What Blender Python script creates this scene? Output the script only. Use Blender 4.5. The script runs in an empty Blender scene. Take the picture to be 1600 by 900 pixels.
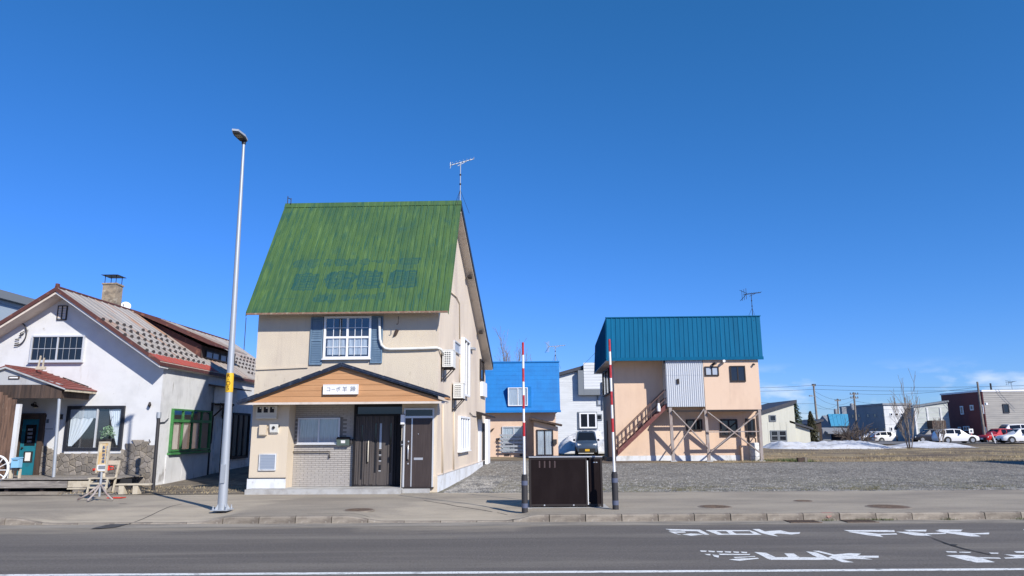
import bpy, bmesh, math, random
from mathutils import Vector, Matrix, noise
from mathutils.bvhtree import BVHTree
R = math.radians
random.seed(11)
scene = bpy.context.scene
col = scene.collection

# ------------------------------------------------------------------ camera
F_PX = 1130.0
PITCH = math.atan(225.0 / F_PX)
ROLL = R(0.35)
EYE = Vector((0, 0, 1.9))
M3 = (Matrix.Rotation(math.pi / 2 + PITCH, 3, 'X') @ Matrix.Rotation(-ROLL, 3, 'Z'))
cam_d = bpy.data.cameras.new('camera')
cam = bpy.data.objects.new('camera', cam_d)
col.objects.link(cam)
cam.matrix_world = Matrix.Translation(EYE) @ M3.to_4x4()
cam_d.sensor_width = 36.0
cam_d.lens = 36.0 * F_PX / 1600.0
cam_d.clip_end = 5000.0
cam_d.clip_start = 0.1
scene.camera = cam

# ------------------------------------------------------------------ sky, sun, exposure
SUN_EL, SUN_AZ = R(34.5), R(39)          # azimuth measured from straight behind the camera towards its right
sun_dir = Vector((math.sin(SUN_AZ) * math.cos(SUN_EL), -math.cos(SUN_AZ) * math.cos(SUN_EL), math.sin(SUN_EL)))
world = bpy.data.worlds.new('World')
scene.world = world
world.use_nodes = True
wn, wl = world.node_tree.nodes, world.node_tree.links
wn.clear()
w_out = wn.new('ShaderNodeOutputWorld')
w_bg = wn.new('ShaderNodeBackground')
w_bg.inputs['Strength'].default_value = 0.108
w_sky = wn.new('ShaderNodeTexSky')
w_sky.sky_type = 'NISHITA'
w_sky.sun_disc = False
w_sky.sun_elevation = SUN_EL
w_sky.sun_rotation = math.pi - SUN_AZ   # measured clockwise from +Y
w_sky.air_density = 1.0
w_sky.dust_density = 0.0
w_sky.ozone_density = 3.0
w_sky.altitude = 200
w_hsv = wn.new('ShaderNodeHueSaturation')
w_hsv.inputs['Saturation'].default_value = 1.25
w_hsv.inputs['Hue'].default_value = 0.5
w_hsv.inputs['Value'].default_value = 1.0
wl.new(w_sky.outputs[0], w_hsv.inputs['Color'])
# the deeper, cleaner blue of a clear northern spring sky, same curve over the whole dome
w_s = wn.new('ShaderNodeSeparateColor'); w_c = wn.new('ShaderNodeCombineColor')
wl.new(w_hsv.outputs[0], w_s.inputs[0])
for i_, (k_, p_) in enumerate(((0.514, 0.84), (1.047, 0.72), (1.2, 1.0))):
    w_p = wn.new('ShaderNodeMath'); w_p.operation = 'POWER'; w_p.inputs[1].default_value = p_
    w_k = wn.new('ShaderNodeMath'); w_k.operation = 'MULTIPLY'; w_k.inputs[1].default_value = k_
    wl.new(w_s.outputs[i_], w_p.inputs[0]); wl.new(w_p.outputs[0], w_k.inputs[0]); wl.new(w_k.outputs[0], w_c.inputs[i_])
w_tc = wn.new('ShaderNodeTexCoord')
w_map = wn.new('ShaderNodeMapping')
w_map.inputs['Scale'].default_value = (9, 9, 26)
wl.new(w_tc.outputs['Generated'], w_map.inputs['Vector'])
w_noise = wn.new('ShaderNodeTexNoise')
w_noise.inputs['Scale'].default_value = 1.0
w_noise.inputs['Detail'].default_value = 6
wl.new(w_map.outputs[0], w_noise.inputs['Vector'])
w_ramp = wn.new('ShaderNodeValToRGB')
w_ramp.color_ramp.elements[0].position = 0.52
w_ramp.color_ramp.elements[1].position = 0.68
wl.new(w_noise.outputs['Fac'], w_ramp.inputs[0])
w_sep = wn.new('ShaderNodeSeparateXYZ')
wl.new(w_tc.outputs['Generated'], w_sep.inputs[0])
w_band = wn.new('ShaderNodeValToRGB')
els = w_band.color_ramp.elements
els[0].position, els[0].color = 0.0, (0.8, 0.8, 0.8, 1)
els[1].position, els[1].color = 0.085, (0, 0, 0, 1)
e = els.new(0.055); e.color = (0.7, 0.7, 0.7, 1)
wl.new(w_sep.outputs['Z'], w_band.inputs[0])
w_mul = wn.new('ShaderNodeMath'); w_mul.operation = 'MULTIPLY'
wl.new(w_ramp.outputs[0], w_mul.inputs[0]); wl.new(w_band.outputs[0], w_mul.inputs[1])
w_mix = wn.new('ShaderNodeMix'); w_mix.data_type = 'RGBA'
wl.new(w_mul.outputs[0], w_mix.inputs[0])
wl.new(w_c.outputs[0], w_mix.inputs[6])
w_mix.inputs[7].default_value = (7.5, 8.0, 8.8, 1)
wl.new(w_mix.outputs[2], w_bg.inputs['Color'])
wl.new(w_bg.outputs[0], w_out.inputs['Surface'])

sun_d = bpy.data.lights.new('sun', 'SUN')
sun_d.energy = 5.0
sun_d.angle = R(0.5)
sun_d.color = (1.0, 0.945, 0.865)
sun = bpy.data.objects.new('sun', sun_d)
col.objects.link(sun)
sun.location = sun_dir * 60
sun.rotation_euler = sun_dir.to_track_quat('Z', 'Y').to_euler()

vs = scene.view_settings
vs.view_transform = 'Standard'
vs.look = 'None'
vs.exposure = 0.25
vs.gamma = 1.0
scene.render.resolution_x, scene.render.resolution_y = 1024, 576
scene.cycles.max_bounces = 6
scene.cycles.transparent_max_bounces = 12

# ------------------------------------------------------------------ measuring helpers
def ray(px, py):
    return M3 @ Vector(((px - 800) / F_PX, (450 - py) / F_PX, -1))

def at(px, py, Y):
    d = ray(px, py)
    return EYE + d * (Y / d.y)

def onz(px, py, z):
    d = ray(px, py)
    return EYE + d * ((z - EYE.z) / d.z)

class Frame:
    """A building's own axes: x along its street front, y into its depth, z up."""
    def __init__(s, o, yaw):
        a = R(yaw)
        s.o, s.yaw = Vector(o), a
        s.ex = Vector((math.cos(a), math.sin(a), 0)); s.ey = Vector((-math.sin(a), math.cos(a), 0))
    def loc(s, p):
        q = p - s.o
        return Vector((q.dot(s.ex), q.dot(s.ey), q.z))
    def world(s, x, y, z):
        return s.o + s.ex * x + s.ey * y + Vector((0, 0, z))
    def f(s, px, py, dy=0.0):
        d = ray(px, py)
        t = ((s.o + s.ey * dy - EYE).dot(s.ey)) / d.dot(s.ey)
        p = s.loc(EYE + d * t)
        return p.x, p.z
    def s(s, px, py, x0, k=0.0):
        d = ray(px, py)
        c = s.loc(EYE)
        dl = Vector((d.dot(s.ex), d.dot(s.ey), d.z))
        t = (x0 + k * c.y - c.x) / (dl.x - k * dl.y)
        p = c + dl * t
        return p.y, p.z

def sstep(a, b, x):
    t = min(1.0, max(0.0, (x - a) / (b - a)))
    return t * t * (3 - 2 * t)

# ------------------------------------------------------------------ mesh helpers
class MB:
    def __init__(s, mp=None):
        s.v, s.f, s.mi, s.mp, s.m = [], [], [], mp, 0
    def P(s, *p):
        p = p[0] if len(p) == 1 else p
        s.v.append(tuple(s.mp(*p)) if s.mp else tuple(p))
        return len(s.v) - 1
    def face(s, idx):
        s.f.append(tuple(idx)); s.mi.append(s.m)
    def poly(s, pts):
        s.face([s.P(p) for p in pts])
    def slab(s, pts, vec):
        n = len(pts)
        a = [s.P(p) for p in pts]
        b = [s.P(tuple(p[i] + vec[i] for i in range(3))) for p in pts]
        s.face(a[::-1]); s.face(b)
        for i in range(n):
            j = (i + 1) % n
            s.face((a[i], a[j], b[j], b[i]))
    def box(s, x0, x1, y0, y1, z0, z1):
        s.slab([(x0, y0, z0), (x1, y0, z0), (x1, y1, z0), (x0, y1, z0)], (0, 0, z1 - z0))
    def beam(s, p, q, w, h=None, up=(0, 0, 1)):
        h = w if h is None else h
        p, q = Vector(p), Vector(q)
        d = (q - p).normalized()
        u = Vector(up)
        if abs(d.dot(u)) > 0.98: u = Vector((0, 1, 0))
        a = d.cross(u).normalized(); b = a.cross(d).normalized()
        c = [p + a * (w / 2 * i) + b * (h / 2 * j) for i, j in ((-1, -1), (1, -1), (1, 1), (-1, 1))]
        s.slab([tuple(x) for x in c], tuple(q - p))
    def tube(s, path, r, n=8, cap=True):
        path = [Vector(p) for p in path]
        rr = r if isinstance(r, (list, tuple)) else [r] * len(path)
        rings = []
        ref = None
        for i, p in enumerate(path):
            a = path[max(0, i - 1)]; b = path[min(len(path) - 1, i + 1)]
            d = (b - a).normalized()
            if ref is None:
                ref = Vector((0, 0, 1)) if abs(d.z) < 0.9 else Vector((0, 1, 0))
            u = (ref - d * ref.dot(d)).normalized(); w = d.cross(u)
            ref = u
            rings.append([s.P(tuple(p + (u * math.cos(2 * math.pi * k / n) + w * math.sin(2 * math.pi * k / n)) * rr[i])) for k in range(n)])
        for i in range(len(rings) - 1):
            for k in range(n):
                k2 = (k + 1) % n
                s.face((rings[i][k], rings[i][k2], rings[i + 1][k2], rings[i + 1][k]))
        if cap:
            s.face(rings[0][::-1]); s.face(rings[-1])
    def lathe(s, prof, c, n=16):
        rings = [[s.P((c[0] + r * math.cos(2 * math.pi * k / n), c[1] + r * math.sin(2 * math.pi * k / n), c[2] + z)) for k in range(n)] for r, z in prof]
        for i in range(len(rings) - 1):
            for k in range(n):
                k2 = (k + 1) % n
                s.face((rings[i][k], rings[i][k2], rings[i + 1][k2], rings[i + 1][k]))
        s.face(rings[0][::-1]); s.face(rings[-1])
    def grid(s, nx, ny, fn):
        ids = [[s.P(fn(i / nx, j / ny)) for j in range(ny + 1)] for i in range(nx + 1)]
        for i in range(nx):
            for j in range(ny):
                s.face((ids[i][j], ids[i + 1][j], ids[i + 1][j + 1], ids[i][j + 1]))
    def mesh(s, name, mats, smooth=False, recalc=True):
        me = bpy.data.meshes.new(name)
        me.from_pydata(s.v, [], s.f)
        for m in (mats if isinstance(mats, (list, tuple)) else [mats]):
            me.materials.append(m)
        for p, i in zip(me.polygons, s.mi):
            p.material_index = i
        if recalc:
            bm = bmesh.new(); bm.from_mesh(me)
            bmesh.ops.recalc_face_normals(bm, faces=bm.faces)
            bm.to_mesh(me); bm.free()
        if smooth:
            for p in me.polygons: p.use_smooth = True
            if smooth == 'auto':
                me.set_sharp_from_angle(angle=R(40))
        me.update()
        return me
    def build(s, name, mats, parent=None, smooth=False, kind=None, label=None, recalc=True):
        return link(name, s.mesh(name, mats, smooth, recalc), parent, kind, label)

def link(name, me, parent=None, kind=None, label=None, loc=None):
    o = bpy.data.objects.new(name, me)
    col.objects.link(o)
    if parent is not None: o.parent = parent
    if kind: o['kind'] = kind
    if label: o['label'] = label
    if loc is not None: o.location = loc
    return o

def tag(o, label, cat, group=None):
    o['label'] = label; o['category'] = cat
    if group: o['group'] = group
    return o

def thing(name, label, cat, loc=(0, 0, 0), rotz=0.0, group=None):
    o = bpy.data.objects.new(name, None)
    col.objects.link(o)
    o.location = loc; o.rotation_euler = (0, 0, rotz)
    o.empty_display_size = 0.2
    return tag(o, label, cat, group)

def thing_in(fr, name, label, cat, x, y, z, group=None):
    return thing(name, label, cat, fr.world(x, y, z), fr.yaw, group)

def copy_tree(o, parent=None):
    c = o.copy(); col.objects.link(c)
    if parent is not None: c.parent = parent
    for ch in list(o.children): copy_tree(ch, c)
    return c

def text_part(name, body, size, mat, parent, mp, align='CENTER', squeeze=1.0, label=None, depth=0.003):
    cu = bpy.data.curves.new(name, 'FONT')
    cu.body = body; cu.size = size; cu.align_x = align; cu.align_y = 'CENTER'
    cu.extrude = depth
    cu.resolution_u = 3
    tmp = bpy.data.objects.new(name, cu)
    col.objects.link(tmp)
    dg = bpy.context.evaluated_depsgraph_get()
    me = bpy.data.meshes.new_from_object(tmp.evaluated_get(dg))
    bpy.data.objects.remove(tmp)
    for v in me.vertices:
        v.co = Vector(mp(v.co.x * squeeze, v.co.y, v.co.z))
    me.materials.clear(); me.materials.append(mat)
    return link(name, me, parent, None, label)

# ------------------------------------------------------------------ materials
def mat(name, base, rough=0.8, layers=(), bump=None, metal=0.0, rnd=0.0, spec=0.4, coat=0.0, wave=None):
    m = bpy.data.materials.new(name)
    m.use_nodes = True
    nt = m.node_tree; N, L = nt.nodes, nt.links
    b = N['Principled BSDF']
    b.inputs['Roughness'].default_value = rough
    b.inputs['Metallic'].default_value = metal
    b.inputs['Specular IOR Level'].default_value = spec
    b.inputs['Coat Weight'].default_value = coat
    tc = N.new('ShaderNodeTexCoord')
    def noise_n(scale, stretch=(1, 1, 1), detail=5, dist=0.0):
        mp = N.new('ShaderNodeMapping'); mp.inputs['Scale'].default_value = stretch
        L.new(tc.outputs['Object'], mp.inputs['Vector'])
        n = N.new('ShaderNodeTexNoise'); n.inputs['Scale'].default_value = scale
        n.inputs['Detail'].default_value = detail; n.inputs['Distortion'].default_value = dist
        n.inputs['Roughness'].default_value = 0.62
        L.new(mp.outputs[0], n.inputs['Vector'])
        return n.outputs['Fac']
    rgb = N.new('ShaderNodeRGB'); rgb.outputs[0].default_value = (*base, 1)
    cur = rgb.outputs[0]
    for la in layers:
        fac = noise_n(la.get('scale', 5), la.get('stretch', (1, 1, 1)), la.get('detail', 5), la.get('dist', 0))
        mr = N.new('ShaderNodeMapRange'); mr.inputs[1].default_value = la.get('lo', 0.45); mr.inputs[2].default_value = la.get('hi', 0.65)
        mr.inputs[4].default_value = la.get('fac', 1.0)
        L.new(fac, mr.inputs[0])
        f = mr.outputs[0]
        if 'grad' in la:                      # stain that belongs to one height range of the thing: (axis, full, none)
            ax, a0, a1 = la['grad']
            sp = N.new('ShaderNodeSeparateXYZ'); L.new(tc.outputs['Object'], sp.inputs[0])
            g = N.new('ShaderNodeMapRange'); g.inputs[1].default_value = a0; g.inputs[2].default_value = a1
            g.inputs[3].default_value = 1.0; g.inputs[4].default_value = 0.0
            L.new(sp.outputs[ax], g.inputs[0])
            mu = N.new('ShaderNodeMath'); mu.operation = 'MULTIPLY'
            L.new(f, mu.inputs[0]); L.new(g.outputs[0], mu.inputs[1]); f = mu.outputs[0]
        mx = N.new('ShaderNodeMix'); mx.data_type = 'RGBA'
        L.new(f, mx.inputs[0]); L.new(cur, mx.inputs[6]); mx.inputs[7].default_value = (*la['color'], 1)
        cur = mx.outputs[2]
    if wave:                                  # thin joint lines: (axis, period, width, colour)
        for ax, per, wd, wc in wave:
            sp = N.new('ShaderNodeSeparateXYZ'); L.new(tc.outputs['Object'], sp.inputs[0])
            mo = N.new('ShaderNodeMath'); mo.operation = 'PINGPONG'; mo.inputs[1].default_value = per / 2
            L.new(sp.outputs[ax], mo.inputs[0])
            lt = N.new('ShaderNodeMath'); lt.operation = 'LESS_THAN'; lt.inputs[1].default_value = wd / 2
            L.new(mo.outputs[0], lt.inputs[0])
            mx = N.new('ShaderNodeMix'); mx.data_type = 'RGBA'
            L.new(lt.outputs[0], mx.inputs[0]); L.new(cur, mx.inputs[6]); mx.inputs[7].default_value = (*wc, 1)
            cur = mx.outputs[2]
    if rnd:
        oi = N.new('ShaderNodeObjectInfo')
        mr = N.new('ShaderNodeMapRange'); mr.inputs[3].default_value = 1 - rnd; mr.inputs[4].default_value = 1 + rnd
        L.new(oi.outputs['Random'], mr.inputs[0])
        hs = N.new('ShaderNodeHueSaturation'); L.new(mr.outputs[0], hs.inputs['Value']); L.new(cur, hs.inputs['Color'])
        cur = hs.outputs[0]
    L.new(cur, b.inputs['Base Color'])
    if bump:
        bs, st, stretch = (bump + ((1, 1, 1),))[:3] if len(bump) == 2 else bump
        bp = N.new('ShaderNodeBump'); bp.inputs['Strength'].default_value = st; bp.inputs['Distance'].default_value = 0.02
        L.new(noise_n(bs, stretch, 4), bp.inputs['Height'])
        L.new(bp.outputs[0], b.inputs['Normal'])
    return m

def glass_mat(name, tint=(0.9, 0.95, 1.0)):
    m = bpy.data.materials.new(name); m.use_nodes = True
    nt = m.node_tree; N, L = nt.nodes, nt.links
    N.clear()
    out = N.new('ShaderNodeOutputMaterial'); tr = N.new('ShaderNodeBsdfTransparent'); gl = N.new('ShaderNodeBsdfGlossy')
    gl.inputs['Roughness'].default_value = 0.03
    tr.inputs['Color'].default_value = (*tint, 1)
    lw = N.new('ShaderNodeLayerWeight'); lw.inputs['Blend'].default_value = 0.5
    pw_ = N.new('ShaderNodeMath'); pw_.operation = 'POWER'; pw_.inputs[1].default_value = 3.5
    ma = N.new('ShaderNodeMath'); ma.operation = 'MULTIPLY_ADD'; ma.inputs[1].default_value = 0.7; ma.inputs[2].default_value = 0.14
    L.new(lw.outputs['Facing'], pw_.inputs[0]); L.new(pw_.outputs[0], ma.inputs[0])
    mx = N.new('ShaderNodeMixShader')
    L.new(ma.outputs[0], mx.inputs[0]); L.new(tr.outputs[0], mx.inputs[1]); L.new(gl.outputs[0], mx.inputs[2])
    L.new(mx.outputs[0], out.inputs['Surface'])
    return m

C = {}
C['asphalt'] = mat('asphalt', (0.138, 0.124, 0.110), 0.9, [
    dict(color=(0.112, 0.101, 0.092), scale=0.35, stretch=(0.25, 1.6, 1), lo=0.4, hi=0.7),
    dict(color=(0.175, 0.158, 0.138), scale=1.0, stretch=(0.02, 1.1, 1), lo=0.48, hi=0.66, fac=0.55, detail=4),
    dict(color=(0.085, 0.078, 0.072), scale=0.8, stretch=(0.03, 0.9, 1), lo=0.56, hi=0.70, fac=0.5, detail=4),
    dict(color=(0.225, 0.203, 0.17), scale=1.1, stretch=(0.07, 1.0, 1), lo=0.50, hi=0.72, fac=0.8, detail=7, dist=0.6),
    dict(color=(0.30, 0.285, 0.27), scale=30, lo=0.56, hi=0.74, fac=0.65, detail=3),
    dict(color=(0.03, 0.029, 0.03), scale=26, stretch=(1, 1, 1.3), lo=0.55, hi=0.72, fac=0.7, detail=3)], bump=(70, 0.5), spec=0.25)
C['gutter'] = mat('gutter', (0.30, 0.27, 0.225), 0.95, [
    dict(color=(0.17, 0.155, 0.135), scale=1.4, stretch=(0.4, 2, 1), lo=0.42, hi=0.66),
    dict(color=(0.40, 0.36, 0.29), scale=9, lo=0.55, hi=0.75, fac=.6)], bump=(50, 0.4), spec=0.2)
C['sand'] = mat('sand', (0.27, 0.235, 0.185), 0.95, [
    dict(color=(0.15, 0.138, 0.12), scale=1.5, stretch=(0.3, 1.3, 1), lo=0.42, hi=0.62),
    dict(color=(0.36, 0.32, 0.26), scale=20, lo=0.55, hi=0.75, fac=.6)], bump=(50, 0.4), spec=0.2)
C['pavement'] = mat('pavement', (0.345, 0.302, 0.238), 0.93, [
    dict(color=(0.235, 0.206, 0.168), scale=0.5, stretch=(0.5, 1.2, 1), lo=0.40, hi=0.66),
    dict(color=(0.33, 0.285, 0.22), scale=0.8, stretch=(0.35, 1.1, 1), lo=0.55, hi=0.80, fac=.8, dist=0.8),
    dict(color=(0.13, 0.12, 0.11), scale=24, lo=0.56, hi=0.74, fac=.55, detail=3),
    dict(color=(0.40, 0.37, 0.33), scale=21, lo=0.57, hi=0.75, fac=.55, detail=3)], bump=(60, 0.4), spec=0.2)
C['kerb'] = mat('kerb', (0.275, 0.24, 0.195), 0.95, [
    dict(color=(0.17, 0.145, 0.12), scale=3, stretch=(0.8, 1, 2), lo=0.45, hi=0.65),
    dict(color=(0.46, 0.43, 0.38), scale=13, lo=0.6, hi=0.75, fac=.7)], bump=(45, 0.5), rnd=0.14, spec=0.2)
C['gravel'] = mat('gravel', (0.215, 0.197, 0.168), 0.97, [
    dict(color=(0.15, 0.138, 0.12), scale=0.35, lo=0.4, hi=0.65),
    dict(color=(0.155, 0.150, 0.085), scale=0.5, stretch=(0.4, 1.2, 1), lo=0.34, hi=0.56, fac=.85, grad=(1, 22.8, 28)),
    dict(color=(0.14, 0.125, 0.105), scale=0.6, stretch=(1.1, .22, 1), lo=0.54, hi=0.66, fac=.7),
    dict(color=(0.42, 0.395, 0.355), scale=9, lo=0.55, hi=0.63, fac=.8, detail=4),
    dict(color=(0.05, 0.047, 0.043), scale=7.5, stretch=(1, 1, 1.2), lo=0.54, hi=0.63, fac=.85, detail=4)], bump=(10, 1.0), spec=0.2)
C['stone_chip'] = mat('stone_chip', (0.26, 0.25, 0.23), 0.9, [dict(color=(0.10, 0.10, 0.10), scale=2.2, lo=0.45, hi=0.6), dict(color=(0.36, 0.34, 0.31), scale=3.1, lo=0.58, hi=0.66)])
C['dirt'] = mat('dirt', (0.17, 0.145, 0.115), 0.97, [
    dict(color=(0.095, 0.08, 0.065), scale=1.2, lo=0.45, hi=0.62), dict(color=(0.29, 0.26, 0.20), scale=3, lo=0.56, hi=0.7, fac=.8)], bump=(20, 0.8), spec=0.2)
C['field'] = mat('field', (0.225, 0.18, 0.12), 0.97, [
    dict(color=(0.125, 0.10, 0.08), scale=0.5, stretch=(0.22, .42, 1), lo=0.44, hi=0.56, detail=7),
    dict(color=(0.35, 0.285, 0.175), scale=0.9, stretch=(0.3, .6, 1), lo=0.50, hi=0.64, fac=.85),
    dict(color=(0.07, 0.06, 0.045), scale=3, lo=0.58, hi=0.7, fac=.7)], bump=(9, 1.0), spec=0.1)
C['straw'] = mat('straw', (0.45, 0.36, 0.21), 0.9, [dict(color=(0.20, 0.15, 0.09), scale=0.8, lo=0.45, hi=0.62), dict(color=(0.56, 0.48, 0.31), scale=2.3, lo=0.55, hi=0.7)])
C['weed'] = mat('weed', (0.06, 0.10, 0.03), 0.9, [dict(color=(0.16, 0.14, 0.06), scale=3, lo=0.5, hi=0.65)])
C['lot_weed'] = mat('lot_weed', (0.13, 0.125, 0.055), 0.9, [dict(color=(0.24, 0.20, 0.11), scale=3, lo=.45, hi=.6)])
C['snow'] = mat('snow', (0.56, 0.57, 0.59), 0.8, [dict(color=(0.40, 0.37, 0.33), scale=1.4, stretch=(.6, 1, 1.4), lo=0.54, hi=0.66, fac=.7), dict(color=(.20, .175, .145), scale=4, stretch=(1, 1, 2), lo=.56, hi=.66, fac=.7)], bump=(3, 0.8))
C['road_paint'] = mat('road_paint', (0.74, 0.75, 0.73), 0.8, [dict(color=(0.15, 0.145, 0.15), scale=7, stretch=(.7, 1.6, 1), lo=0.54, hi=0.68, fac=.85, detail=8), dict(color=(0.12, 0.118, 0.125), scale=34, lo=0.56, hi=0.68, fac=.8, detail=3)], bump=(60, .3))
C['crack'] = mat('crack', (0.035, 0.034, 0.034), 0.95)
C['wet'] = mat('wet', (0.05, 0.047, 0.043), 0.7, [dict(color=(0.09, 0.085, 0.08), scale=6, lo=.45, hi=.6)])
C['iron'] = mat('iron', (0.17, 0.12, 0.085), 0.85, [dict(color=(0.10, 0.075, 0.06), scale=14, lo=.45, hi=.6)], bump=(60, .6))

C['cream'] = mat('cream', (0.615, 0.535, 0.415), 0.92, [
    dict(color=(0.53, 0.455, 0.37), scale=0.8, stretch=(1, 1, 0.5), lo=0.42, hi=0.66),
    dict(color=(0.26, 0.22, 0.16), scale=7, stretch=(1.2, 1.2, 0.45), lo=0.60, hi=0.72, fac=.8, grad=(2, 3.3, 4.15)),
    dict(color=(0.45, 0.38, 0.30), scale=3, stretch=(2.5, 2.5, 0.12), lo=0.57, hi=0.74, fac=.5)], bump=(38, 0.55), spec=0.2)
C['cream_smooth'] = mat('cream_smooth', (0.60, 0.515, 0.40), 0.85, [dict(color=(0.52, 0.44, 0.345), scale=3, stretch=(2, 2, .2), lo=.55, hi=.75, fac=.6)], bump=(38, 0.35), spec=0.2)
C['plinth'] = mat('plinth', (0.66, 0.68, 0.70), 0.85, [dict(color=(0.48, 0.48, 0.47), scale=2.2, stretch=(1, 1, .5), lo=.5, hi=.7), dict(color=(0.33, 0.30, 0.25), scale=5, lo=.58, hi=.7, fac=.6, grad=(2, .25, .05))], bump=(30, .3))
C['concrete'] = mat('concrete', (0.42, 0.42, 0.41), 0.92, [dict(color=(0.31, 0.30, 0.285), scale=2.4, lo=.45, hi=.65), dict(color=(0.52, 0.52, 0.51), scale=18, lo=.58, hi=.72, fac=.6)], bump=(40, .35))
C['roof_green'] = None
C['rust_edge'] = mat('rust_edge', (0.22, 0.13, 0.09), 0.85, [dict(color=(0.33, 0.28, 0.20), scale=8, lo=.5, hi=.65)])
C['soffit'] = mat('soffit', (0.62, 0.55, 0.48), 0.85, [dict(color=(0.50, 0.43, 0.36), scale=3, lo=.5, hi=.7)])
C['navy_trim'] = mat('navy_trim', (0.02, 0.028, 0.05), 0.45, [dict(color=(0.06, 0.08, 0.12), scale=6, lo=.5, hi=.7)])
C['black_trim'] = mat('black_trim', (0.02, 0.022, 0.03), 0.5)
C['timber_orange'] = mat('timber_orange', (0.50, 0.265, 0.125), 0.7, [dict(color=(0.43, 0.22, 0.10), scale=2.5, stretch=(0.3, 1, 3), lo=.42, hi=.66), dict(color=(0.55, 0.31, 0.155), scale=12, stretch=(.25, 1, 4), lo=.55, hi=.7, fac=.6)], rnd=0.05, bump=(20, .15, (.2, 1, 4)))
C['pvc_white'] = mat('pvc_white', (0.78, 0.79, 0.80), 0.45, [dict(color=(0.65, 0.65, 0.64), scale=4, lo=.55, hi=.75, fac=.6)])
C['alu'] = mat('alu', (0.62, 0.63, 0.64), 0.4, metal=0.3)
C['bronze'] = mat('bronze', (0.035, 0.029, 0.028), 0.5, metal=0.1, spec=.2)
C['shutter'] = mat('shutter', (0.125, 0.20, 0.285), 0.75, [dict(color=(0.17, 0.25, 0.33), scale=5, stretch=(2, 1, .4), lo=.5, hi=.7)])
C['glass'] = glass_mat('glass')
C['dark_glass'] = mat('dark_glass', (0.012, 0.015, 0.021), 0.05, spec=.55)
C['car_glass'] = mat('car_glass', (0.010, 0.013, 0.018), 0.06, spec=.35)
C['dark_glass'].node_tree.nodes['Principled BSDF'].inputs['IOR'].default_value = 1.55
C['room'] = mat('room', (0.025, 0.025, 0.028), 0.95)
C['curtain'] = mat('curtain', (0.50, 0.53, 0.55), 0.95, [dict(color=(0.35, 0.38, 0.40), scale=9, stretch=(4, 4, .2), lo=.45, hi=.65)])
C['lace'] = mat('lace', (0.72, 0.74, 0.74), 0.95)
C['tile_wall'] = None
C['door_grey'] = mat('door_grey', (0.095, 0.083, 0.078), 0.55, [dict(color=(0.07, 0.062, 0.06), scale=3, stretch=(5, 5, .3), lo=.45, hi=.65)], spec=.15)
C['door_black'] = mat('door_black', (0.018, 0.017, 0.019), 0.5, spec=.15)
C['door_brown'] = mat('door_brown', (0.045, 0.033, 0.03), 0.5, [dict(color=(0.06, 0.045, 0.04), scale=5, stretch=(4, 4, .3), lo=.45, hi=.65)])
C['galv'] = mat('galv', (0.41, 0.435, 0.46), 0.45, [dict(color=(0.38, 0.41, 0.44), scale=5, stretch=(1, 1, .4), lo=.45, hi=.65)], metal=.35)
C['lamp_dark'] = mat('lamp_dark', (0.03, 0.032, 0.035), 0.5)
C['led'] = mat('led', (0.42, 0.36, 0.26), 0.3)
C['yellow'] = mat('yellow', (0.72, 0.42, 0.02), 0.6, [dict(color=(0.6, 0.36, 0.04), scale=9, lo=.5, hi=.7)])
C['yellow_ink'] = mat('yellow_ink', (0.10, 0.045, 0.01), 0.7)
C['ink'] = mat('ink', (0.10, 0.125, 0.155), 0.7)
C['sign_white'] = mat('sign_white', (0.80, 0.80, 0.81), 0.4)
C['red_paint'] = mat('red_paint', (0.42, 0.022, 0.03), 0.5, [dict(color=(0.52, 0.06, 0.06), scale=6, lo=.5, hi=.7)])
C['white_paint'] = mat('white_paint', (0.78, 0.78, 0.77), 0.5)
C['post_black'] = mat('post_black', (0.035, 0.033, 0.035), 0.55)
C['post_band'] = mat('post_band', (0.10, 0.115, 0.17), 0.35)
C['box_brown'] = mat('box_brown', (0.013, 0.0088, 0.0095), 0.6, [dict(color=(0.017, 0.012, 0.0125), scale=3, stretch=(1, 1, .3), lo=.45, hi=.65)], bump=(120, .35), spec=.06)
C['box_slot'] = mat('box_slot', (0.13, 0.085, 0.085), 0.6)
C['bolt'] = mat('bolt', (0.6, 0.6, 0.6), 0.35, metal=.6)

C['wh_white'] = mat('wh_white', (0.64, 0.645, 0.65), 0.93, [
    dict(color=(0.56, 0.565, 0.57), scale=1.3, lo=.45, hi=.7),
    dict(color=(0.45, 0.42, 0.37), scale=2.6, stretch=(1.6, 1.6, .35), lo=.62, hi=.74, fac=.55),
    dict(color=(0.30, 0.27, 0.23), scale=1.7, stretch=(1.4, 1.4, .8), lo=.66, hi=.72, fac=.75, detail=8)], bump=(55, .45), spec=.2)
C['wh_side'] = mat('wh_side', (0.68, 0.685, 0.685), 0.93, [
    dict(color=(0.52, 0.525, 0.53), scale=1.3, lo=.45, hi=.7),
    dict(color=(0.26, 0.235, 0.205), scale=3.2, stretch=(2.4, 2.4, .3), lo=.60, hi=.72, fac=.7, detail=7, dist=1.0),
    dict(color=(0.22, 0.20, 0.18), scale=2.0, lo=.52, hi=.66, fac=.7, grad=(2, .3, 1.1))], bump=(50, .5), spec=.2)
C['roof_old'] = mat('roof_old', (0.36, 0.335, 0.31), 0.75, [
    dict(color=(0.30, 0.28, 0.265), scale=1.2, stretch=(.5, 2, .5), lo=.45, hi=.65),
    dict(color=(0.36, 0.17, 0.08), scale=0.8, stretch=(.45, 1.6, .45), lo=.55, hi=.67, fac=.85, detail=7),
    dict(color=(0.25, 0.16, 0.13), scale=0.22, lo=.50, hi=.62, fac=.75, grad=(1, 14, 3))], metal=.1, rnd=.07, bump=(8, .2))
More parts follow.
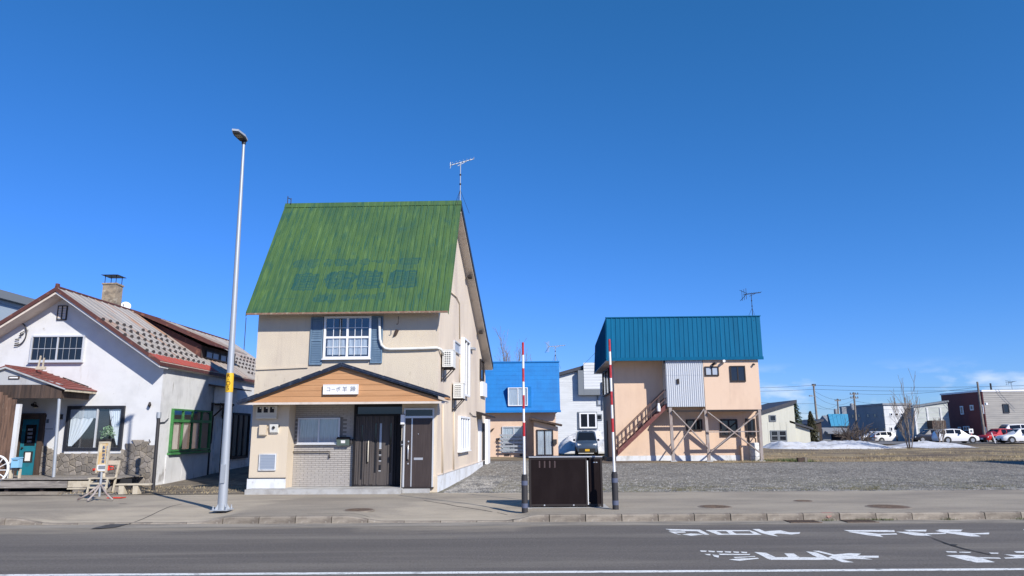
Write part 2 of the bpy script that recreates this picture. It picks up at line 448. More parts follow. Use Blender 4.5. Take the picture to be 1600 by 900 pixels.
C['roof_red'] = mat('roof_red', (0.23, 0.062, 0.05), 0.65, [dict(color=(0.17, 0.075, 0.065), scale=2.2, lo=.45, hi=.65), dict(color=(0.38, 0.16, 0.12), scale=6, lo=.58, hi=.7, fac=.6)])
C['verge_rust'] = mat('verge_rust', (0.095, 0.036, 0.031), 0.7, [dict(color=(0.22, 0.09, 0.06), scale=4, lo=.55, hi=.68)])
C['guard'] = mat('guard', (0.05, 0.042, 0.04), 0.7)
C['chimney'] = mat('chimney', (0.34, 0.27, 0.19), 0.95, [dict(color=(0.20, 0.16, 0.12), scale=4, lo=.45, hi=.62), dict(color=(0.55, 0.48, 0.36), scale=3, lo=.56, hi=.66, fac=.8, grad=(2, .6, .9))], bump=(22, .8))
C['stone'] = mat('stone', (0.195, 0.175, 0.155), 0.9, [dict(color=(0.26, 0.225, 0.18), scale=3, lo=.45, hi=.6), dict(color=(0.13, 0.12, 0.115), scale=6, lo=.52, hi=.66, fac=.75)], rnd=0.33, bump=(20, .6))
C['mortar'] = mat('mortar', (0.27, 0.24, 0.20), 0.95, [dict(color=(0.27, 0.24, 0.2), scale=6, lo=.45, hi=.6)], bump=(30, .5))
C['wood_dark'] = mat('wood_dark', (0.075, 0.05, 0.038), 0.85, [dict(color=(0.045, 0.032, 0.027), scale=4, stretch=(3, 3, .3), lo=.45, hi=.62)], rnd=.25, bump=(25, .4, (3, 3, .3)))
C['wood_brown'] = mat('wood_brown', (0.18, 0.105, 0.07), 0.85, [dict(color=(0.09, 0.055, 0.04), scale=3, stretch=(4, 4, .35), lo=.45, hi=.62), dict(color=(0.32, 0.24, 0.18), scale=7, stretch=(2, 2, .6), lo=.60, hi=.70, fac=.7)], rnd=.2, bump=(25, .4, (3, 3, .3)))
C['wood_grey'] = mat('wood_grey', (0.27, 0.245, 0.215), 0.9, [dict(color=(0.14, 0.125, 0.115), scale=4, stretch=(.3, 3, 3), lo=.45, hi=.65), dict(color=(0.42, 0.39, 0.34), scale=7, stretch=(.4, 2, 2), lo=.58, hi=.7, fac=.7)], rnd=.2, bump=(25, .4, (.3, 3, 3)))
C['door_teal'] = mat('door_teal', (0.012, 0.17, 0.235), 0.6, [dict(color=(0.02, 0.13, 0.18), scale=4, lo=.5, hi=.65)])
C['green_frame'] = mat('green_frame', (0.055, 0.21, 0.06), 0.6, [dict(color=(0.04, 0.15, 0.05), scale=7, lo=.5, hi=.65)])
C['mailbox_blue'] = mat('mailbox_blue', (0.24, 0.48, 0.68), 0.5)
C['paper'] = mat('paper', (0.76, 0.76, 0.75), 0.8)
C['banner'] = mat('banner', (0.62, 0.54, 0.38), 0.7, [dict(color=(0.58, 0.36, 0.12), scale=3.2, stretch=(2, 1, .6), lo=.42, hi=.55, fac=.8)])
C['banner_ink'] = mat('banner_ink', (0.05, 0.09, 0.19), 0.7)
C['red_item'] = mat('red_item', (0.62, 0.05, 0.03), 0.5)
C['pale_wood'] = mat('pale_wood', (0.52, 0.46, 0.35), 0.85, [dict(color=(0.38, 0.33, 0.25), scale=5, lo=.5, hi=.65)])
C['leaf_grey'] = mat('leaf_grey', (0.16, 0.27, 0.16), 0.8, [dict(color=(0.32, 0.42, 0.33), scale=6, lo=.5, hi=.6)])

C['teal_roof'] = mat('teal_roof', (0.001, 0.105, 0.215), 0.7, [dict(color=(0.001, 0.09, 0.185), scale=1.2, stretch=(3, 1, .3), lo=.4, hi=.65)], rnd=.05, spec=.12)
C['peach'] = mat('peach', (0.69, 0.515, 0.385), 0.9, [dict(color=(0.64, 0.47, 0.35), scale=1.5, stretch=(1, 1, .5), lo=.45, hi=.68), dict(color=(.50, .37, .28), scale=3, stretch=(2.2, 2.2, .12), lo=.58, hi=.76, fac=.45), dict(color=(.42, .34, .27), scale=4, lo=.46, hi=.64, fac=.6, grad=(2, .15, .8))], bump=(30, .35), spec=.2)
C['corrugated'] = mat('corrugated', (0.52, 0.55, 0.59), 0.5, [dict(color=(0.55, 0.57, 0.6), scale=3, stretch=(3, 1, .4), lo=.5, hi=.7)], metal=.2)
C['post_steel'] = mat('post_steel', (0.33, 0.29, 0.27), 0.75, [dict(color=(0.24, 0.16, 0.13), scale=5, stretch=(2, 2, .5), lo=.5, hi=.66)])
C['stair_red'] = mat('stair_red', (0.15, 0.05, 0.045), 0.7, [dict(color=(0.21, 0.10, 0.08), scale=5, lo=.5, hi=.66)])
C['rail'] = mat('rail', (0.12, 0.07, 0.06), 0.7)
C['tank'] = mat('tank', (0.62, 0.62, 0.60), 0.6, [dict(color=(0.42, 0.42, 0.41), scale=4, lo=.5, hi=.7)])
C['blue_roof'] = mat('blue_roof', (0.003, 0.175, 0.50), 0.6, [dict(color=(0.003, 0.15, 0.44), scale=1.5, lo=.45, hi=.65)], rnd=.025)
C['peach2'] = mat('peach2', (0.68, 0.51, 0.385), 0.9, [dict(color=(0.63, 0.46, 0.35), scale=1.5, lo=.45, hi=.68)], bump=(30, .3), spec=.2)
C['siding_white'] = mat('siding_white', (0.62, 0.64, 0.645), 0.8, [dict(color=(0.53, 0.55, 0.555), scale=1.2, stretch=(.4, .4, 2), lo=.45, hi=.7)])
C['grey_trim'] = mat('grey_trim', (0.17, 0.19, 0.21), 0.7)
C['roof_dark'] = mat('roof_dark', (0.045, 0.048, 0.06), 0.6, [dict(color=(0.07, 0.072, 0.085), scale=3, lo=.5, hi=.7)])
C['cream_siding'] = mat('cream_siding', (0.56, 0.555, 0.475), 0.8, [dict(color=(0.50, 0.495, 0.42), scale=1.1, stretch=(2, 2, .3), lo=.45, hi=.7)])
C['grey_block'] = mat('grey_block', (0.27, 0.285, 0.305), 0.85, [dict(color=(0.23, 0.245, 0.265), scale=.8, lo=.45, hi=.65)])
C['white_block'] = mat('white_block', (0.66, 0.67, 0.67), 0.85, [dict(color=(0.54, 0.55, 0.55), scale=.8, lo=.45, hi=.65)])
C['shed_green'] = mat('shed_green', (0.46, 0.49, 0.46), 0.8, [dict(color=(0.36, 0.39, 0.37), scale=.8, stretch=(.4, .4, 2), lo=.45, hi=.65)])
C['shed_side'] = mat('shed_side', (0.36, 0.38, 0.38), 0.8, [dict(color=(0.28, 0.3, 0.3), scale=.8, stretch=(.4, .4, 2), lo=.45, hi=.65)])
C['brown_red'] = mat('brown_red', (0.175, 0.045, 0.04), 0.75, [dict(color=(0.15, 0.04, 0.037), scale=.7, lo=.45, hi=.65)])
C['grey_siding'] = mat('grey_siding', (0.34, 0.325, 0.30), 0.85, [dict(color=(0.28, 0.27, 0.255), scale=1, stretch=(.5, .5, 3), lo=.42, hi=.65)])
C['sky_roof'] = mat('sky_roof', (0.06, 0.27, 0.43), 0.55)
C['slate_wall'] = mat('slate_wall', (0.21, 0.225, 0.245), 0.85)
C['pole_conc'] = mat('pole_conc', (0.23, 0.205, 0.18), 0.9, [dict(color=(0.15, 0.13, 0.12), scale=3, lo=.45, hi=.65)])
C['wire'] = mat('wire', (0.05, 0.055, 0.065), 0.7)
C['bark'] = mat('bark', (0.16, 0.125, 0.10), 0.95, [dict(color=(0.09, 0.07, 0.06), scale=6, lo=.45, hi=.6)])
C['bark_pale'] = mat('bark_pale', (0.30, 0.25, 0.20), 0.95, [dict(color=(0.18, 0.14, 0.11), scale=6, lo=.45, hi=.6)])
C['conifer'] = mat('conifer', (0.035, 0.055, 0.030), 0.9, [dict(color=(0.06, 0.07, 0.035), scale=1.2, lo=.48, hi=.62), dict(color=(0.012, 0.02, 0.012), scale=2.1, lo=.55, hi=.68)])
C['conifer2'] = mat('conifer2', (0.065, 0.062, 0.03), 0.9, [dict(color=(0.03, 0.035, 0.018), scale=1.2, lo=.48, hi=.62)])
C['car_white'] = mat('car_white', (0.78, 0.78, 0.79), 0.3, coat=.6)
C['car_red'] = mat('car_red', (0.45, 0.02, 0.02), 0.3, coat=.6)
C['car_blue'] = mat('car_blue', (0.055, 0.082, 0.125), 0.3, coat=.6, metal=.3)
C['car_black'] = mat('car_black', (0.02, 0.021, 0.028), 0.3, coat=.6)
C['tyre'] = mat('tyre', (0.02, 0.02, 0.02), 0.85)
C['rim'] = mat('rim', (0.35, 0.36, 0.37), 0.4, metal=.7)
C['headlight'] = mat('headlight', (0.7, 0.72, 0.75), 0.15)
C['ac_white'] = mat('ac_white', (0.70, 0.70, 0.66), 0.55, [dict(color=(0.6, 0.59, 0.54), scale=4, lo=.5, hi=.7)])
C['ac_grille'] = mat('ac_grille', (0.05, 0.055, 0.06), 0.7)
C['beige_plastic'] = mat('beige_plastic', (0.60, 0.56, 0.46), 0.6)
C['louvre'] = mat('louvre', (0.38, 0.43, 0.50), 0.5, metal=.2)
C['mail_green'] = mat('mail_green', (0.085, 0.12, 0.105), 0.5)
C['navy_wall'] = mat('navy_wall', (0.33, 0.40, 0.47), 0.8, wave=[(2, .9, .04, (0.22, 0.27, 0.32))])
C['roof_text'] = None

def attr_layer(m, attr, color):
    """flat print and painted joint shade on a surface: mixes colour by a point attribute just before the base colour"""
    nt = m.node_tree; N, L = nt.nodes, nt.links
    b = N['Principled BSDF']
    src = b.inputs['Base Color'].links[0].from_socket
    a = N.new('ShaderNodeAttribute'); a.attribute_name = attr
    mx = N.new('ShaderNodeMix'); mx.data_type = 'RGBA'
    L.new(a.outputs['Fac'], mx.inputs[0]); L.new(src, mx.inputs[6]); mx.inputs[7].default_value = (*color, 1)
    L.new(mx.outputs[2], b.inputs['Base Color'])

C['roof_green'] = mat('roof_green', (0.062, 0.128, 0.034), 0.65, [
    dict(color=(0.048, 0.108, 0.034), scale=1.3, stretch=(1, .5, .5), lo=.40, hi=.66),
    dict(color=(0.100, 0.182, 0.058), scale=5, stretch=(2.2, .22, .22), lo=.50, hi=.68, fac=.8),
    dict(color=(0.022, 0.085, 0.048), scale=4.2, stretch=(2.8, .30, .30), lo=.555, hi=.63, fac=.85, detail=6),
    dict(color=(0.030, 0.082, 0.036), scale=.7, stretch=(1, .8, .8), lo=.46, hi=.66, fac=.75, detail=8),
    dict(color=(0.020, 0.080, 0.062), scale=1.5, stretch=(1, .8, .8), lo=.58, hi=.70, fac=.75, detail=8)], bump=(14, .25, (3, .4, .4)))
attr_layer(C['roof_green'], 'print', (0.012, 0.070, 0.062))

# ------------------------------------------------------------------ the ground, road and pavement
KERB_Y, PAVE_Y = 16.2, 22.15
def drop(x):
    return max(sstep(-10.8, -10.0, x) * (1 - sstep(-6.9, -6.0, x)), sstep(-3.6, -2.8, x) * (1 - sstep(-.1, .55, x)))
def pave_z(x, y):
    return 0.14 - drop(x) * 0.115 * (1 - sstep(KERB_Y + .2, KERB_Y + 2.6, y))
def lot_z(x, y):
    z = 0.14 + 0.21 * sstep(PAVE_Y, 36, y) + .17 * sstep(28, 39, y) * (1 - sstep(2.5, 5.0, x))
    if y > 23: z += 0.035 * min(1, (y - 23) / 3) * (noise.noise(Vector((x * .28, y * .2, 3))))
    return z

b = MB()
b.grid(1, 1, lambda u, v: (-900 + 1800 * u, -300 + 3300 * v, -0.02))
b.build('ground', C['field'], kind='structure')
def wear_layer(m, attr, color, scale, stretch=(1, 1, 1), soft=.25):
    """dust and grit lying on a surface: the amount is a mesh attribute, its ragged edge comes from noise"""
    nt = m.node_tree; N, L = nt.nodes, nt.links
    bs = N['Principled BSDF']; src = bs.inputs['Base Color'].links[0].from_socket
    a = N.new('ShaderNodeAttribute'); a.attribute_name = attr
    tc = N.new('ShaderNodeTexCoord'); mp = N.new('ShaderNodeMapping'); mp.inputs['Scale'].default_value = stretch
    n = N.new('ShaderNodeTexNoise'); n.inputs['Scale'].default_value = scale; n.inputs['Detail'].default_value = 8; n.inputs['Roughness'].default_value = .7
    L.new(tc.outputs['Object'], mp.inputs[0]); L.new(mp.outputs[0], n.inputs['Vector'])
    ad = N.new('ShaderNodeMath'); ad.operation = 'ADD'; L.new(a.outputs['Fac'], ad.inputs[0]); L.new(n.outputs['Fac'], ad.inputs[1])
    mr = N.new('ShaderNodeMapRange'); mr.inputs[1].default_value = 1.0 - soft; mr.inputs[2].default_value = 1.0 + soft
    L.new(ad.outputs[0], mr.inputs[0])
    mx = N.new('ShaderNodeMix'); mx.data_type = 'RGBA'
    L.new(mr.outputs[0], mx.inputs[0]); L.new(src, mx.inputs[6]); mx.inputs[7].default_value = (*color, 1)
    L.new(mx.outputs[2], bs.inputs['Base Color'])
def set_attr(me, name, fn):
    a = me.attributes.new(name, 'FLOAT', 'POINT')
    a.data.foreach_set('value', [fn(v.co) for v in me.vertices])
wear_layer(C['asphalt'], 'grit', (0.30, 0.262, 0.205), 1.6, (.35, 1.4, 1), .30)
wear_layer(C['pavement'], 'grit', (0.47, 0.405, 0.31), 1.3, (.5, 1.3, 1), .22)
RX = lambda u: -60 + 130 * u
b = MB()
b.grid(260, 60, lambda u, v: (RX(u), -14 + (KERB_Y - 0.52 + 14) * (1 - (1 - v) ** 1.7), 0))
road = b.build('road', C['asphalt'], kind='structure')
def road_grit(p):
    d = KERB_Y - .52 - p.y
    w = .35 + 1.5 * max(drop(p.x), .75 * sstep(-2.8, -9, p.x))
    return .62 * (1 - sstep(0, w, d)) + .14 * math.exp(-((d - 1.9) / .3) ** 2) * sstep(6, -6, p.x)
set_attr(road.data, 'grit', road_grit)
b = MB()
b.grid(80, 2, lambda u, v: (-60 + 130 * u, KERB_Y - 0.62 + 0.64 * v + (0.05 * noise.noise(Vector((u * 90, 0, 0))) if v == 0 else 0), 0.004))
b.build('gutter', C['gutter'], kind='structure')
b = MB()
b.grid(330, 14, lambda u, v: (-45 + 100 * u, KERB_Y + .165 + (PAVE_Y - KERB_Y - .165) * v, pave_z(-45 + 100 * u, KERB_Y + .165 + (PAVE_Y - KERB_Y - .165) * v)))
pavement = b.build('pavement', C['pavement'], kind='structure', smooth=True)
set_attr(pavement.data, 'grit', lambda p: .50 * drop(p.x - .5 * (p.y - KERB_Y) * .3) * (1 - .3 * sstep(KERB_Y, PAVE_Y, p.y)) + .30 * (1 - sstep(0, .5, p.y - KERB_Y)) + .25 * sstep(PAVE_Y - .5, PAVE_Y, p.y))
b = MB()
b.grid(150, 34, lambda u, v: (-12 + 62 * u, PAVE_Y + 14.6 * v, lot_z(-12 + 62 * u, PAVE_Y + 14.6 * v)))
b.build('gravel_lot', C['gravel'], kind='structure', smooth=True)
b = MB()
b.grid(40, 14, lambda u, v: (-42 + 34.2 * u, PAVE_Y - 0.02 + 16 * v, lot_z(-42 + 34.2 * u, PAVE_Y + 16 * v) + 0.012 + (0.03 * noise.noise(Vector((u * 60, v * 20, 1))) if v > 0 else 0.002)))
b.build('yard_ground', C['dirt'], kind='structure', smooth=True)
b = MB()
b.grid(190, 40, lambda u, v: (-60 + 190 * u, 36.6 + 58 * v, 0.35 + .17 * sstep(28, 39, 36.6 + 58 * v) * (1 - sstep(2.5, 5.0, -60 + 190 * u)) - .46 * sstep(47, 56, 36.6 + 58 * v) * (1 - sstep(9, 13, -60 + 190 * u)) + .10 * sstep(0, .1, v) * (noise.noise(Vector((u * 60, v * 16, 5))) + .3)))
b.build('dry_field', C['field'], kind='structure', smooth=True)
b = MB()
b.grid(1, 1, lambda u, v: (-60 + 240 * u, 76 + 70 * v, 0.46))
b.build('far_street', mat('far_asphalt', (0.16, 0.155, 0.15), .9), kind='structure')

# kerb: every block its own piece
blk = 0.78
full_me = None
nk = 0
x = -27.3
while x < 30:
    d0, d1 = drop(x + .02), drop(x + blk - .02)
    if d0 == 0 and d1 == 0 and full_me is not None:
        me = full_me
    else:
        b = MB()
        z0, z1 = 0.146 - .115 * d0, 0.146 - .115 * d1
        w = blk - 0.018
        nseg = 1 if d0 == d1 else 6
        prev = None
        for q_ in range(nseg + 1):
            wx = w * q_ / nseg; zz = .146 - .115 * drop(x + wx)
            c = [b.P(p) for p in [(wx, 0, -.05), (wx, 0.012, zz - .022), (wx, .032, zz), (wx, .165, zz + .001), (wx, .165, -.05)]]
            if prev is None: b.face(c)
            else:
                for i in range(5):
                    j = (i + 1) % 5
                    b.face((prev[i], prev[j], c[j], c[i]))
            prev = c
        b.face(prev[::-1])
        me = b.mesh('kerb_block', C['kerb'])
        if d0 == 0 and d1 == 0: full_me = me
    link('kerb_block', me, pavement, loc=(x, KERB_Y + random.uniform(-.006, .006), random.uniform(-.006, .003)))
    x += blk

# road markings, traced as flat paint lying on the asphalt
def paint(polys, fn, z=0.003, name='road_marking', m='road_paint', label=None):
    b = MB()
    for k, p in enumerate(polys):
        pts = [onz(*fn(*q), z) for q in p]
        # densify so that the worn edge can wander a little
        out = []
        for i in range(len(pts)):
            a, c = pts[i], pts[(i + 1) % len(pts)]
            n = max(1, int((c - a).length / .12))
            for j in range(n):
                q = a.lerp(c, j / n)
                out.append((q.x + .015 * noise.noise(Vector((q.x * 9, q.y * 9, 1))), q.y + .02 * noise.noise(Vector((q.x * 9, q.y * 9, 7))), z + k * 0.0005))
        b.poly(out)
    o = b.build(name, C[m], road, kind='structure', label=label, recalc=False)
    bm = bmesh.new(); bm.from_mesh(o.data)
    for f in bm.faces:
        f.normal_update()
        if f.normal.z < 0: f.normal_flip()
    bmesh.ops.triangulate(bm, faces=bm.faces)
    bm.to_mesh(o.data); bm.free()
    return o
fa = lambda x, y: (1020 + x / 6.667, 815 + y / 6.667)
fb = lambda x, y: (1300 + x / 5.333, 815 + y / 5.333)
fc = lambda x, y: (1000 + x / 2.667, 760 + y / 2.667)
paint([[(130, 76), (490, 84), (540, 108), (590, 136), (540, 136), (460, 101), (180, 93)],
       [(165, 103), (330, 103), (345, 114), (230, 117), (300, 141), (265, 135)],
       [(310, 134), (400, 124), (545, 131), (400, 148)]], fa, label='worn white paint stroke of the kerbside road lettering')
paint([[(550, 88), (1010, 88), (1040, 100), (590, 100)], [(552, 90), (650, 94), (745, 138), (680, 138)],
       [(760, 97), (815, 97), (885, 134), (810, 137)], [(1000, 90), (1042, 98), (1130, 138), (1060, 138)],
       [(670, 127), (1105, 127), (1130, 139), (690, 139)]], fa)
paint([[(1035, 77), (1110, 77), (1165, 100), (1330, 90), (1420, 112), (1535, 111), (1530, 125), (1440, 133), (1290, 123), (1250, 133), (1310, 153), (1230, 143), (1130, 118)]], fa)
paint([[(490 + k * 85, 300 + k * 3), (560 + k * 85, 303 + k * 3), (555 + k * 85, 316 + k * 3), (500 + k * 85, 312 + k * 3)] for k in range(6)] +
      [[(540, 338), (600, 340), (590, 352), (560, 350)], [(620, 345), (690, 352), (680, 378), (640, 366)], [(690, 338), (1020, 340), (1010, 350), (700, 350)],
       [(790, 400), (860, 390), (1090, 380), (1110, 390), (900, 412)], [(840, 372), (1060, 362), (1070, 370), (860, 382)]], fa)
paint([[(475, 273), (525, 277), (575, 299), (540, 305)], [(600, 279), (640, 280), (675, 301), (630, 303)], [(690, 271), (735, 275), (805, 306), (755, 304)], [(545, 295), (790, 296), (805, 307), (545, 306)]], fc)
paint([[(720, 268), (745, 268), (810, 284), (870, 278), (920, 280), (905, 289), (995, 289), (992, 297), (930, 297), (972, 305), (885, 301), (845, 305), (890, 316), (845, 316), (785, 295), (800, 288)]], fc)
paint([[(95, 70), (520, 71), (525, 86), (150, 83)], [(130, 85), (260, 88), (390, 102), (540, 98), (540, 107), (400, 111), (428, 128), (300, 114)],
       [(530, 85), (640, 85), (760, 98), (830, 121), (690, 115)], [(600, 70), (790, 68), (780, 83), (650, 82)], [(770, 98), (950, 94), (950, 103), (780, 107)]], fb)
paint([[(860, 77), (900, 65), (1090, 67), (1075, 82), (960, 83), (1080, 88), (1180, 97), (1310, 91), (1305, 105), (1190, 105), (1240, 123), (1150, 123), (960, 96)]], fb)
paint([[(950, 280), (1100, 278), (1230, 300), (1360, 338), (1200, 341), (1090, 316)], [(1222, 297), (1390, 300), (1402, 309), (1240, 307)],
       [(945, 247), (1040, 250), (1040, 258), (960, 256)], [(1060, 252), (1160, 253), (1150, 261), (1065, 260)], [(1308, 258), (1390, 261), (1382, 271), (1320, 269)]], fb)
paint([[(1432, 272), (1500, 276), (1720, 280), (1720, 306), (1600, 304), (1450, 309), (1435, 300), (1540, 295)], [(1515, 248), (1720, 244), (1720, 262), (1540, 259)]], fb)
paint([[(1590, 63), (1900, 62), (1900, 76), (1600, 74)]], fb)
b = MB(); b.grid(260, 1, lambda u, v: (-30 + 75 * u, 10.46 + .15 * v + .012 * noise.noise(Vector((u * 700, v, 0))), 0.006))
b.build('centre_line', C['road_paint'], road, kind='structure')
paint([[(760, 112), (830, 130), (960, 180), (1100, 222), (1330, 273), (1325, 276), (1095, 226), (955, 184), (830, 133)], [(985, 185), (1050, 190), (1035, 198), (990, 196)]], fb, z=0.010, name='road_crack', m='crack')
fd = lambda x, y: (x / 3.2, 740 + y / 3.2)
paint([[(450, 275), (560, 250), (670, 238), (640, 252), (580, 268), (500, 274)]], fd, z=0.016, name='damp_patch', m='wet')

fe2 = lambda x, y: (480 + x / 2.963, 740 + y / 2.963)
def thin_crack(pts, fn, w, parent_z):
    b = MB(); out = []
    P_ = [onz(*fn(*q), .14) for q in pts]
    fine = []
    for i in range(len(P_) - 1):
        for j in range(8):
            q = P_[i].lerp(P_[i + 1], j / 8); fine.append(Vector((q.x, q.y + .05 * noise.noise(Vector((q.x * 3, q.y * 3, 1))), 0)))
    for i in range(len(fine) - 1):
        a, c = fine[i], fine[i + 1]; n_ = Vector((-(c - a).y, (c - a).x, 0)).normalized() * w * .5
        b.poly([(q.x, q.y, pave_z(q.x, q.y) + .003) for q in (a - n_, c - n_, c + n_, a + n_)])
    o = b.build('pavement_crack', C['crack'], pavement, kind='structure', recalc=False)
thin_crack([(540, 125), (700, 150), (880, 166)], fe2, .035, 0)
thin_crack([(880, 166), (990, 182)], fe2, .02, 0)
thin_crack([(0, 186), (200, 184), (330, 190)], fe2, .02, 0)
thin_crack([(650, 222), (700, 208), (850, 165), (920, 150)], lambda x, y: (x / 3.2, 740 + y / 3.2), .03, 0)
thin_crack([(600, 150), (640, 150)], lambda x, y: (x / 3.2, 740 + y / 3.2), .06, 0)
# manhole covers, gutter grates, valve lids
def cover(px, py, r, label, group='iron lids in the pavement'):
    p = onz(px, py, .14)
    z = pave_z(p.x, p.y)
    t = thing('manhole_cover', label, 'manhole cover', (p.x, p.y, z - .02), 0, group)
    b = MB(); b.lathe([(r, 0), (r, .026), (r * .93, .028)], (0, 0, 0), 20); b.build('rim', C['kerb'], t)
    b = MB(); b.lathe([(r * .9, 0), (r * .9, .032)], (0, 0, 0), 20)
    for i in range(-3, 4):
        h = math.sqrt(max(0, .8 - (i / 4) ** 2)) * r * .8
        b.box(-h, h, i * r * .21 - .012, i * r * .21 + .012, .033, .037)
    b.build('lid', C['iron'], t)
cover(561, 797, .36, 'round rusty manhole cover in the pavement before the green roofed house')
cover(1117, 792, .40, 'sandy brown manhole cover in the pavement nearest to the brown bin box')
cover(1255, 783, .24, 'small dark manhole cover set further back in the pavement than its neighbours', )
cover(1388, 792, .50, 'wide manhole cover in the pavement, farthest from the brown bin box')
for px, lab in ((1266, 'iron gutter grate beside the red spray mark on the kerb'), (1358, 'iron gutter grate below the tuft of weeds on the kerb')):
    p = onz(px, 818.5, 0.01)
    t = thing('gutter_grate', lab, 'grate', (p.x, KERB_Y - .26, .006), 0, 'gutter grates')
    b = MB(); b.box(-.32, .32, -.2, .2, -.05, .004); b.build('pit', C['room'], t)
    b = MB(); b.box(-.33, .33, -.21, -.19, 0, .014); b.box(-.33, .33, .19, .21, 0, .014); b.build('frame', C['iron'], t, kind='stuff')
    b = MB()
    for i in range(-5, 6): b.box(i * .058 - .014, i * .058 + .014, -.19, .19, .005, .014)
    b.build('bar', C['iron'], t, kind='stuff')
p = onz(1298, 806, .1)
b = MB(); b.grid(6, 1, lambda u, v: (p.x - .13 + .26 * u, KERB_Y + .034 + .12 * v, .1495))
b.grid(6, 1, lambda u, v: (p.x - .07 + .10 * u + .02 * v, KERB_Y - .004 + .008 * v, .06 + .045 * v + .012 * math.sin(u * 9)))
b.build('spray_mark', mat('spray_red', (.46, .13, .10), .9, [dict(color=(.29, .23, .19), scale=14, lo=.42, hi=.58)]), pavement, kind='structure')

# loose stuff: gravel chips, rubble, straw, weeds
def scatter(name, n, where, size, m, blade=False, flat=.6, seed=1):
    rnd = random.Random(seed)
    V, Fc = [], []
    for _ in range(n):
        x, y, z = where(rnd)
        s = size * rnd.uniform(.5, 1.5)
        a = rnd.uniform(0, 6.28)
        i = len(V)
        if blade:
            h = s * rnd.uniform(.6, 1.3); lean = rnd.uniform(.1, 1.0) * h; w = s * .10
            ca, sa = math.cos(a), math.sin(a); la = rnd.uniform(0, 6.28)
            V += [(x - w * ca, y - w * sa, z), (x + w * ca, y + w * sa, z), (x + lean * math.cos(la), y + lean * math.sin(la), z + h)]
            Fc.append((i, i + 1, i + 2))
        else:
            k = 4
            for j in range(k):
                q = a + j * 6.28 / k
                rr = s * rnd.uniform(.6, 1.1)
                V.append((x + rr * math.cos(q), y + rr * math.sin(q), z + s * .1 * rnd.uniform(-1, 1)))
            V.append((x + s * rnd.uniform(-.3, .3), y + s * rnd.uniform(-.3, .3), z + s * flat * rnd.uniform(.6, 1.2)))
            for j in range(k): Fc.append((i + j, i + (j + 1) % k, i + 4))
    me = bpy.data.meshes.new(name); me.from_pydata(V, [], Fc); me.materials.append(C[m]); me.update()
    return link(name, me, None, 'stuff')
def w_lot(r):
    y = PAVE_Y - .12 + abs(r.gauss(0, .12)) + 14 * r.random() ** 1.5
    x = r.uniform(-1.9, 2.2 + y * .78)
    return x, y, (lot_z(x, y) if y > PAVE_Y else .141)
scatter('gravel_chips', 26000, w_lot, .030, 'stone_chip', seed=3)
def w_rub(r):
    y = 22.3 + 6.5 * r.random() ** 1.4
    x = -2.05 + .09 * (y - 22.5) + r.random() ** 1.8 * 1.3
    return x, y, lot_z(x, y)
scatter('rubble', 2600, w_rub, .045, 'pale_wood' if False else 'stone_chip', seed=4)
def w_straw(r):
    while True:
        y = 36.0 + 30 * r.random() ** 1.2
        x = r.uniform(10.5, 8 + y * .75)
        if noise.noise(Vector((x * .16, y * .35, 0))) + r.uniform(-.28, .28) > .02: return x, y, lot_z(x, min(y, 36.5)) - .01
scatter('dry_grass', 42000, w_straw, .085, 'straw', True, seed=5)
def w_weed(r):
    cx, cy, sx = r.choice([(14.5, 37.2, .35), (14.0, 37.6, .3), (13.3, 38.2, .5)])
    x, y = r.gauss(cx, sx), r.gauss(cy, .25)
    return x, y, lot_z(x, y)
scatter('green_weeds', 700, w_weed, .12, 'weed', True, seed=6)
def w_lotweed(r):
    while True:
        x, y = r.uniform(1.5, 17), PAVE_Y + .05 + abs(r.gauss(0, .9))
        if noise.noise(Vector((x * .7, y * 1.3, 8))) > .12: return x, y, lot_z(x, y)
scatter('lot_weeds', 5200, w_lotweed, .035, 'lot_weed', True, seed=18)
def w_kerbweed(r):
    cx = r.choice([6.7, 7.4, 7.6, 7.8, 8.0, 9.3, 10.9])
    return r.gauss(cx, .10), KERB_Y - .05 - abs(r.gauss(0, .05)), .005
scatter('kerb_weeds', 600, w_kerbweed, .04, 'weed', True, seed=8)
def w_yard(r):
    y = r.uniform(22.3, 25.2); x = r.uniform(-13.5, -7.2) 
    return x, y, lot_z(x, y) + .012
scatter('yard_grass', 2200, w_yard, .05, 'straw', True, seed=9)
def w_left(r):
    x = r.uniform(-19, -11.2); return x, 22.25 + abs(r.gauss(0, .3)), .14
scatter('yard_chips', 1500, w_left, .035, 'stone_chip', seed=10)
# snow left over behind the lot
def snow(name, fn, nx, ny, label):
    b = MB(); b.grid(nx, ny, fn)
    o = b.build(name, C['snow'], None, smooth=True, kind='stuff'); o['label'] = label
    return o
def sn1(u, v):
    x = 21.5 + 19 * u; y = 61 + 6.5 * v
    e = math.sin(math.pi * v) ** .6 * sstep(0, .08, u) * (1 - .72 * sstep(.45, .62, u)) * (1 - sstep(.93, 1, u))
    return x, y, .3 + e * (.52 + .30 * noise.noise(Vector((x * .45, y * .5, 0))) + .12 * noise.noise(Vector((x * 2, y * 2, 4))))
snow('snow_bank', sn1, 120, 18, 'low dirty white snow bank along the far edge of the dry field')
def sn2(u, v):
    x = 3.0 + 7.5 * u; y = 60.5 + 4.5 * v
    e = math.sin(math.pi * (.08 + .84 * v)) * (.25 + .75 * math.sin(math.pi * u) ** .4) * sstep(0, .22, u)
    return x, y, -.1 + e * (1.85 + .6 * noise.noise(Vector((x * .8, y * .8, 2))) + .30 * noise.noise(Vector((x * 2.4, y * 2.4, 4))) + .12 * noise.noise(Vector((x * 6, y * 6, 4))))
snow('snow_heap', sn2, 60, 40, 'tall lumpy heap of old snow behind the parked van')
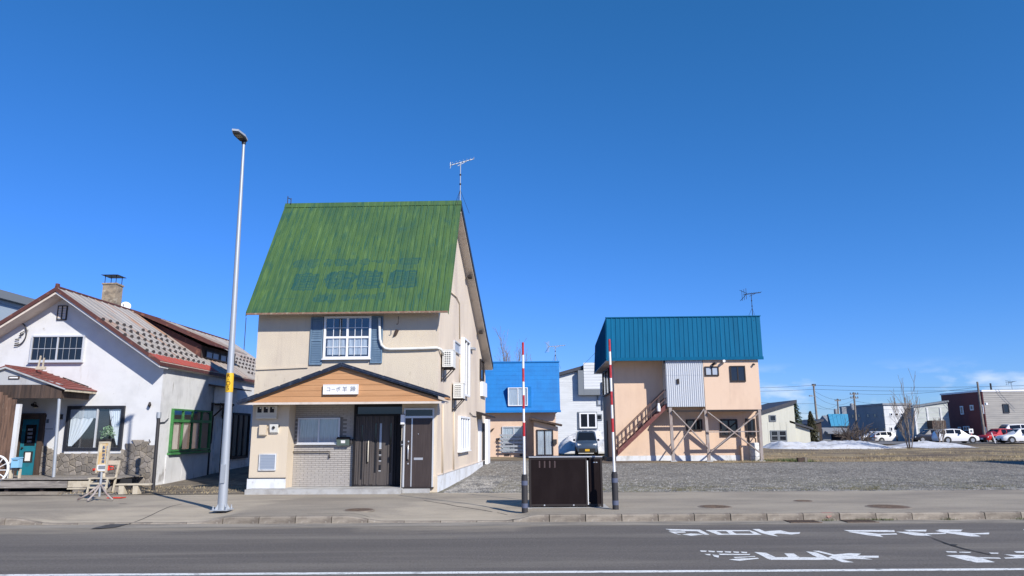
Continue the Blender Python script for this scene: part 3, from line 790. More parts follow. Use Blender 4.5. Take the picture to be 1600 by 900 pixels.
def sn3(u, v):
    x = 36 + 6 * u; y = 67 + 5 * v
    return x, y, .33 + math.sin(math.pi * v) * math.sin(math.pi * u) ** .5 * (.42 + .2 * noise.noise(Vector((x * .8, y * .8, 2))))
snow('snow_ridge', sn3, 50, 10, 'thin white ridge of snow before the parked white hatchback')

# ------------------------------------------------------------------ street furniture
# lamp post
base = onz(347, 797, .14)
top = at(381, 222, base.y)
t = thing('street_lamp', 'tall grey tapered street lamp with flat head and yellow number sleeve beside the dropped kerb', 'street lamp', (base.x, base.y, .14))
tp = top - Vector((base.x, base.y, .14))
b = MB(); b.tube([(0, 0, 0), tuple(tp * .28), tuple(tp)], [.110, .084, .034], 20)
pole = b.build('pole', C['galv'], t, smooth='auto')
b = MB(); b.box(-.2, .2, -.2, .2, 0, .022)
for a in (45, 135, 225, 315):
    ca, sa = math.cos(R(a)), math.sin(R(a))
    b.slab([(ca * .10, sa * .10, .022), (ca * .19, sa * .19, .022), (ca * .10, sa * .10, .16)], (-sa * .016, ca * .016, 0))
b.build('base_plate', C['galv'], t)
for sx in (-1, 1):
    for sy in (-1, 1):
        b = MB(); b.lathe([(.024, .022), (.024, .06), (.014, .062), (.014, .11)], (sx * .155, sy * .155, 0), 8); b.build('anchor_bolt', C['galv'], t)
b = MB(); b.box(-.05, .05, -.128, -.09, .62, 1.05); b.build('service_hatch', C['galv'], t)
u0, u1 = (at(356, 613, base.y).z - .14) / tp.z, (at(358, 583, base.y).z - .14) / tp.z
b = MB(); b.tube([tuple(tp * u0), tuple(tp * (u0 + .004)), tuple(tp * (u1 - .004)), tuple(tp * u1)], [.088, .091, .088, .082], 20)
slv = b.build('number_sleeve', C['yellow'], t, smooth='auto')
for ch, uu, sz in (('R', .86, .12), ('・', .65, .09), ('O', .45, .15), ('5', .19, .15)):
    c = tp * (u0 + (u1 - u0) * uu)
    text_part('number_print', ch, sz, C['yellow_ink'], slv, lambda u, v, w, c=c: (c.x + .02 + .0925 * math.sin(u / .0925) - .02, c.y - .0925 * math.cos(u / .0925) - .002 - w, c.z + v))
hx = [(-.03, .06), (-.11, .0), (-.13, -.30), (-.07, -.46), (.08, -.43), (.13, -.18), (.08, .04)]
b = MB()
hd = lambda x, y, z: (tp.x + x - .16 * (-y) , tp.y + y, tp.z + .02 + z - y * .16)
b.slab([hd(x, y, .03) for x, y in hx], (0, 0, .05))
head = b.build('lamp_head', C['galv'], t)
b = MB(); b.slab([hd(x * .86, y * .9 - .01, .0) for x, y in hx], (0, 0, .028)); b.build('underside', C['lamp_dark'], head)
for k in range(2):
    b = MB()
    for j in range(3): b.slab([hd(-.07 + j * .05 + q * .04, -.32 + k * .08 + w * .05, -.006) for q, w in ((0, 0), (1, 0), (1, 1), (0, 1))], (0, 0, .006))
    b.build('led_module', C['led'], head, kind='stuff')
b = MB(); b.lathe([(.05, -.06), (.055, 0), (.05, .03)], tuple(tp), 12); b.build('collar', C['lamp_dark'], t, smooth='auto')

# red and white snow poles
def snow_pole(px, py, ptop, label):
    p = onz(px, py, .14)
    z = pave_z(p.x, p.y)
    q = at(*ptop, p.y)
    t = thing('snow_pole', label, 'marker pole', (p.x, p.y, z), 0, 'red and white snow poles')
    ax = Vector((q.x - p.x, 0, q.z - z))
    H = ax.z
    ax = ax / H
    ph = .80
    b = MB(); b.tube([(0, 0, 0), tuple(ax * ph)], .072, 14); base = b.build('base_post', C['post_black'], t, smooth='auto')
    for zz, m_ in ((.60, 'post_band'), (.10, 'post_band')):
        b = MB(); b.tube([tuple(ax * zz), tuple(ax * (zz + .1))], .075, 14); b.build('reflector_band', C[m_], base, smooth='auto')
    b = MB(); b.tube([tuple(ax * ph), tuple(ax * (ph + .04))], .06, 12); b.build('socket', C['post_black'], base, smooth='auto')
    # stripes from the top: seven short bands, then the long white shaft
    cur = H
    for i in range(7):
        hgt = .315 if i else .30
        b = MB(); b.tube([tuple(ax * (cur - hgt)), tuple(ax * cur)], .028 if i < 6 else .032, 10)
        b.build('red_stripe' if i % 2 == 0 else 'white_stripe', C['red_paint' if i % 2 == 0 else 'white_paint'], t, smooth='auto')
        cur -= hgt
    b = MB(); b.tube([tuple(ax * ph), tuple(ax * cur)], .029, 10); b.build('shaft', C['white_paint'], t, smooth='auto')
snow_pole(820, 798, (817, 535), 'red and white striped snow pole between the green roofed house and the brown bin box')
snow_pole(962, 796, (952, 530), 'red and white striped snow pole standing before the teal roofed house')

# folding refuse box
p0 = onz(829, 793, .14); p1 = onz(942, 793, .14)
W = p1.x - p0.x
t = thing('refuse_box', 'dark brown perforated metal refuse box standing on the pavement between two snow poles', 'refuse box', (p0.x, p0.y, .145), 0)
Hh = 1.15; Dp = .62
k = W / 113.0
for xx in (0, 89 * k, W):
    b = MB(); b.box(xx - .022, xx + .022, -.012, .03, 0, Hh); b.build('corner_post', C['bronze'], t)
for xx in (0, W):
    b = MB(); b.box(xx - .02, xx + .02, Dp - .04, Dp, 0, Hh); b.build('corner_post', C['bronze'], t)
b = MB()
b.box(0.022, 89 * k - .022, -.010, .028, Hh - .05, Hh); b.box(.022, 89 * k - .022, -.010, .028, .02, .07)
b.box(94 * k, W - .022, -.010, .028, Hh - .05, Hh - .002); b.box(94 * k, W - .022, -.010, .028, .02, .07)
fr = b.build('frame_rail', C['bronze'], t, kind='stuff')
b = MB(); b.box(.024, 89 * k - .024, 0, .012, .072, Hh - .052); fp = b.build('front_panel', C['box_brown'], t)
for i in range(4):
    x = (14 + i * 8.1) * k
    b = MB(); b.box(x, x + .028, -.006, 0.001, Hh - .24, Hh - .085); b.build('vent_slot', C['box_slot'], fp)
    b = MB(); b.box(x + .008, x + .018, -.008, -.0055, Hh - .235, Hh - .09); b.build('slot_gap', C['room'], fp)
b = MB(); b.box(94 * k, W - .024, .002, .014, .072, Hh - .052); sp = b.build('side_door', C['box_brown'], t)
b = MB(); b.box(W - .19, W - .15, -.004, .0025, Hh - .13, Hh - .11); b.box(W - .13, W - .09, -.004, .0025, Hh - .13, Hh - .11); b.build('label_plate', C['bolt'], sp)
b = MB(); b.box(90.6 * k, 92.2 * k, .02, .04, .05, Hh - .08); b.build('pale_strut', C['pvc_white'], t)
b = MB(); b.box(-.012, .0, .03, Dp - .04, .05, Hh - .03); b.box(W, W + .012, .03, Dp - .04, .05, Hh - .03); b.build('end_panel', C['box_brown'], t)
b = MB(); b.box(0, W, Dp, Dp + .014, .05, Hh - .03); b.build('back_panel', C['box_brown'], t)
b = MB(); b.box(-.03, W + .03, -.03, Dp + .03, Hh + .002, Hh + .02); ld_ = b.build('lid', C['bronze'], t)
b = MB(); b.box(-.032, W + .032, -.034, -.0305, Hh + .002, Hh + .022); b.build('lid_edge', C['alu'], ld_)
for x in (22 * k, 68 * k):
    b = MB(); b.tube([(x, -.02, .045), (x, -.008, .045)], .02, 8); b.build('bolt', C['bolt'], t)
b = MB(); b.box(-.12, W + .14, -.14, Dp + .1, -.03, -.004); b.build('ground_slab', C['concrete'], t)

# ------------------------------------------------------------------ shared building pieces
def mpF(y0): return lambda u, v, w: (u, y0 - w, v)
def mpS(x0, k=0.0): return lambda u, v, w: (x0 + k * u + w, u, v)
def mpL(x0): return lambda u, v, w: (x0 - w, -u, v)

def window(parent, mp, u0, u1, v0, v1, frame='pvc_white', glass='dark_glass', fw=.05, out=.05, cols=1, rows=1, bars=(), curtain=None, sill=False, name='window', label=None, cover=1.0, sash=True):
    """frame with its panes; bars = thin glazing bars as (u0,v0,u1,v1) fractions"""
    b = MB(mp)
    def bx(a0, a1, c0, c1, w0, w1): b.slab([(a0, c0, w0), (a1, c0, w0), (a1, c1, w0), (a0, c1, w0)], (0, 0, w1 - w0))
    bx(u0 - fw, u1 + fw, v0 - fw, v0, 0.002, out); bx(u0 - fw, u1 + fw, v1, v1 + fw, 0.002, out)
    bx(u0 - fw, u0, v0, v1, 0.002, out); bx(u1, u1 + fw, v0, v1, 0.002, out)
    f = b.build(name, C[frame], parent, label=label)
    dw, dh = (u1 - u0) / cols, (v1 - v0) / rows
    m = fw * .5
    for i in range(1, cols):
        b = MB(mp); bx(u0 + i * dw - m, u0 + i * dw + m, v0, v1, 0.003, out * .86); b.build('mullion', C[frame], f)
    for j in range(1, rows):
        b = MB(mp); bx(u0, u1, v0 + j * dh - m, v0 + j * dh + m, 0.0035, out * .80); b.build('mullion', C[frame], f)
    if bars:
        b = MB(mp)
        for a0, c0, a1, c1 in bars:
            bx(u0 + a0 * (u1 - u0), u0 + a1 * (u1 - u0), v0 + c0 * (v1 - v0), v0 + c1 * (v1 - v0), out * .55, out * .72)
        b.build('glazing_bar', C[frame], f, kind='stuff')
    if sill:
        b = MB(mp); bx(u0 - fw - .02, u1 + fw + .02, v0 - fw - .035, v0 - fw - .001, 0.001, out + .05); b.build('sill', C[frame], f)
    for i in range(cols):
        for j in range(rows):
            b = MB(mp)
            g = .004
            a0, a1 = u0 + i * dw + (m if i else 0), u0 + (i + 1) * dw - (m if i < cols - 1 else 0)
            c0, c1 = v0 + j * dh + (m if j else 0), v0 + (j + 1) * dh - (m if j < rows - 1 else 0)
            if glass == 'glass':
                b.poly([(a0, c0, out * .45), (a1, c0, out * .45), (a1, c1, out * .45), (a0, c1, out * .45)])
            else:
                bx(a0, a1, c0, c1, 0.004, out * .45)
            b.build('pane', C[glass], f)
    if glass == 'glass':
        b = MB(mp); b.slab([(u0, v0, .003), (u1, v0, .003), (u1, v1, .003), (u0, v1, .003)], (0, 0, .003)); b.build('dark_room', C['room'], f)
    if curtain:
        for (a0, a1, c0) in ([(0, .5 * cover, 0), (1 - .5 * cover, 1, 0)] if curtain is not True and curtain == 'pair' else [(0, 1, 0)]):
            b = MB(mp)
            n = max(14, int((a1 - a0) * (u1 - u0) * 60))
            b.grid(n, 1, lambda p, q: (u0 + (a0 + (a1 - a0) * p) * (u1 - u0), v0 + q * (v1 - v0), .012 + .004 * math.sin(p * n * .9) + .002 * math.sin(p * n * .37)))
            b.build('curtain', C['curtain'], f, smooth=True)
    return f

def aircon(fr, pts, label, mp_side, group='outdoor air conditioner units on the cream wall'):
    """outdoor unit on a side wall: pts = (u0, u1, v0, v1) on the wall, mp maps wall coordinates"""
    pass

def yagi(o_name, label, loc, h, boom, yaw, els=7, size=.35, mat_='galv', stay=True, kind_rot=0.12, refl=True):
    t = thing(o_name, label, 'antenna', loc, yaw, 'rooftop TV antennas')
    b = MB(); b.tube([(0, 0, -.25), (0, 0, h)], .017, 8); b.build('mast', C[mat_], t)
    b = MB()
    z = h
    b.tube([(-boom * .42, 0, z - kind_rot * boom * .42), (boom * .58, 0, z + kind_rot * boom * .58)], .018, 6)
    b.tube([(-boom * .12, 0, z - .14), (boom * .25, 0, z + kind_rot * boom * .25 - .02)], .012, 6)
    b.build('boom', C[mat_], t)
    for i in range(els):
        u = i / (els - 1)
        x = -boom * .36 + boom * .92 * u
        b = MB(); b.tube([(x, -size * (1 - .35 * u), z + kind_rot * x + .02), (x, size * (1 - .35 * u), z + kind_rot * x + .02)], .009, 5); b.build('element', C[mat_], t)
    b = MB()
    for s in ((-1, 1) if refl else ()): b.beam((-boom * .42, -.28, z - kind_rot * boom * .42 + s * .02), (-boom * .42 - .12, 0 + .28, z - kind_rot * boom * .42 + s * .30), .018)
    for q in ((-.25, 0, .25) if refl else (-.05, .05)): b.tube([(-boom * .43, q, z - kind_rot * boom * .42 - (.3 if refl else .1)), (-boom * .43, q, z - kind_rot * boom * .42 + (.3 if refl else .1))], .012, 5)
    b.build('reflector', C[mat_], t)
    if stay:
        b = MB()
        for zz in (h * .45, h * .68): b.tube([(0, 0, zz), (0, 0, zz + .05)], .034, 8)
        for a in (0.6, 2.2, 4.3):
            b.tube([(0, 0, .5), (.45 * math.cos(a), .45 * math.sin(a), -.28)], .008, 4)
        b.build('clamp', C['bronze'], t)
    return t

# ------------------------------------------------------------------ the green roofed house
G = Frame(Vector((at(535, 769, 22.55).x, 22.55, .14)), -2)
gh = thing_in(G, 'green_roofed_house', 'tall cream house with a steep weathered green metal roof and an orange timber porch gable', 'house', 0, 0, 0)
XL, XR, KS, YB = -2.89, 2.84, .047, 12.3
EZ, RZ, RY = 5.42, 9.80, 2.30
sk = lambda y: KS * y
ED = .50     # eave overhang
BASE = .14   # height of the step top above the pavement
# rear eave from the verge seen on the right
r_y, r_z = G.s(769, 570, 3.19, KS)
r_y = min(max(r_y, 12.0), 13.4)
zr_at = lambda y: RZ + (r_z - RZ) * (y - RY) / (r_y - RY)          # rear slope
zf_at = lambda y: EZ + (RZ - EZ) * (y + ED) / (RY + ED)          # front slope
TH = .16
yr_wall = YB
b = MB()
def gable_pts(x):
    return [(x, 0, .0), (x, 0, zf_at(0) - TH), (x + sk(RY), RY, RZ - TH - .04), (x + sk(yr_wall), yr_wall, zr_at(yr_wall) - TH), (x + sk(yr_wall), yr_wall, 0)]
gp, gq = gable_pts(XL), gable_pts(XR)
RB, RH = .62, 2.72        # ground floor recess depth and height
u_t0 = G.f(449, 700, 0)[0]; u_t1 = G.f(627, 700, 0)[0]
# front wall with the recess cut out: left pillar, right bay, upper part, and the recess lining
b.m = 1
b.poly([(XL, 0, 0), (u_t0, 0, 0), (u_t0, 0, RH), (XL, 0, RH)])
b.poly([(u_t1, 0, 0), (XR, 0, 0), (XR, 0, RH), (u_t1, 0, RH)])
b.m = 0
b.poly([(XL, 0, RH), (XR, 0, RH), (XR, 0, gq[1][2]), (XL, 0, gp[1][2])])
b.m = 1
b.poly([(u_t0, 0, 0), (u_t0, RB, 0), (u_t0, RB, RH), (u_t0, 0, RH)])
b.poly([(u_t1, RB, 0), (u_t1, 0, 0), (u_t1, 0, RH), (u_t1, RB, RH)])
b.poly([(u_t0, 0, RH), (u_t0, RB, RH), (u_t1, RB, RH), (u_t1, 0, RH)])
b.poly([(u_t0, RB, 0), (u_t1, RB, 0), (u_t1, RB, RH), (u_t0, RB, RH)])
b.m = 2
b.poly(gq); b.poly(gp[::-1])
b.poly([gp[3], gq[3], gq[4], gp[4]])
C['cream_side'] = mat('cream_side', (0.67, 0.575, 0.46), 0.92, [dict(color=(0.56, 0.475, 0.395), scale=0.7, stretch=(1, 1, .4), lo=.42, hi=.66), dict(color=(0.40, 0.34, 0.27), scale=3, stretch=(2.5, 2.5, .14), lo=.57, hi=.74, fac=.45)], bump=(30, .35), spec=.2)
wall = b.build('wall', [C['cream'], C['cream_smooth'], C['cream_side']], gh, recalc=False)

# plinth along the side and front of the pillars
mps = mpS(XR, KS)
b = MB(mps)
ph = G.s(684, 743, XR, KS)[1]; ph2 = G.s(753, 725, XR, KS)[1]
b.slab([(0.0, -.05, .0), (YB, -.05, .0), (YB, ph, .0), (0.0, ph, .0)], (0, 0, .035))
b.build('plinth', C['plinth'], gh)
b = MB(mps)
b.slab([(0.0, ph + .002, .002), (YB, ph + .002, .002), (YB, ph + .03, .002), (0.0, ph + .03, .002)], (0, 0, .05))
b.build('flashing', C['soffit'], gh)
b = MB(); b.box(XL - .03, u_t0 + .005, -.035, -.001, .10, .42); b.box(XL - .03, XL - .001, 0, .6, .1, .42)
b.build('plinth', C['plinth'], gh)
b = MB(); b.box(XL - .01, u_t0 + .005, -.05, -.001, .423, .445); b.build('flashing', C['bronze'], gh)
b = MB(); b.box(XR - .27, XR + .03, -.032, -.001, -.05, .47); b.build('plinth', C['cream_smooth'], gh)

# concrete entrance steps
s0 = G.f(383, 772, -.55)[0]; s1 = G.f(625, 768, -.55)[0]; s2 = G.f(683, 770, -.4)[0]
b = MB(); b.box(s0, s1, -.60, RB - .002, -.12, BASE); st = b.build('step', C['concrete'], gh)
b = MB(); b.box(s1 + .012, s2 - .26, -.30, .0, -.12, BASE - .02); b.build('step', C['concrete'], gh)

# ---- roof: deck, folded panels, ridge, verges, soffits
e0, e1 = G.f(385, 489, -ED)[0], G.f(700, 484, -ED)[0]
r0, r1 = G.f(447, 320, RY)[0], G.f(720, 315, RY)[0]
rr0, rr1 = e0 + sk(r_y) + .1, e1 + sk(r_y) + .02
roof = None
b = MB()
T = .05
fe = [(e0, -ED, EZ), (e1, -ED, EZ)]; fr_ = [(r0, RY, RZ), (r1, RY, RZ)]; re = [(rr0, r_y, r_z), (rr1, r_y, r_z)]
dn = lambda p, d=T: (p[0], p[1], p[2] - d)
b.slab([fe[0], fe[1], fr_[1], fr_[0]], (0, 0.03, -T)); b.slab([fr_[0], fr_[1], re[1], re[0]], (0, 0, -T))
roof = b.build('roof', C['soffit'], gh)
fn_ = Vector((0, -(RZ - EZ), (RY + ED))).normalized()       # outward normal of the front slope
def fslope(u, s, h):
    """u 0..1 along the eave, s 0..1 up the slope, h above the surface"""
    x = (e0 + (e1 - e0) * u) * (1 - s) + (r0 + (r1 - r0) * u) * s
    y = -ED + (RY + ED) * s; z = EZ + (RZ - EZ) * s
    p = Vector((x, y, z)) + fn_ * (h + .006)
    return p
# painted-over lettering: patch outlines in roof coordinates
def roof_uv(px, py):
    d = ray(px, py)
    c = G.loc(EYE); dl = Vector((d.dot(G.ex), d.dot(G.ey), d.z))
    p0 = Vector((0, -ED, EZ))
    t = (p0 - c).dot(fn_) / dl.dot(fn_)
    p = c + dl * t
    return p.x, (p.y + ED) / (RY + ED)
SL = math.hypot(RY + ED, RZ - EZ)
zp = lambda x, y: (430 + x / 6.4, 380 + y / 6.4)
blobs = []
for cx, cy, w, h, pw in [(235, 210, 110, 74, 3), (385, 205, 92, 84, 3), (525, 200, 78, 74, 3), (650, 195, 104, 74, 3), (765, 195, 96, 78, 3), (900, 190, 94, 60, 2.4), (1030, 182, 120, 24, 3), (1165, 188, 74, 54, 2), (1345, 182, 205, 66, 5),
                     (305, 390, 250, 165, 5), (655, 375, 280, 175, 5), (950, 366, 250, 180, 5), (1280, 360, 280, 172, 5),
                     (450, 555, 128, 74, 3), (560, 550, 82, 84, 3), (705, 545, 84, 62, 3), (790, 540, 70, 45, 2.2), (860, 540, 74, 62, 2.2), (925, 535, 50, 50, 2), (985, 537, 52, 52, 2), (1065, 532, 62, 74, 4), (140, 558, 180, 12, 4)]:
    a = roof_uv(*zp(cx - w / 2, cy)); c = roof_uv(*zp(cx + w / 2, cy)); d_ = roof_uv(*zp(cx, cy + h / 2)); e_ = roof_uv(*zp(cx, cy - h / 2))
    blobs.append(((a[0] + c[0]) / 2, (d_[1] + e_[1]) / 2, abs(c[0] - a[0]) / 2, abs(e_[1] - d_[1]) / 2, pw))
def glyph_test(ch):
    cu = bpy.data.curves.new('tmp', 'FONT'); cu.body = ch; cu.size = 1.0; cu.align_x = 'CENTER'; cu.align_y = 'CENTER'; cu.resolution_u = 2
    o_ = bpy.data.objects.new('tmp', cu); col.objects.link(o_)
    me_ = bpy.data.meshes.new_from_object(o_.evaluated_get(bpy.context.evaluated_depsgraph_get()))
    bpy.data.objects.remove(o_); bpy.data.curves.remove(cu)
    tr_ = BVHTree.FromPolygons([v.co.copy() for v in me_.vertices], [tuple(p_.vertices) for p_ in me_.polygons])
    bpy.data.meshes.remove(me_)
    return lambda u, v: tr_.ray_cast(Vector((u, v, 1)), Vector((0, 0, -1)))[0] is not None
glyphs = [glyph_test(c_) for c_ in '屋防建庫']
def printed(x, s):
    nx = noise.noise(Vector((x * 5, s * 22, 0))) * .16 + noise.noise(Vector((x * 14, s * 60, 4))) * .10
    for bi, (bx_, bs, hw, hh, pw) in enumerate(blobs):
        q = abs((x - bx_) / hw) ** pw + abs((s - bs) / hh) ** pw
        if q < 2.2:
            v = q ** (1 / pw) + nx
            if v < 1:
                if v > .90: return 1.0
                g_ = 0.0
                if 9 <= bi <= 12 and glyphs[bi - 9]((x - bx_) / hw * .50, (s - bs) / hh * .46): g_ = .45
                return .52 + g_ + .34 * noise.noise(Vector((x * 17, s * 75, 9)))
    return 0.0
NP = 27
NS = 150
for i in range(NP):
    u_a, u_b = i / NP, (i + 1) / NP
    wdt = (e1 - e0) / NP
    prof = [(0, 0), (.010, .026), (.034, .028), (.044, .002), (.10, .003), (.108, .011), (.120, .011), (.128, .003), (wdt * .80, .004), (wdt * .86, .002), (wdt - .0015, 0)]
    b = MB(); vals = []
    ids = []
    for q, h in prof:
        rowi = []
        for j in range(NS + 1):
            s = j / NS
            p = fslope(u_a + q / wdt * (u_b - u_a), s, h + .004 * noise.noise(Vector((i * 3.1, s * 4, q * 3))))
            rowi.append(b.P(p))
            seam_shade = (.75 if h < .004 and .03 < q < .06 else (.40 if .8 * wdt < q < .9 * wdt else 0)) * max(0, .62 + 1.1 * noise.noise(Vector((i * 5.3 + q, s * 9, 2))))  # rib feet and panel edges darkened: painted shade together with dirt
            vals.append(max(0.0, min(1.0, max(seam_shade, printed(p.x, s)))))
        ids.append(rowi)
    for a in range(len(prof) - 1):
        for j in range(NS): b.face((ids[a][j], ids[a + 1][j], ids[a + 1][j + 1], ids[a][j + 1]))
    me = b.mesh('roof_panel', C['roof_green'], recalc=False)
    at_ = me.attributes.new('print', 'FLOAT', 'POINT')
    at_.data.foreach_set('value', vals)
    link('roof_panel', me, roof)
# plain panels on the rear slope
for i in range(14):
    b = MB()
    u_a, u_b = i / 14, (i + 1) / 14
    q = lambda u, s, h: (((r0 + (r1 - r0) * u) * (1 - s) + (rr0 + (rr1 - rr0) * u) * s), RY + (r_y - RY) * s, RZ + (r_z - RZ) * s + h)
    b.slab([q(u_a, 0, .004), q(u_b - .004, 0, .004), q(u_b - .004, 1, .004), q(u_a, 1, .004)], (0, 0, .014))
    b.slab([q(u_a, 0, .018), q(u_a + .01, 0, .018), q(u_a + .01, 1, .018), q(u_a, 1, .018)], (0, 0, .03))
    b.build('roof_panel', C['roof_green'], roof)
b = MB()
b.slab([(r0 - .03, RY - .10, RZ - .10), (r1 + .03, RY - .10, RZ - .10), (r1 + .03, RY, RZ + .085), (r0 - .03, RY, RZ + .085)], (0, .02, .012))
b.slab([(r0 - .03, RY + .02, RZ + .085), (r1 + .03, RY + .02, RZ + .085), (r1 + .03, RY + .16, RZ + .02), (r0 - .03, RY + .16, RZ + .02)], (0, 0, .012))
b.build('ridge_cap', C['roof_green'], roof)
b = MB(); b.slab([(e0, -ED - .015, EZ - .045), (e1, -ED - .015, EZ - .045), (e1, -ED - .015, EZ + .01), (e0, -ED - .015, EZ + .01)], (0, .012, 0)); b.build('eave_edge', C['rust_edge'], roof)
# right verge: dark edge and pale soffit down the rear slope and up the front
def verge(x_e, x_r, x_rr, sgn):
    b = MB()
    for (p, q) in (((x_e, -ED, EZ), (x_r, RY, RZ)), ((x_r, RY, RZ), (x_rr, r_y, r_z))):
        b.slab([(p[0], p[1], p[2] - .17), (q[0], q[1], q[2] - .17), (q[0], q[1], q[2] + .035), (p[0], p[1], p[2] + .035)], (sgn * .03, 0, 0))
    return b
b = MB()
p, q = (e1, -ED, EZ), (r1, RY, RZ)
b.slab([(p[0], p[1], p[2] - .10), (q[0], q[1], q[2] - .10), (q[0], q[1], q[2] + .03), (p[0], p[1], p[2] + .03)], (.022, 0, 0)); b.build('verge_board', C['roof_green'], roof)
b = MB()
p, q = (r1, RY + .02, RZ), (rr1, r_y, r_z)
b.slab([(p[0], p[1], p[2] - .20), (q[0], q[1], q[2] - .20), (q[0], q[1], q[2] + .03), (p[0], p[1], p[2] + .03)], (.03, 0, 0)); b.build('verge_board', C['black_trim'], roof)
b = MB()
b.slab([(XR + sk(RY) + .003, RY + .15, RZ - .22), (r1 - .001, RY + .15, RZ - .22), (rr1 - .001, r_y - .02, r_z - .15), (XR + sk(r_y) + .003, r_y - .02, r_z - .15)], (0, 0, -.10))
sf = b.build('soffit_board', C['soffit'], roof)
for px, py in ((735, 434), (752, 513)):
    yy, zz = G.s(px, py, XR + .2, KS)
    zz = zr_at(yy) - .315
    b = MB(); x = XR + sk(yy) + .1
    b.box(x, x + .14, yy - .22, yy + .22, zz - .07, zz + .0); b.build('soffit_vent', C['bronze'], roof)
b = MB(); p, q = (e0, -ED, EZ), (r0, RY, RZ)
b.slab([(p[0], p[1], p[2] - .10), (q[0], q[1], q[2] - .10), (q[0], q[1], q[2] + .03), (p[0], p[1], p[2] + .03)], (-.022, 0, 0)); b.build('verge_board', C['roof_green'], roof)
b = MB(); p, q = (r0, RY + .02, RZ), (rr0, r_y, r_z)
b.slab([(p[0], p[1], p[2] - .20), (q[0], q[1], q[2] - .20), (q[0], q[1], q[2] + .03), (p[0], p[1], p[2] + .03)], (-.03, 0, 0)); b.build('verge_board', C['black_trim'], roof)
# little iron bracket at the left end of the ridge
b = MB(); x = r0 + .05
b.tube([(x, RY, RZ + .05), (x, RY, RZ + .36)], .014, 6); b.tube([(x + .14, RY - .05, RZ + .05), (x + .14, RY - .05, RZ + .26)], .014, 6); b.tube([(x, RY, RZ + .30), (x + .14, RY - .05, RZ + .22)], .012, 6)
b.build('ridge_bracket', C['bronze'], roof)

# ---- upper front window, shutters
mpf = mpF(0.0)
w0, z1 = G.f(511, 498); w1, z0 = G.f(576, 557)
f = window(gh, mpf, w0, w1, z0, z1, 'pvc_white', 'glass', fw=.065, out=.07, cols=2, rows=2, sill=True)
# glazing bars: 3 x 2 lights in each upper sash, faint grid below
bars = MB(mpf)
for c in range(2):
    for r_ in range(2):
        a0 = w0 + (w1 - w0) * (c * .5 + .02); a1 = w0 + (w1 - w0) * (c * .5 + .48)
        c0 = z0 + (z1 - z0) * (.5 * r_ + .02); c1 = z0 + (z1 - z0) * (.5 * r_ + .48)
        for q in (1 / 3, 2 / 3): bars.slab([(a0 + (a1 - a0) * q - .009, c0, .036), (a0 + (a1 - a0) * q + .009, c0, .036), (a0 + (a1 - a0) * q + .009, c1, .036), (a0 + (a1 - a0) * q - .009, c1, .036)], (0, 0, .008))
        bars.slab([(a0, (c0 + c1) / 2 - .009, .0365), (a1, (c0 + c1) / 2 - .009, .0365), (a1, (c0 + c1) / 2 + .009, .0365), (a0, (c0 + c1) / 2 + .009, .0365)], (0, 0, .008))
bars.build('glazing_bar', C['pvc_white'], f, kind='stuff')
for c in range(2):
    a0 = w0 + (w1 - w0) * (c * .5 + .04); a1 = w0 + (w1 - w0) * (c * .5 + .46)
    b = MB(mpf)
    b.grid(26, 6, lambda p, q: (a0 + (a1 - a0) * p, z0 + (.05 + .42 * q) * (z1 - z0), .013 + .006 * math.sin(p * 24 + q * 1.2) ))
    b.build('curtain', C['curtain'], f, smooth=True)
def shutter(q0, q1, label=None):
    (a0, c1), (a1, c0) = G.f(*q0), G.f(*q1)
    b = MB(mpf)
    def bx(x0, x1, y0, y1, d0, d1): b.slab([(x0, y0, d0), (x1, y0, d0), (x1, y1, d0), (x0, y1, d0)], (0, 0, d1 - d0))
    bx(a0, a1, c0, c1, .002, .03)
    s = b.build('window_shutter', C['shutter'], gh)
    m_ = (c0 + c1) / 2 + .02
    for lo, hi in ((c0 + .07, m_ - .05), (m_ + .05, c1 - .07)):
        n = 9
        for j in range(n):
            b = MB(mpf); y0 = lo + (hi - lo) * j / n
            b.slab([(a0 + .05, y0, .028), (a1 - .05, y0, .028), (a1 - .05, y0 + (hi - lo) / n * .8, .034), (a0 + .05, y0 + (hi - lo) / n * .8, .034)], (0, 0, .014))
            b.build('louvre_slat', C['shutter'], s)
    b = MB(mpf)
    for y0, y1 in ((c0, c0 + .055), (m_ - .035, m_ + .035), (c1 - .055, c1)): bx(a0 + .002, a1 - .002, y0, y1, .031, .052)
    bx(a0, a0 + .04, c0, c1, .0305, .05); bx(a1 - .04, a1, c0, c1, .0305, .05)
    b.build('shutter_frame', C['shutter'], s)
shutter((487, 496), (503, 570)); shutter((581, 494), (597, 567.5))
# curved pipe to the air conditioner, trims, hook, vent
tr = lambda px, py, d=-.05: (G.f(px, py, d)[0], d, G.f(px, py, d)[1])
pts = [tr(593, 499, -.10), tr(593, 515, -.10), tr(593.5, 530, -.10), tr(596, 539, -.095), tr(602, 544.5, -.08), tr(610, 545.6, -.07), tr(640, 545, -.07), tr(683, 543.5, -.07)]
pts.append((XR + .07, .05, pts[-1][2] - .03)); pts.append((XR + .10, .4, pts[-1][2] - .12))
b = MB(); b.tube(pts, .042, 10); b.build('coolant_pipe', C['ac_white'], gh, smooth=True)
b = MB(); b.tube([tr(593, 499, -.10), (tr(593, 497, 0)[0], .02, tr(593, 497, 0)[2])], .045, 10); b.build('pipe_elbow', C['ac_white'], gh, smooth=True)
a = tr(401, 577, -.03); c = tr(481, 573.5, -.03)
b = MB(); b.beam(a, c, .03, .045); b.build('trim_strip', C['cream_smooth'], gh)
b = MB(); x = G.f(623, 486, -.3)[0]; zt = EZ - .12
b.tube([(x, -.33, zt), (x, -.33, zt - .22), (x - .03, -.33, zt - .25), (x - .06, -.33, zt - .24)], .012, 6); b.build('eave_hook', C['bronze'], gh)
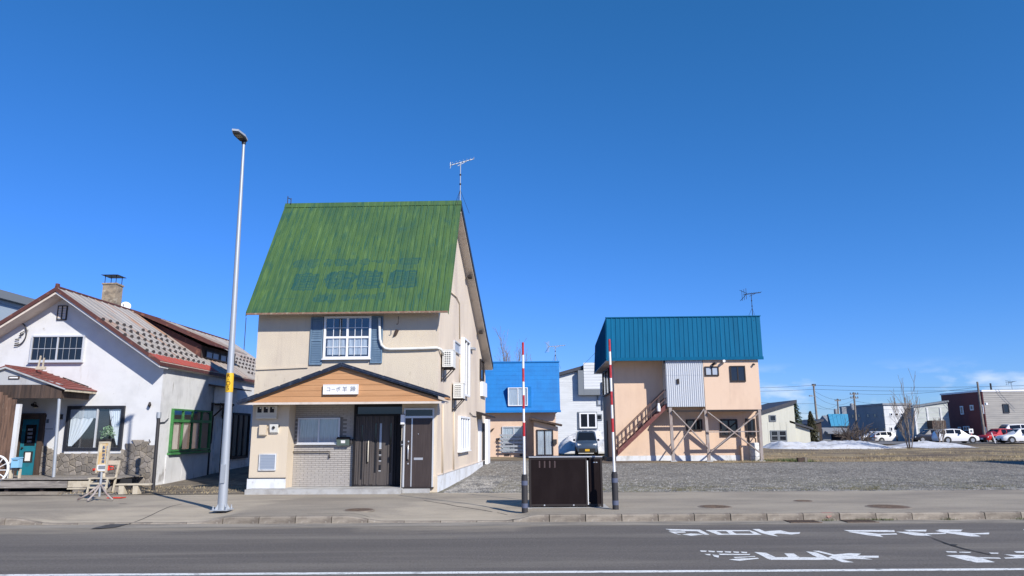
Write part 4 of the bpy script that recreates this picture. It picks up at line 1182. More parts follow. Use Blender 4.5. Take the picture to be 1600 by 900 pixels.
b = MB(); x, z = G.f(619, 521); b.slab([(x - .08, -.002, z - .10), (x + .02, -.002, z - .06), (x + .09, -.002, z + .10), (x - .01, -.002, z + .12)], (0, -.05, 0)); b.build('wall_vent', C['wood_dark'], gh)

# ---- porch gable
PD = -.70
pa = G.f(535, 570, PD); pl = G.f(372, 630, PD); pr = G.f(699, 620, PD); pbz = (G.f(400, 632, PD)[1] + G.f(690, 626, PD)[1]) / 2
porch = thing_in  # (kept as parts of the house)
# orange boards
tb = pbz + .02
apex_z = pa[1] - .10
nb = 6
hb = (apex_z - tb) / nb
def half(z):     # left and right limits of the gable at height z
    tL = (z - pl[1]) / (pa[1] - pl[1]); tR = (z - pr[1]) / (pa[1] - pr[1])
    return pl[0] + (pa[0] - pl[0]) * max(0, tL) + .12, pr[0] + (pa[0] - pr[0]) * max(0, tR) - .12
bo = MB(); bo.slab([(pl[0] + .06, PD + .045, tb), (pr[0] - .06, PD + .045, tb), (pa[0], PD + .045, pa[1] - .05)], (0, .05, 0))
pg = bo.build('porch_gable', C['timber_orange'], gh)
for i in range(nb):
    za, zb_ = tb + i * hb + .004, tb + (i + 1) * hb - .004
    l0, r0_ = half(za + .08); l1, r1_ = half(zb_ + .08)
    if i == nb - 1: l1 = r1_ = pa[0]
    b = MB(); b.slab([(l0, PD + .018, za), (r0_, PD + .018, za), (r1_, PD + .026, zb_), (l1, PD + .026, zb_)] if i < nb - 1 else [(l0, PD + .018, za), (r0_, PD + .018, za), (pa[0], PD + .026, zb_)], (0, .02, 0))
    b.build('board', C['timber_orange'], pg)
b = MB(); b.box(pl[0] + .05, pr[0] - .05, PD - .004, PD + .05, pbz - .045, tb); b.build('bottom_rail', C['soffit'], pg)
b = MB(); b.box(pl[0] + .05, pr[0] - .05, PD + .052, -.003, pbz - .02, pbz + .03); b.build('porch_ceiling', C['soffit'], pg)
pend = .003
for (q, s) in ((pl, -1), (pr, 1)):
    d = Vector((pa[0] - q[0], 0, pa[1] - q[1])).normalized()
    n_ = Vector((-d.z, 0, d.x)) if s < 0 else Vector((d.z, 0, -d.x))
    if n_.z < 0: n_ = -n_
    b = MB()
    p1 = Vector((q[0], 0, q[1])); p2 = Vector((pa[0], 0, pa[1]))
    quad = [p1 - n_ * .02, p2 - n_ * .02, p2 + n_ * .035, p1 + n_ * .035]
    b.slab([(v.x, PD - .12, v.z) for v in quad], (0, -PD + .12 - pend, 0))
    rp = b.build('porch_roof', C['navy_trim'], gh)
    b = MB(); quad = [p1 - n_ * .055 + d * .02, p2 - n_ * .055, p2 - n_ * .022, p1 - n_ * .022 + d * .0]
    b.slab([(v.x, PD - .10, v.z) for v in quad], (0, .10, 0)); b.build('barge_board', C['navy_trim'], rp)
    nrib = 5
    for j in range(nrib):
        a = p1.lerp(p2, .02 + j / nrib); c = p1.lerp(p2, (j + 1) / nrib - .0)
        b = MB(); b.slab([(a.x + n_.x * .037, PD - .13, a.z + n_.z * .037), (c.x + n_.x * .037, PD - .13, c.z + n_.z * .037), (c.x + n_.x * .055, PD - .13, c.z + n_.z * .055), (a.x + n_.x * .050, PD - .13, a.z + n_.z * .050)], (0, -PD + .13 - pend, 0))
        b.build('roof_sheet', C['navy_trim'], rp)
b = MB(); b.box(pr[0] - .07, pr[0] + .02, PD - .125, -.02, pr[1] - .075, pr[1] - .02); b.build('gutter_end', C['timber_orange'], gh)
# name board
s0x, s0z = G.f(506, 601, PD); s1x, s1z = G.f(560, 616, PD)
sb = thing_in(G, 'name_board', 'white name board with grey Japanese lettering on the orange porch gable', 'sign', (s0x + s1x) / 2, PD + .006, (s0z + s1z) / 2)
hw, hh = (s1x - s0x) / 2, (s0z - s1z) / 2
b = MB(); b.box(-hw, hw, -.055, 0, -hh, hh); b.build('plate', C['sign_white'], sb)
b = MB()
for (x0, x1, z0_, z1_) in ((-hw, hw, hh - .015, hh), (-hw, hw, -hh, -hh + .015), (-hw, -hw + .015, -hh + .015, hh - .015), (hw - .015, hw, -hh + .015, hh - .015)): b.box(x0, x1, -.065, -.0555, z0_, z1_)
b.build('rim', C['pvc_white'], sb)
mpsg = lambda u, v, w: (u, -.0575 - w, v)
for ch, fx, sz in (('コ', -.70, .155), ('ー', -.42, .14), ('ボ', -.14, .155), ('羊', .24, .17), ('蹄', .70, .17)):
    text_part('letter', 'ポ' if ch == 'ボ' else ch, sz, C['ink'], sb, lambda u, v, w, fx=fx: mpsg(u + fx * hw, v - .005, w))

# ---- ground floor front: tiles, window, grey entrance, brown door
def px_rect(q0, q1, dy):
    (a0, c1), (a1, c0) = G.f(*q0, dy), G.f(*q1, dy)
    return a0, a1, c0, c1
tx0, tx1 = u_t0 + .002, G.f(554, 700, RB)[0]
m = mat('tile_wall', (0.40, 0.375, 0.345), .6)
nt = m.node_tree; N, L = nt.nodes, nt.links
tc = N.new('ShaderNodeTexCoord'); mp_ = N.new('ShaderNodeMapping'); mp_.inputs['Rotation'].default_value = (R(-90), 0, 0)
L.new(tc.outputs['Object'], mp_.inputs['Vector'])
C['tile'] = mat('tile', (0.37, 0.345, 0.315), .55, [dict(color=(0.36, 0.335, 0.31), scale=3, lo=.42, hi=.62), dict(color=(0.50, 0.47, 0.43), scale=19, stretch=(.4, 1, 1.4), lo=.55, hi=.68, fac=.6)])
C['grout'] = mat('grout', (0.19, 0.175, 0.16), .9)
b = MB(); b.box(tx0, tx1, RB - .012, RB - .003, BASE + .005, RH); tw = b.build('tile_wall', C['grout'], gh)
b = MB()
th_, tl = .062, .235
win_r = px_rect((467, 653), (531, 693), RB)
j = 0
z = BASE + .01
rnd = random.Random(2)
while z < RH - .02:
    x = tx0 + .002 - (tl / 2 if j % 2 else 0)
    while x < tx1 - .01:
        a0, a1 = max(tx0 + .002, x), min(tx1 - .002, x + tl - .008)
        if a1 - a0 > .02 and not (a0 < win_r[1] - .02 and a1 > win_r[0] + .02 and z < win_r[3] - .02 and z + th_ > win_r[2] + .03):
            d = rnd.uniform(0, .004)
            b.box(a0, a1, RB - .024 - d, RB - .0125, z, z + th_ - .009)
        x += tl
    z += th_; j += 1
b.build('tile', C['tile'], tw, kind='stuff')
f = window(gh, mpF(RB - .02), win_r[0] + .05, win_r[1] - .05, win_r[2] + .05, win_r[3] - .05, 'alu', 'glass', fw=.05, out=.06, cols=2, curtain=True, sill=True)
# grab rail
z = G.f(480, 706, RB - .08)[1]; xa, xb = G.f(457, 706, RB - .08)[0], G.f(515, 706, RB - .08)[0]
b = MB(); b.tube([(xa, RB - .03, z), (xa, RB - .09, z), (xb, RB - .09, z), (xb, RB - .09, z - .17), (xb, RB - .03, z - .18)], .018, 8); b.build('grab_rail', C['bronze'], gh, smooth=True)
# mailbox on the tiles (a thing of its own)
a0, a1, c0, c1 = px_rect((527, 684), (546, 696), RB - .12)
mb_ = thing_in(G, 'mailbox', 'dark green mailbox with a white slip of paper on the tiled porch wall', 'mailbox', (a0 + a1) / 2, RB - .026, c0)
hw = (a1 - a0) / 2; hh = c1 - c0
b = MB(); b.slab([(-hw, 0, .05), (-hw, -.14, 0.0), (-hw, -.17, hh * .8), (-hw, -.06, hh), (-hw, 0, hh)], (2 * hw, 0, 0)); b.build('body', C['mail_green'], mb_)
b = MB(); b.slab([(-.055, -.153, hh * .3), (.07, -.153, hh * .3), (.075, -.168, hh * .66), (-.06, -.168, hh * .66)], (0, -.006, 0)); b.build('paper_slip', C['paper'], mb_)
b = MB(); b.slab([(-hw - .008, -.178, hh * .8), (hw + .008, -.178, hh * .8), (hw + .008, -.06, hh + .012), (-hw - .008, -.06, hh + .012)], (0, 0, .012)); b.build('flap', C['bronze'], mb_)
x, z = G.f(549, 690, RB - .05)
b = MB(); b.lathe([(.055, -.06), (.06, 0), (.055, .08)], (x, RB - .09, z), 12); b.build('gas_valve', C['post_black'], gh, smooth='auto')

# grey sliding entrance
a0, a1 = G.f(553, 700, RB)[0] + .004, u_t1 - .004
zt = RH - .01
ent = MB()
for (x0, x1, z0_, z1_) in ((a0, a0 + .07, BASE, zt), (a1 - .07, a1, BASE, zt), (a0 + .07, a1 - .07, zt - .07, zt), (a0 + .07, a1 - .07, 2.28, 2.34), (a0 + .07, a1 - .07, BASE, BASE + .03)):
    ent.box(x0, x1, RB - .14, RB - .004, z0_, z1_)
door = ent.build('entrance_door', C['door_black'], gh)
b = MB(); b.box(a0 + .07, a1 - .07, RB - .05, RB - .04, 2.34, zt - .07); b.build('transom_pane', C['dark_glass'], door)
xm = G.f(581, 700, RB - .1)[0]; xe = G.f(608, 700, RB - .1)[0]
def door_leaf(x0, x1, dy, ribs, glz, name='door_leaf'):
    b = MB(); b.box(x0, x1, RB - .06 - dy, RB - .03 - dy, BASE + .03, 2.28); lf = b.build(name, C['door_grey'], door)
    for r0_, r1_ in ribs:
        b = MB(); b.box(x0 + r0_, x0 + r1_, RB - .085 - dy, RB - .0605 - dy, BASE + .06, 2.25); b.build('rib', C['door_grey'], lf)
    for g0, g1, gz0, gz1 in glz:
        b = MB(); b.box(x0 + g0, x0 + g1, RB - .067 - dy, RB - .0603 - dy, gz0, gz1); b.build('glass_strip', C['dark_glass'], lf)
    return lf
w_ = xm - a0 - .07
door_leaf(a0 + .07, xm, .03, [(0, .035), (.05, .10), (.12, .15), (.24, .28), (.30, .36), (w_ - .05, w_)], [(.175, .215, .35, 2.0)])
w2 = xe - xm + .12
lf = door_leaf(xm + .001, xm + w2, .0, [(0, .05), (.16, .20), (w2 - .16, w2 - .12), (w2 - .05, w2)], [(.075, .13, .55, 2.05), (w2 - .105, w2 - .06, .55, 2.05)])
for k_, (z0_, z1_) in enumerate(((.62, .78), (.92, 1.02), (1.10, 1.22), (1.30, 2.05))):
    b = MB(); b.box(xm + .225, xm + .29, RB - .068, RB - .0603, z0_, z1_); b.build('glass_strip', C['louvre'] if k_ == 3 else C['dark_glass'], lf)
    b = MB(); b.box(xm + .22, xm + .295, RB - .072, RB - .0604, z0_ - .03, z0_ - .004); b.build('strip_cap', C['alu'], lf)
b = MB(); b.box(xm + w2 + .002, a1 - .07, RB - .05, RB - .035, BASE + .03, 2.28); b.build('side_panel', C['door_black'], door)
b = MB(); b.box(xm + w2 + .05, xm + w2 + .09, RB - .09, RB - .051, BASE + .03, 2.28); b.build('rib', C['door_black'], door)
x, z1_ = G.f(576, 690, RB - .12); z0_ = G.f(576, 722, RB - .12)[1]
b = MB(); b.tube([(x, RB - .115, z1_ + .02), (x, RB - .15, z1_), (x, RB - .15, z0_ + .02), (x, RB - .115, z0_)], .016, 8); b.build('pull_handle', C['beige_plastic'], door, smooth=True)
b = MB(); b.box(x - .07, x - .03, RB - .118, RB - .10, z0_ - .05, z1_ - .05); b.build('lock_plate', C['door_black'], door)

# brown door on the right
a0, a1, c0, c1 = px_rect((632, 638), (677, 757), 0)
c0 = BASE
b = MB()
for (x0, x1, z0_, z1_) in ((a0, a0 + .045, c0, c1), (a1 - .045, a1, c0, c1), (a0 + .045, a1 - .045, c1 - .045, c1)): b.box(x0, x1, -.06, .0 - .001, z0_, z1_)
z_tr = G.f(655, 651.5, 0)[1]
b.box(a0 + .045, a1 - .045, -.055, -.002, z_tr - .035, z_tr + .03)
bd = b.build('front_door', C['alu'], gh)
b = MB(); b.box(a0 + .045, a1 - .045, -.03, -.002, z_tr + .03, c1 - .045); b.build('transom_pane', C['dark_glass'], bd)
b = MB(); b.box(a0 + .047, a1 - .047, -.035, -.002, c0 + .02, z_tr - .036); lf = b.build('door_leaf', C['door_brown'], bd)
xs = G.f(643.5, 700)[0]
b = MB(); b.box(xs - .018, xs + .018, -.043, -.0355, c0 + .03, z_tr - .04); b.build('metal_strip', C['bolt'], lf)
x = G.f(638.5, 700)[0]; zA = G.f(638, 695)[1]; zB = G.f(638, 718)[1]
b = MB(); b.tube([(x, -.036, zA), (x, -.09, zA - .02), (x, -.09, zB + .02), (x, -.036, zB)], .018, 8); b.build('pull_handle', C['bolt'], lf, smooth=True)
for zz in (zA + .10, zB - .12):
    b = MB(); b.tube([(x, -.036, zz), (x, -.05, zz)], .025, 10); b.build('lock', C['bolt'], lf)
lx0, lz1 = G.f(647, 715); lx1, lz0 = G.f(661, 718.5)
b = MB(); b.box(lx0, lx1, -.045, -.0355, lz0, lz1); b.build('letter_slot', C['bolt'], lf)
x, z = G.f(654, 678); b = MB(); b.tube([(x, -.036, z), (x, -.042, z)], .014, 8); b.build('peephole', C['bolt'], lf)
b = MB(); b.box(a0 - .02, a1 + .02, -.12, -.003, c0 - .015, c0 + .018); b.build('threshold', C['bronze'], bd)
# porch light, intercom
a0, a1, c0, c1 = px_rect((626.5, 648), (632, 663), -.08)
pl_ = thing_in(G, 'porch_light', 'white box wall light beside the brown front door', 'wall light', (a0 + a1) / 2, -.002, c0)
hw = max(.05, (a1 - a0) / 2); hh = c1 - c0
b = MB(); b.box(-hw * .7, hw * .7, -.03, 0, -.02, hh + .02); b.build('back_plate', C['bronze'], pl_)
b = MB(); b.box(-hw, hw, -.11, -.031, 0, hh); b.build('lamp_shade', C['sign_white'], pl_)
b = MB(); b.box(-hw - .006, hw + .006, -.116, -.03, hh + .001, hh + .02); b.box(-hw - .006, hw + .006, -.116, -.03, -.02, -.001); b.build('cap', C['bronze'], pl_)
a0, a1, c0, c1 = px_rect((626, 689), (631, 697), -.03)
ic = thing_in(G, 'intercom', 'small dark intercom below the white porch light', 'intercom', (a0 + a1) / 2, -.002, c0)
b = MB(); b.box(-.05, .05, -.035, 0, 0, .16); b.build('case', C['post_black'], ic); b = MB(); b.tube([(0, -.034, .11), (0, -.038, .11)], .018, 8); b.build('lens', C['dark_glass'], ic); b = MB(); b.box(-.025, .025, -.038, -.0352, .03, .06); b.build('button', C['bolt'], ic)

# meters on the left pillar
a0, a1, c0, c1 = px_rect((401, 634), (432, 655), -.12)
mc = thing_in(G, 'meter_cabinet', 'beige cabinet with three little meter windows under the porch eave', 'meter cabinet', a0, -.002, c0)
w_, h_ = a1 - a0, c1 - c0
b = MB(); b.box(0, w_, -.13, 0, .09, h_); b.build('case', C['beige_plastic'], mc)
b = MB(); b.slab([(0, 0, .0), (0, -.15, .02), (0, -.15, .085), (0, 0, .085)], (w_, 0, 0)); b.build('tray', C['beige_plastic'], mc)
for i in range(3):
    x = .04 + i * (w_ - .06) / 3
    b = MB(); b.box(x, x + .13, -.136, -.1305, h_ - .21, h_ - .04); b.build('meter_window', C['room'], mc)
    b = MB(); b.box(x + .07, x + .12, -.139, -.1362, h_ - .09, h_ - .055); b.build('meter_dial', C['paper'], mc)
a0, a1, c0, c1 = px_rect((405, 664), (415.5, 680), -.1)
jb = thing_in(G, 'junction_box', 'plain beige junction box on the cream pillar', 'box', a0, -.002, c0)
b = MB(); b.box(0, a1 - a0, -.1, 0, 0, c1 - c0); b.build('case', C['cream_smooth'], jb); b = MB(); b.box(.01, a1 - a0 - .01, -.108, -.1005, .02, c1 - c0 - .02); b.build('cover', C['cream_smooth'], jb)
a0, a1, c0, c1 = px_rect((421.5, 663), (433, 678), -.12)
ph_ = thing_in(G, 'breaker_box', 'pale box with a dark round opening on the cream pillar', 'box', a0, -.002, c0)
w_, h_ = a1 - a0, c1 - c0
b = MB(); b.slab([(0, 0, 0), (0, -.08, .05), (0, -.13, h_), (0, 0, h_)], (w_, 0, 0)); b.build('case', C['ac_white'], ph_)
b = MB(); b.lathe([(.045, 0), (.045, .02)], (0, 0, 0), 12); o = b.build('round_opening', C['room'], ph_); o.location = (w_ / 2, -.112, h_ * .66); o.rotation_euler = (R(90), 0, 0)
x, z = G.f(435, 666, -.05); b = MB(); b.box(x - .02, x + .02, -.05, -.001, z - .03, z + .03); b.build('clip', C['bronze'], gh)
# louvred vent panel
a0, a1, c0, c1 = px_rect((406, 709), (431, 735), 0)
b = MB(); b.box(a0, a1, -.03, -.001, c0, c1); vp = b.build('vent_panel', C['louvre'], gh)
n = 9
for i in range(n):
    z = c0 + .04 + i * (c1 - c0 - .08) / n
    b = MB(); b.slab([(a0 + .04, -.031, z), (a1 - .04, -.031, z), (a1 - .04, -.031, z + .035), (a0 + .04, -.031, z + .03)], (0, -.012, 0)); b.build('vent_slat', C['louvre'], vp)
b = MB()
for (x0, x1, z0_, z1_) in ((a0, a1, c1 - .03, c1), (a0, a1, c0, c0 + .03), (a0, a0 + .03, c0 + .03, c1 - .03), (a1 - .03, a1, c0 + .03, c1 - .03)): b.box(x0, x1, -.05, -.0305, z0_, z1_)
b.build('vent_frame', C['plinth'], vp)

# ---- right side wall
def srect(q0, q1):
    (u0, v1), (u1, v0) = G.s(*q0, XR, KS), G.s(*q1, XR, KS)
    return u0, u1, v0, v1
def side_ac(q0, q1, label):
    # the face that shows is the unit's front, which looks at the street; it hangs on brackets off the side wall
    u0, v1 = G.s(*q0, XR + .03, KS)
    x0, z1_ = G.f(*q0, u0); x1, z0_ = G.f(*q1, u0)
    wd, hh = max(.34, x1 - x0), z1_ - z0_
    xw = XR + sk(u0)
    t = thing_in(G, 'air_conditioner', label, 'air conditioner', xw + .06, u0, z0_, 'outdoor air conditioner units on the cream side wall')
    b = MB(); b.box(0, wd, 0, .72, 0, hh); cs = b.build('case', C['ac_white'], t)
    b = MB(); b.box(.05, wd * .80, -.006, -.001, .05, hh - .06); b.build('grille_back', C['ac_grille'], cs)
    n = 6
    for i in range(n):
        z = .06 + i * (hh - .12) / n
        b = MB(); b.box(.05, wd * .80, -.014, -.0065, z, z + .03); b.build('grille_bar', C['ac_white'], cs)
    for i in range(4):
        x = .05 + i * (wd * .80 - .05 - .02) / 3
        b = MB(); b.box(x, x + .02, -.02, -.0145, .05, hh - .06); b.build('grille_bar', C['ac_white'], cs)
    b = MB(); b.box(-.012, wd + .01, -.01, .74, hh + .001, hh + .02); b.build('top_cover', C['ac_white'], t)
    b = MB()
    for yy in (.08, .58):
        b.box(-.055, wd, yy, yy + .04, -.05, -.003); b.beam((-.04, yy + .02, -.42), (wd * .9, yy + .02, -.05), .03)
        b.box(-.055, -.02, yy, yy + .04, -.46, -.05)
    b.build('bracket', C['bronze'], t)
    return t
side_ac((690, 547), (706.5, 573), 'upper of the two air conditioner units on the cream side wall')
side_ac((707, 599), (720, 622), 'lower of the two air conditioner units on the cream side wall')
def sw(q0, q1, **kw):
    u0, u1, v0, v1 = srect(q0, q1)
    return window(gh, mps, u0 + .05, u1 - .05, v0 + .05, v1 - .05, **kw)
sw((708, 531), (717, 555), frame='alu', glass='louvre', fw=.04, out=.07)
u0, u1, v0, v1 = srect((720.5, 530), (729, 618))
f = window(gh, mps, u0 + .05, u1 - .05, v0, v1, frame='pvc_white', glass='dark_glass', fw=.07, out=.14, cols=2)
u0, u1, v0, v1 = srect((749.5, 563), (754, 594))
window(gh, mps, u0, u1, v0, v1, frame='bronze', glass='dark_glass', fw=.06, out=.08)
u0, u1, v0, v1 = srect((750.5, 596), (757, 621))
b = MB(mps); b.slab([(u0, v0, .002), (u1, v0, .002), (u1, v1, .002), (u0, v1, .002)], (0, 0, .12)); b.build('balcony_panel', C['pvc_white'], gh)
u0, u1, v0, v1 = srect((716, 653), (730.5, 700))
f = window(gh, mps, u0, u1, v0, v1, frame='pvc_white', glass='curtain', fw=.07, out=.10, cols=4, sill=True)
# rear entrance hood and doorway
u0, u1, v0, v1 = srect((744.5, 641), (751, 650))
b = MB(mps); b.slab([(u0 - .1, v0 + .05, .002), (u0 - .1, v0 + .17, .002), (u0 - .1, v0 - .02, .62), (u0 - .1, v0 - .1, .62)], (u1 - u0 + .5, 0, 0)); b.build('door_hood', C['bronze'], gh)
u0, u1, v0, v1 = srect((747, 655), (750.5, 725))
b = MB(mps); b.slab([(u0, v0, .002), (u1, v0, .002), (u1, v1, .002), (u0, v1, .002)], (0, 0, .05)); b.build('rear_door', C['pvc_white'], gh)
u0, u1, v0, v1 = srect((753.5, 661), (756.5, 727))
b = MB(mps); b.slab([(u0, v0, .002), (u1, v0, .002), (u1, v1, .002), (u0, v1, .002)], (0, 0, .04)); b.build('rear_door', C['room'], gh)
u0, u1, v0, v1 = srect((757, 655), (761, 730))
b = MB(mps); b.slab([(u0, v0, .002), (u1 - .1, v0, .002), (u1 - .1, v1, .002), (u0, v1, .002)], (0, 0, .16)); b.build('porch_wall', C['pvc_white'], gh)
# conduits
def conduit(pts, r, m_='cream_smooth', off=.03):
    b = MB(mps); b.tube([(*G.s(px, py, XR, KS), off) for px, py in pts], r, 7); b.build('conduit', C[m_], gh, smooth=True)
conduit([(703, 456), (712, 464), (717, 474), (717.3, 530)], .022)
conduit([(717.5, 560), (717, 600)], .022)
conduit([(690.5, 632), (690, 742)], .03)
conduit([(708, 644), (707.5, 735)], .03)
conduit([(733, 645), (738, 650), (744, 651)], .014, 'wire')
x, z = G.s(736, 545, XR, KS)
b = MB(mps); b.slab([(x - .25, z - .04, .003), (x + .25, z - .04, .003), (x + .25, z + .04, .003), (x - .25, z + .04, .003)], (0, 0, .16)); b.build('shelf_bracket', C['galv'], gh)
# black service post beside the side wall
p = onz(718.5, 748, .22)
sp = thing('service_post', 'thin black service post with meter head close to the cream side wall', 'post', (p.x, p.y, lot_z(p.x, p.y)), 0)
zt = at(718.5, 648, p.y).z - lot_z(p.x, p.y)
b = MB(); b.tube([(0, 0, -.05), (0, 0, zt)], .042, 10); b.build('post', C['post_black'], sp, smooth='auto')
b = MB(); b.tube([(0, 0, zt), (0, 0, zt + .05), (-.05, .06, zt + .16), (-.12, .16, zt + .17)], .035, 8); b.build('head', C['galv'], sp, smooth=True)
b = MB(); b.box(-.11, -.045, -.05, .05, zt * .68, zt * .68 + .13); b.build('switch_box', C['bronze'], sp)
# antenna on the ridge end
p = G.world(r1 - .03, RY + .06, RZ)
ht = at(724, 254, p.y).z - p.z
yagi('tv_antenna', 'tall TV antenna on the ridge end of the steep green roof', p, ht, .85, R(12), size=.18, kind_rot=.36, refl=False)

# ------------------------------------------------------------------ the white house with the stone skirting
Wf = Frame(Vector((at(243, 757, 25.5).x, 25.5, .14)), .5)
wh = thing_in(Wf, 'white_house', 'old white plastered house with stone skirting and a rusty sheet metal roof', 'house', 0, 0, 0)
VD = -.66                                   # verge overhang
ax_, az_ = Wf.f(88, 449, VD)
ex_, ez_ = Wf.f(250, 564, VD)
half_w = ex_ - ax_
WR, WL = ex_ - .16, ax_ - half_w + .16     # walls
slope = (az_ - ez_) / half_w
LEN = 15.0
KW = .02
kx = lambda y: KW * y
rz_ = lambda x: az_ - slope * abs(x - ax_)
b = MB()
F0 = [(WL, 0, -.2), (WR, 0, -.2), (WR, 0, rz_(WR) - .14), (ax_, 0, az_ - .14), (WL, 0, rz_(WL) - .14)]
F1 = [(x + kx(LEN), LEN, z) for x, y, z in F0]
b.poly(F0)
b.build('front_wall', C['wh_white'], wh, recalc=False)
b = MB(); b.poly(F1[::-1]); b.build('rear_wall', C['wh_side'], wh, recalc=False)
b = MB()
b.poly([F0[1], F1[1], F1[2], F0[2]])
b.build('side_wall', C['wh_side'], wh, recalc=False)
b = MB(); b.poly([F1[0], F0[0], F0[4], F1[4]]); b.build('side_wall', C['wh_side'], wh, recalc=False)
# roof
b = MB()
y0, y1 = VD, LEN + .3
EX0, EX1 = ax_ - half_w, ex_
for xe in (EX0, EX1):
    b.slab([(xe, y0 + .03, ez_ - .015), (ax_, y0 + .03, az_ - .015), (ax_ + kx(y1), y1, az_ - .015), (xe + kx(y1), y1, ez_ - .015)], (0, 0, -.10))
wroof = b.build('roof', C['soffit'], wh)
nrm = Vector((slope, 0, 1)).normalized()
C['red_sheet'] = mat('red_sheet', (0.40, 0.085, 0.06), .6, [dict(color=(.32, .10, .08), scale=3, lo=.45, hi=.65)], rnd=.06)
DX = ex_ - .92            # where the dormer cuts in
pw = .452
npan = int((y1 - y0) / pw)
d_y0, d_y1 = 4.6, 8.2      # dormer extent along the house
rnd = random.Random(5)
def rp_pt(t, y, h, sgn=1):   # t: 0 ridge .. 1 eave
    x = ax_ + sgn * half_w * t + kx(y)
    return (x + sgn * nrm.x * h, y, az_ - slope * half_w * t + nrm.z * h)
for sgn in (1, -1):
    for i in range(npan):
        ya, yb = y0 + i * pw, y0 + (i + 1) * pw
        b = MB()
        t1 = 1.0 if not (sgn > 0 and ya < 4.3) else .90
        lift = .002 + rnd.uniform(0, .006)
        prof = [(0, lift), (.012, .03), (.03, .03), (.042, lift), (pw * .5, lift + .006), (pw - .004, lift)]
        n = 5
        ids = [[b.P(rp_pt(t1 * j / n, ya + q, h + .004 * math.sin(i * 7 + j * 3), sgn)) for j in range(n + 1)] for q, h in prof]
        for a in range(len(prof) - 1):
            for j in range(n): b.face((ids[a][j], ids[a + 1][j], ids[a + 1][j + 1], ids[a][j + 1]))
        b.build('roof_panel', C['roof_old'], wroof)
        if sgn > 0 and ya < 4.3:
            b = MB(); b.slab([rp_pt(.902, ya + .004, lift + .002), rp_pt(1.0, ya + .004, lift + .002), rp_pt(1.0, yb - .004, lift + .002), rp_pt(.902, yb - .004, lift + .002)], (0, 0, .02))
            b.slab([rp_pt(.902, ya + .004, .024), rp_pt(1.0, ya + .004, .024), rp_pt(1.0, ya + .022, .024), rp_pt(.902, ya + .022, .024)], (0, 0, .03))
            b.build('red_panel', C['red_sheet'], wroof)
        if sgn > 0:
            for r_ in range(5):
                t = .44 + r_ * .105
                yy = ya + (pw * .5 if r_ % 2 else .02)
                if (t < .55 and yy > 3.9 and yy < 8.8) or t > (.86 if yy < 4.3 else .97): continue
                if d_y0 - .3 < yy < d_y1 + .3 and t > .5: continue
                if r_ == 0 and rnd.random() < .15: continue
                b = MB(); s = rp_pt(t, yy, .012)
                b.slab([(s[0], s[1] - .05, s[2]), (s[0] + .10, s[1] - .05, s[2] - .10 * slope), (s[0] + .085, s[1] - .05, s[2] - .085 * slope + .10), (s[0] + .06, s[1] - .05, s[2] - .06 * slope + .10)], (0, .10, 0))
                b.build('snow_guard', C['guard'], wroof)
b = MB(); b.tube([(ax_, y0 - .01, az_ + .015), (ax_ + kx(y1), y1, az_ + .015)], .055, 8); b.build('ridge_cap', C['verge_rust'], wroof)
b = MB(); b.box(ax_ - .03, ax_ + .05, y0 - .02, y0 + .12, az_ + .05, az_ + .14); b.build('ridge_end', C['verge_rust'], wroof)
for sgn in (1, -1):
    b = MB()
    p = Vector((ax_, 0, az_ + .02)); q = Vector((ax_ + sgn * half_w, 0, ez_ + .02))
    b.slab([(p.x, y0 - .02, p.z), (q.x, y0 - .02, q.z), (q.x, y0 - .02, q.z - .15), (p.x, y0 - .02, p.z - .15)], (0, .045, 0)); b.build('verge_board', C['verge_rust'], wroof)
    b = MB(); b.slab([(p.x, y0 + .026, p.z - .153), (q.x, y0 + .026, q.z - .153), (q.x, y0 + .026, q.z - .24), (p.x, y0 + .026, p.z - .24)], (0, -y0 - .03, 0)); b.build('soffit_board', C['soffit'] if sgn < 0 else C['wh_white'], wroof)
b = MB(); b.slab([(ex_ + .005, y0, ez_ - .03), (ex_ + .005 + kx(y1), y1, ez_ - .03), (ex_ + .005 + kx(y1), y1, ez_ - .15), (ex_ + .005, y0, ez_ - .15)], (.02, 0, 0)); b.build('eave_fascia', C['verge_rust'], wroof)
b = MB(); b.slab([(WR + .002, .0, rz_(WR) - .30), (WR + .002 + kx(y1), LEN, rz_(WR) - .30), (ex_ + .002 + kx(y1), LEN, ez_ - .155), (ex_ + .002, 0, ez_ - .155)], (0, 0, .03)); b.build('eave_soffit', C['soffit'], wroof)
# chimney with iron cap
cx_, cy_ = None, None
pc = G and at(176, 470, 32.5)
c = Wf.loc(pc)
ch = b = MB(); b.box(-.30, .30, -.30, .30, -1.2, .92)
o = b.build('chimney', C['chimney'], wroof); cz = Wf.f(174, 446, c.y)[1] - .92
o.location = (c.x - .05, c.y, cz)
b = MB(); b.slab([(-.34, -.34, .9), (.33, -.32, .92), (.34, .34, .9), (-.33, .33, .93)], (0, 0, .07)); k_ = b.build('crown', C['chimney'], wroof); k_.location = o.location
b = MB()
for sx in (-1, 1):
    for sy in (-1, 1): b.tube([(sx * .25, sy * .25, .93), (sx * .25, sy * .25, 1.33)], .016, 5)
k_ = b.build('cap_leg', C['bronze'], wroof, kind='stuff'); k_.location = o.location
b = MB(); b.slab([(-.38, -.38, 1.33), (.38, -.38, 1.33), (.38, .38, 1.33), (-.38, .38, 1.33)], (0, 0, .02)); b.slab([(-.38, -.38, 1.351), (.38, -.38, 1.351), (.0, .0, 1.44)], (0, .001, 0)); k_ = b.build('cap_plate', C['navy_trim'], wroof); k_.location = o.location
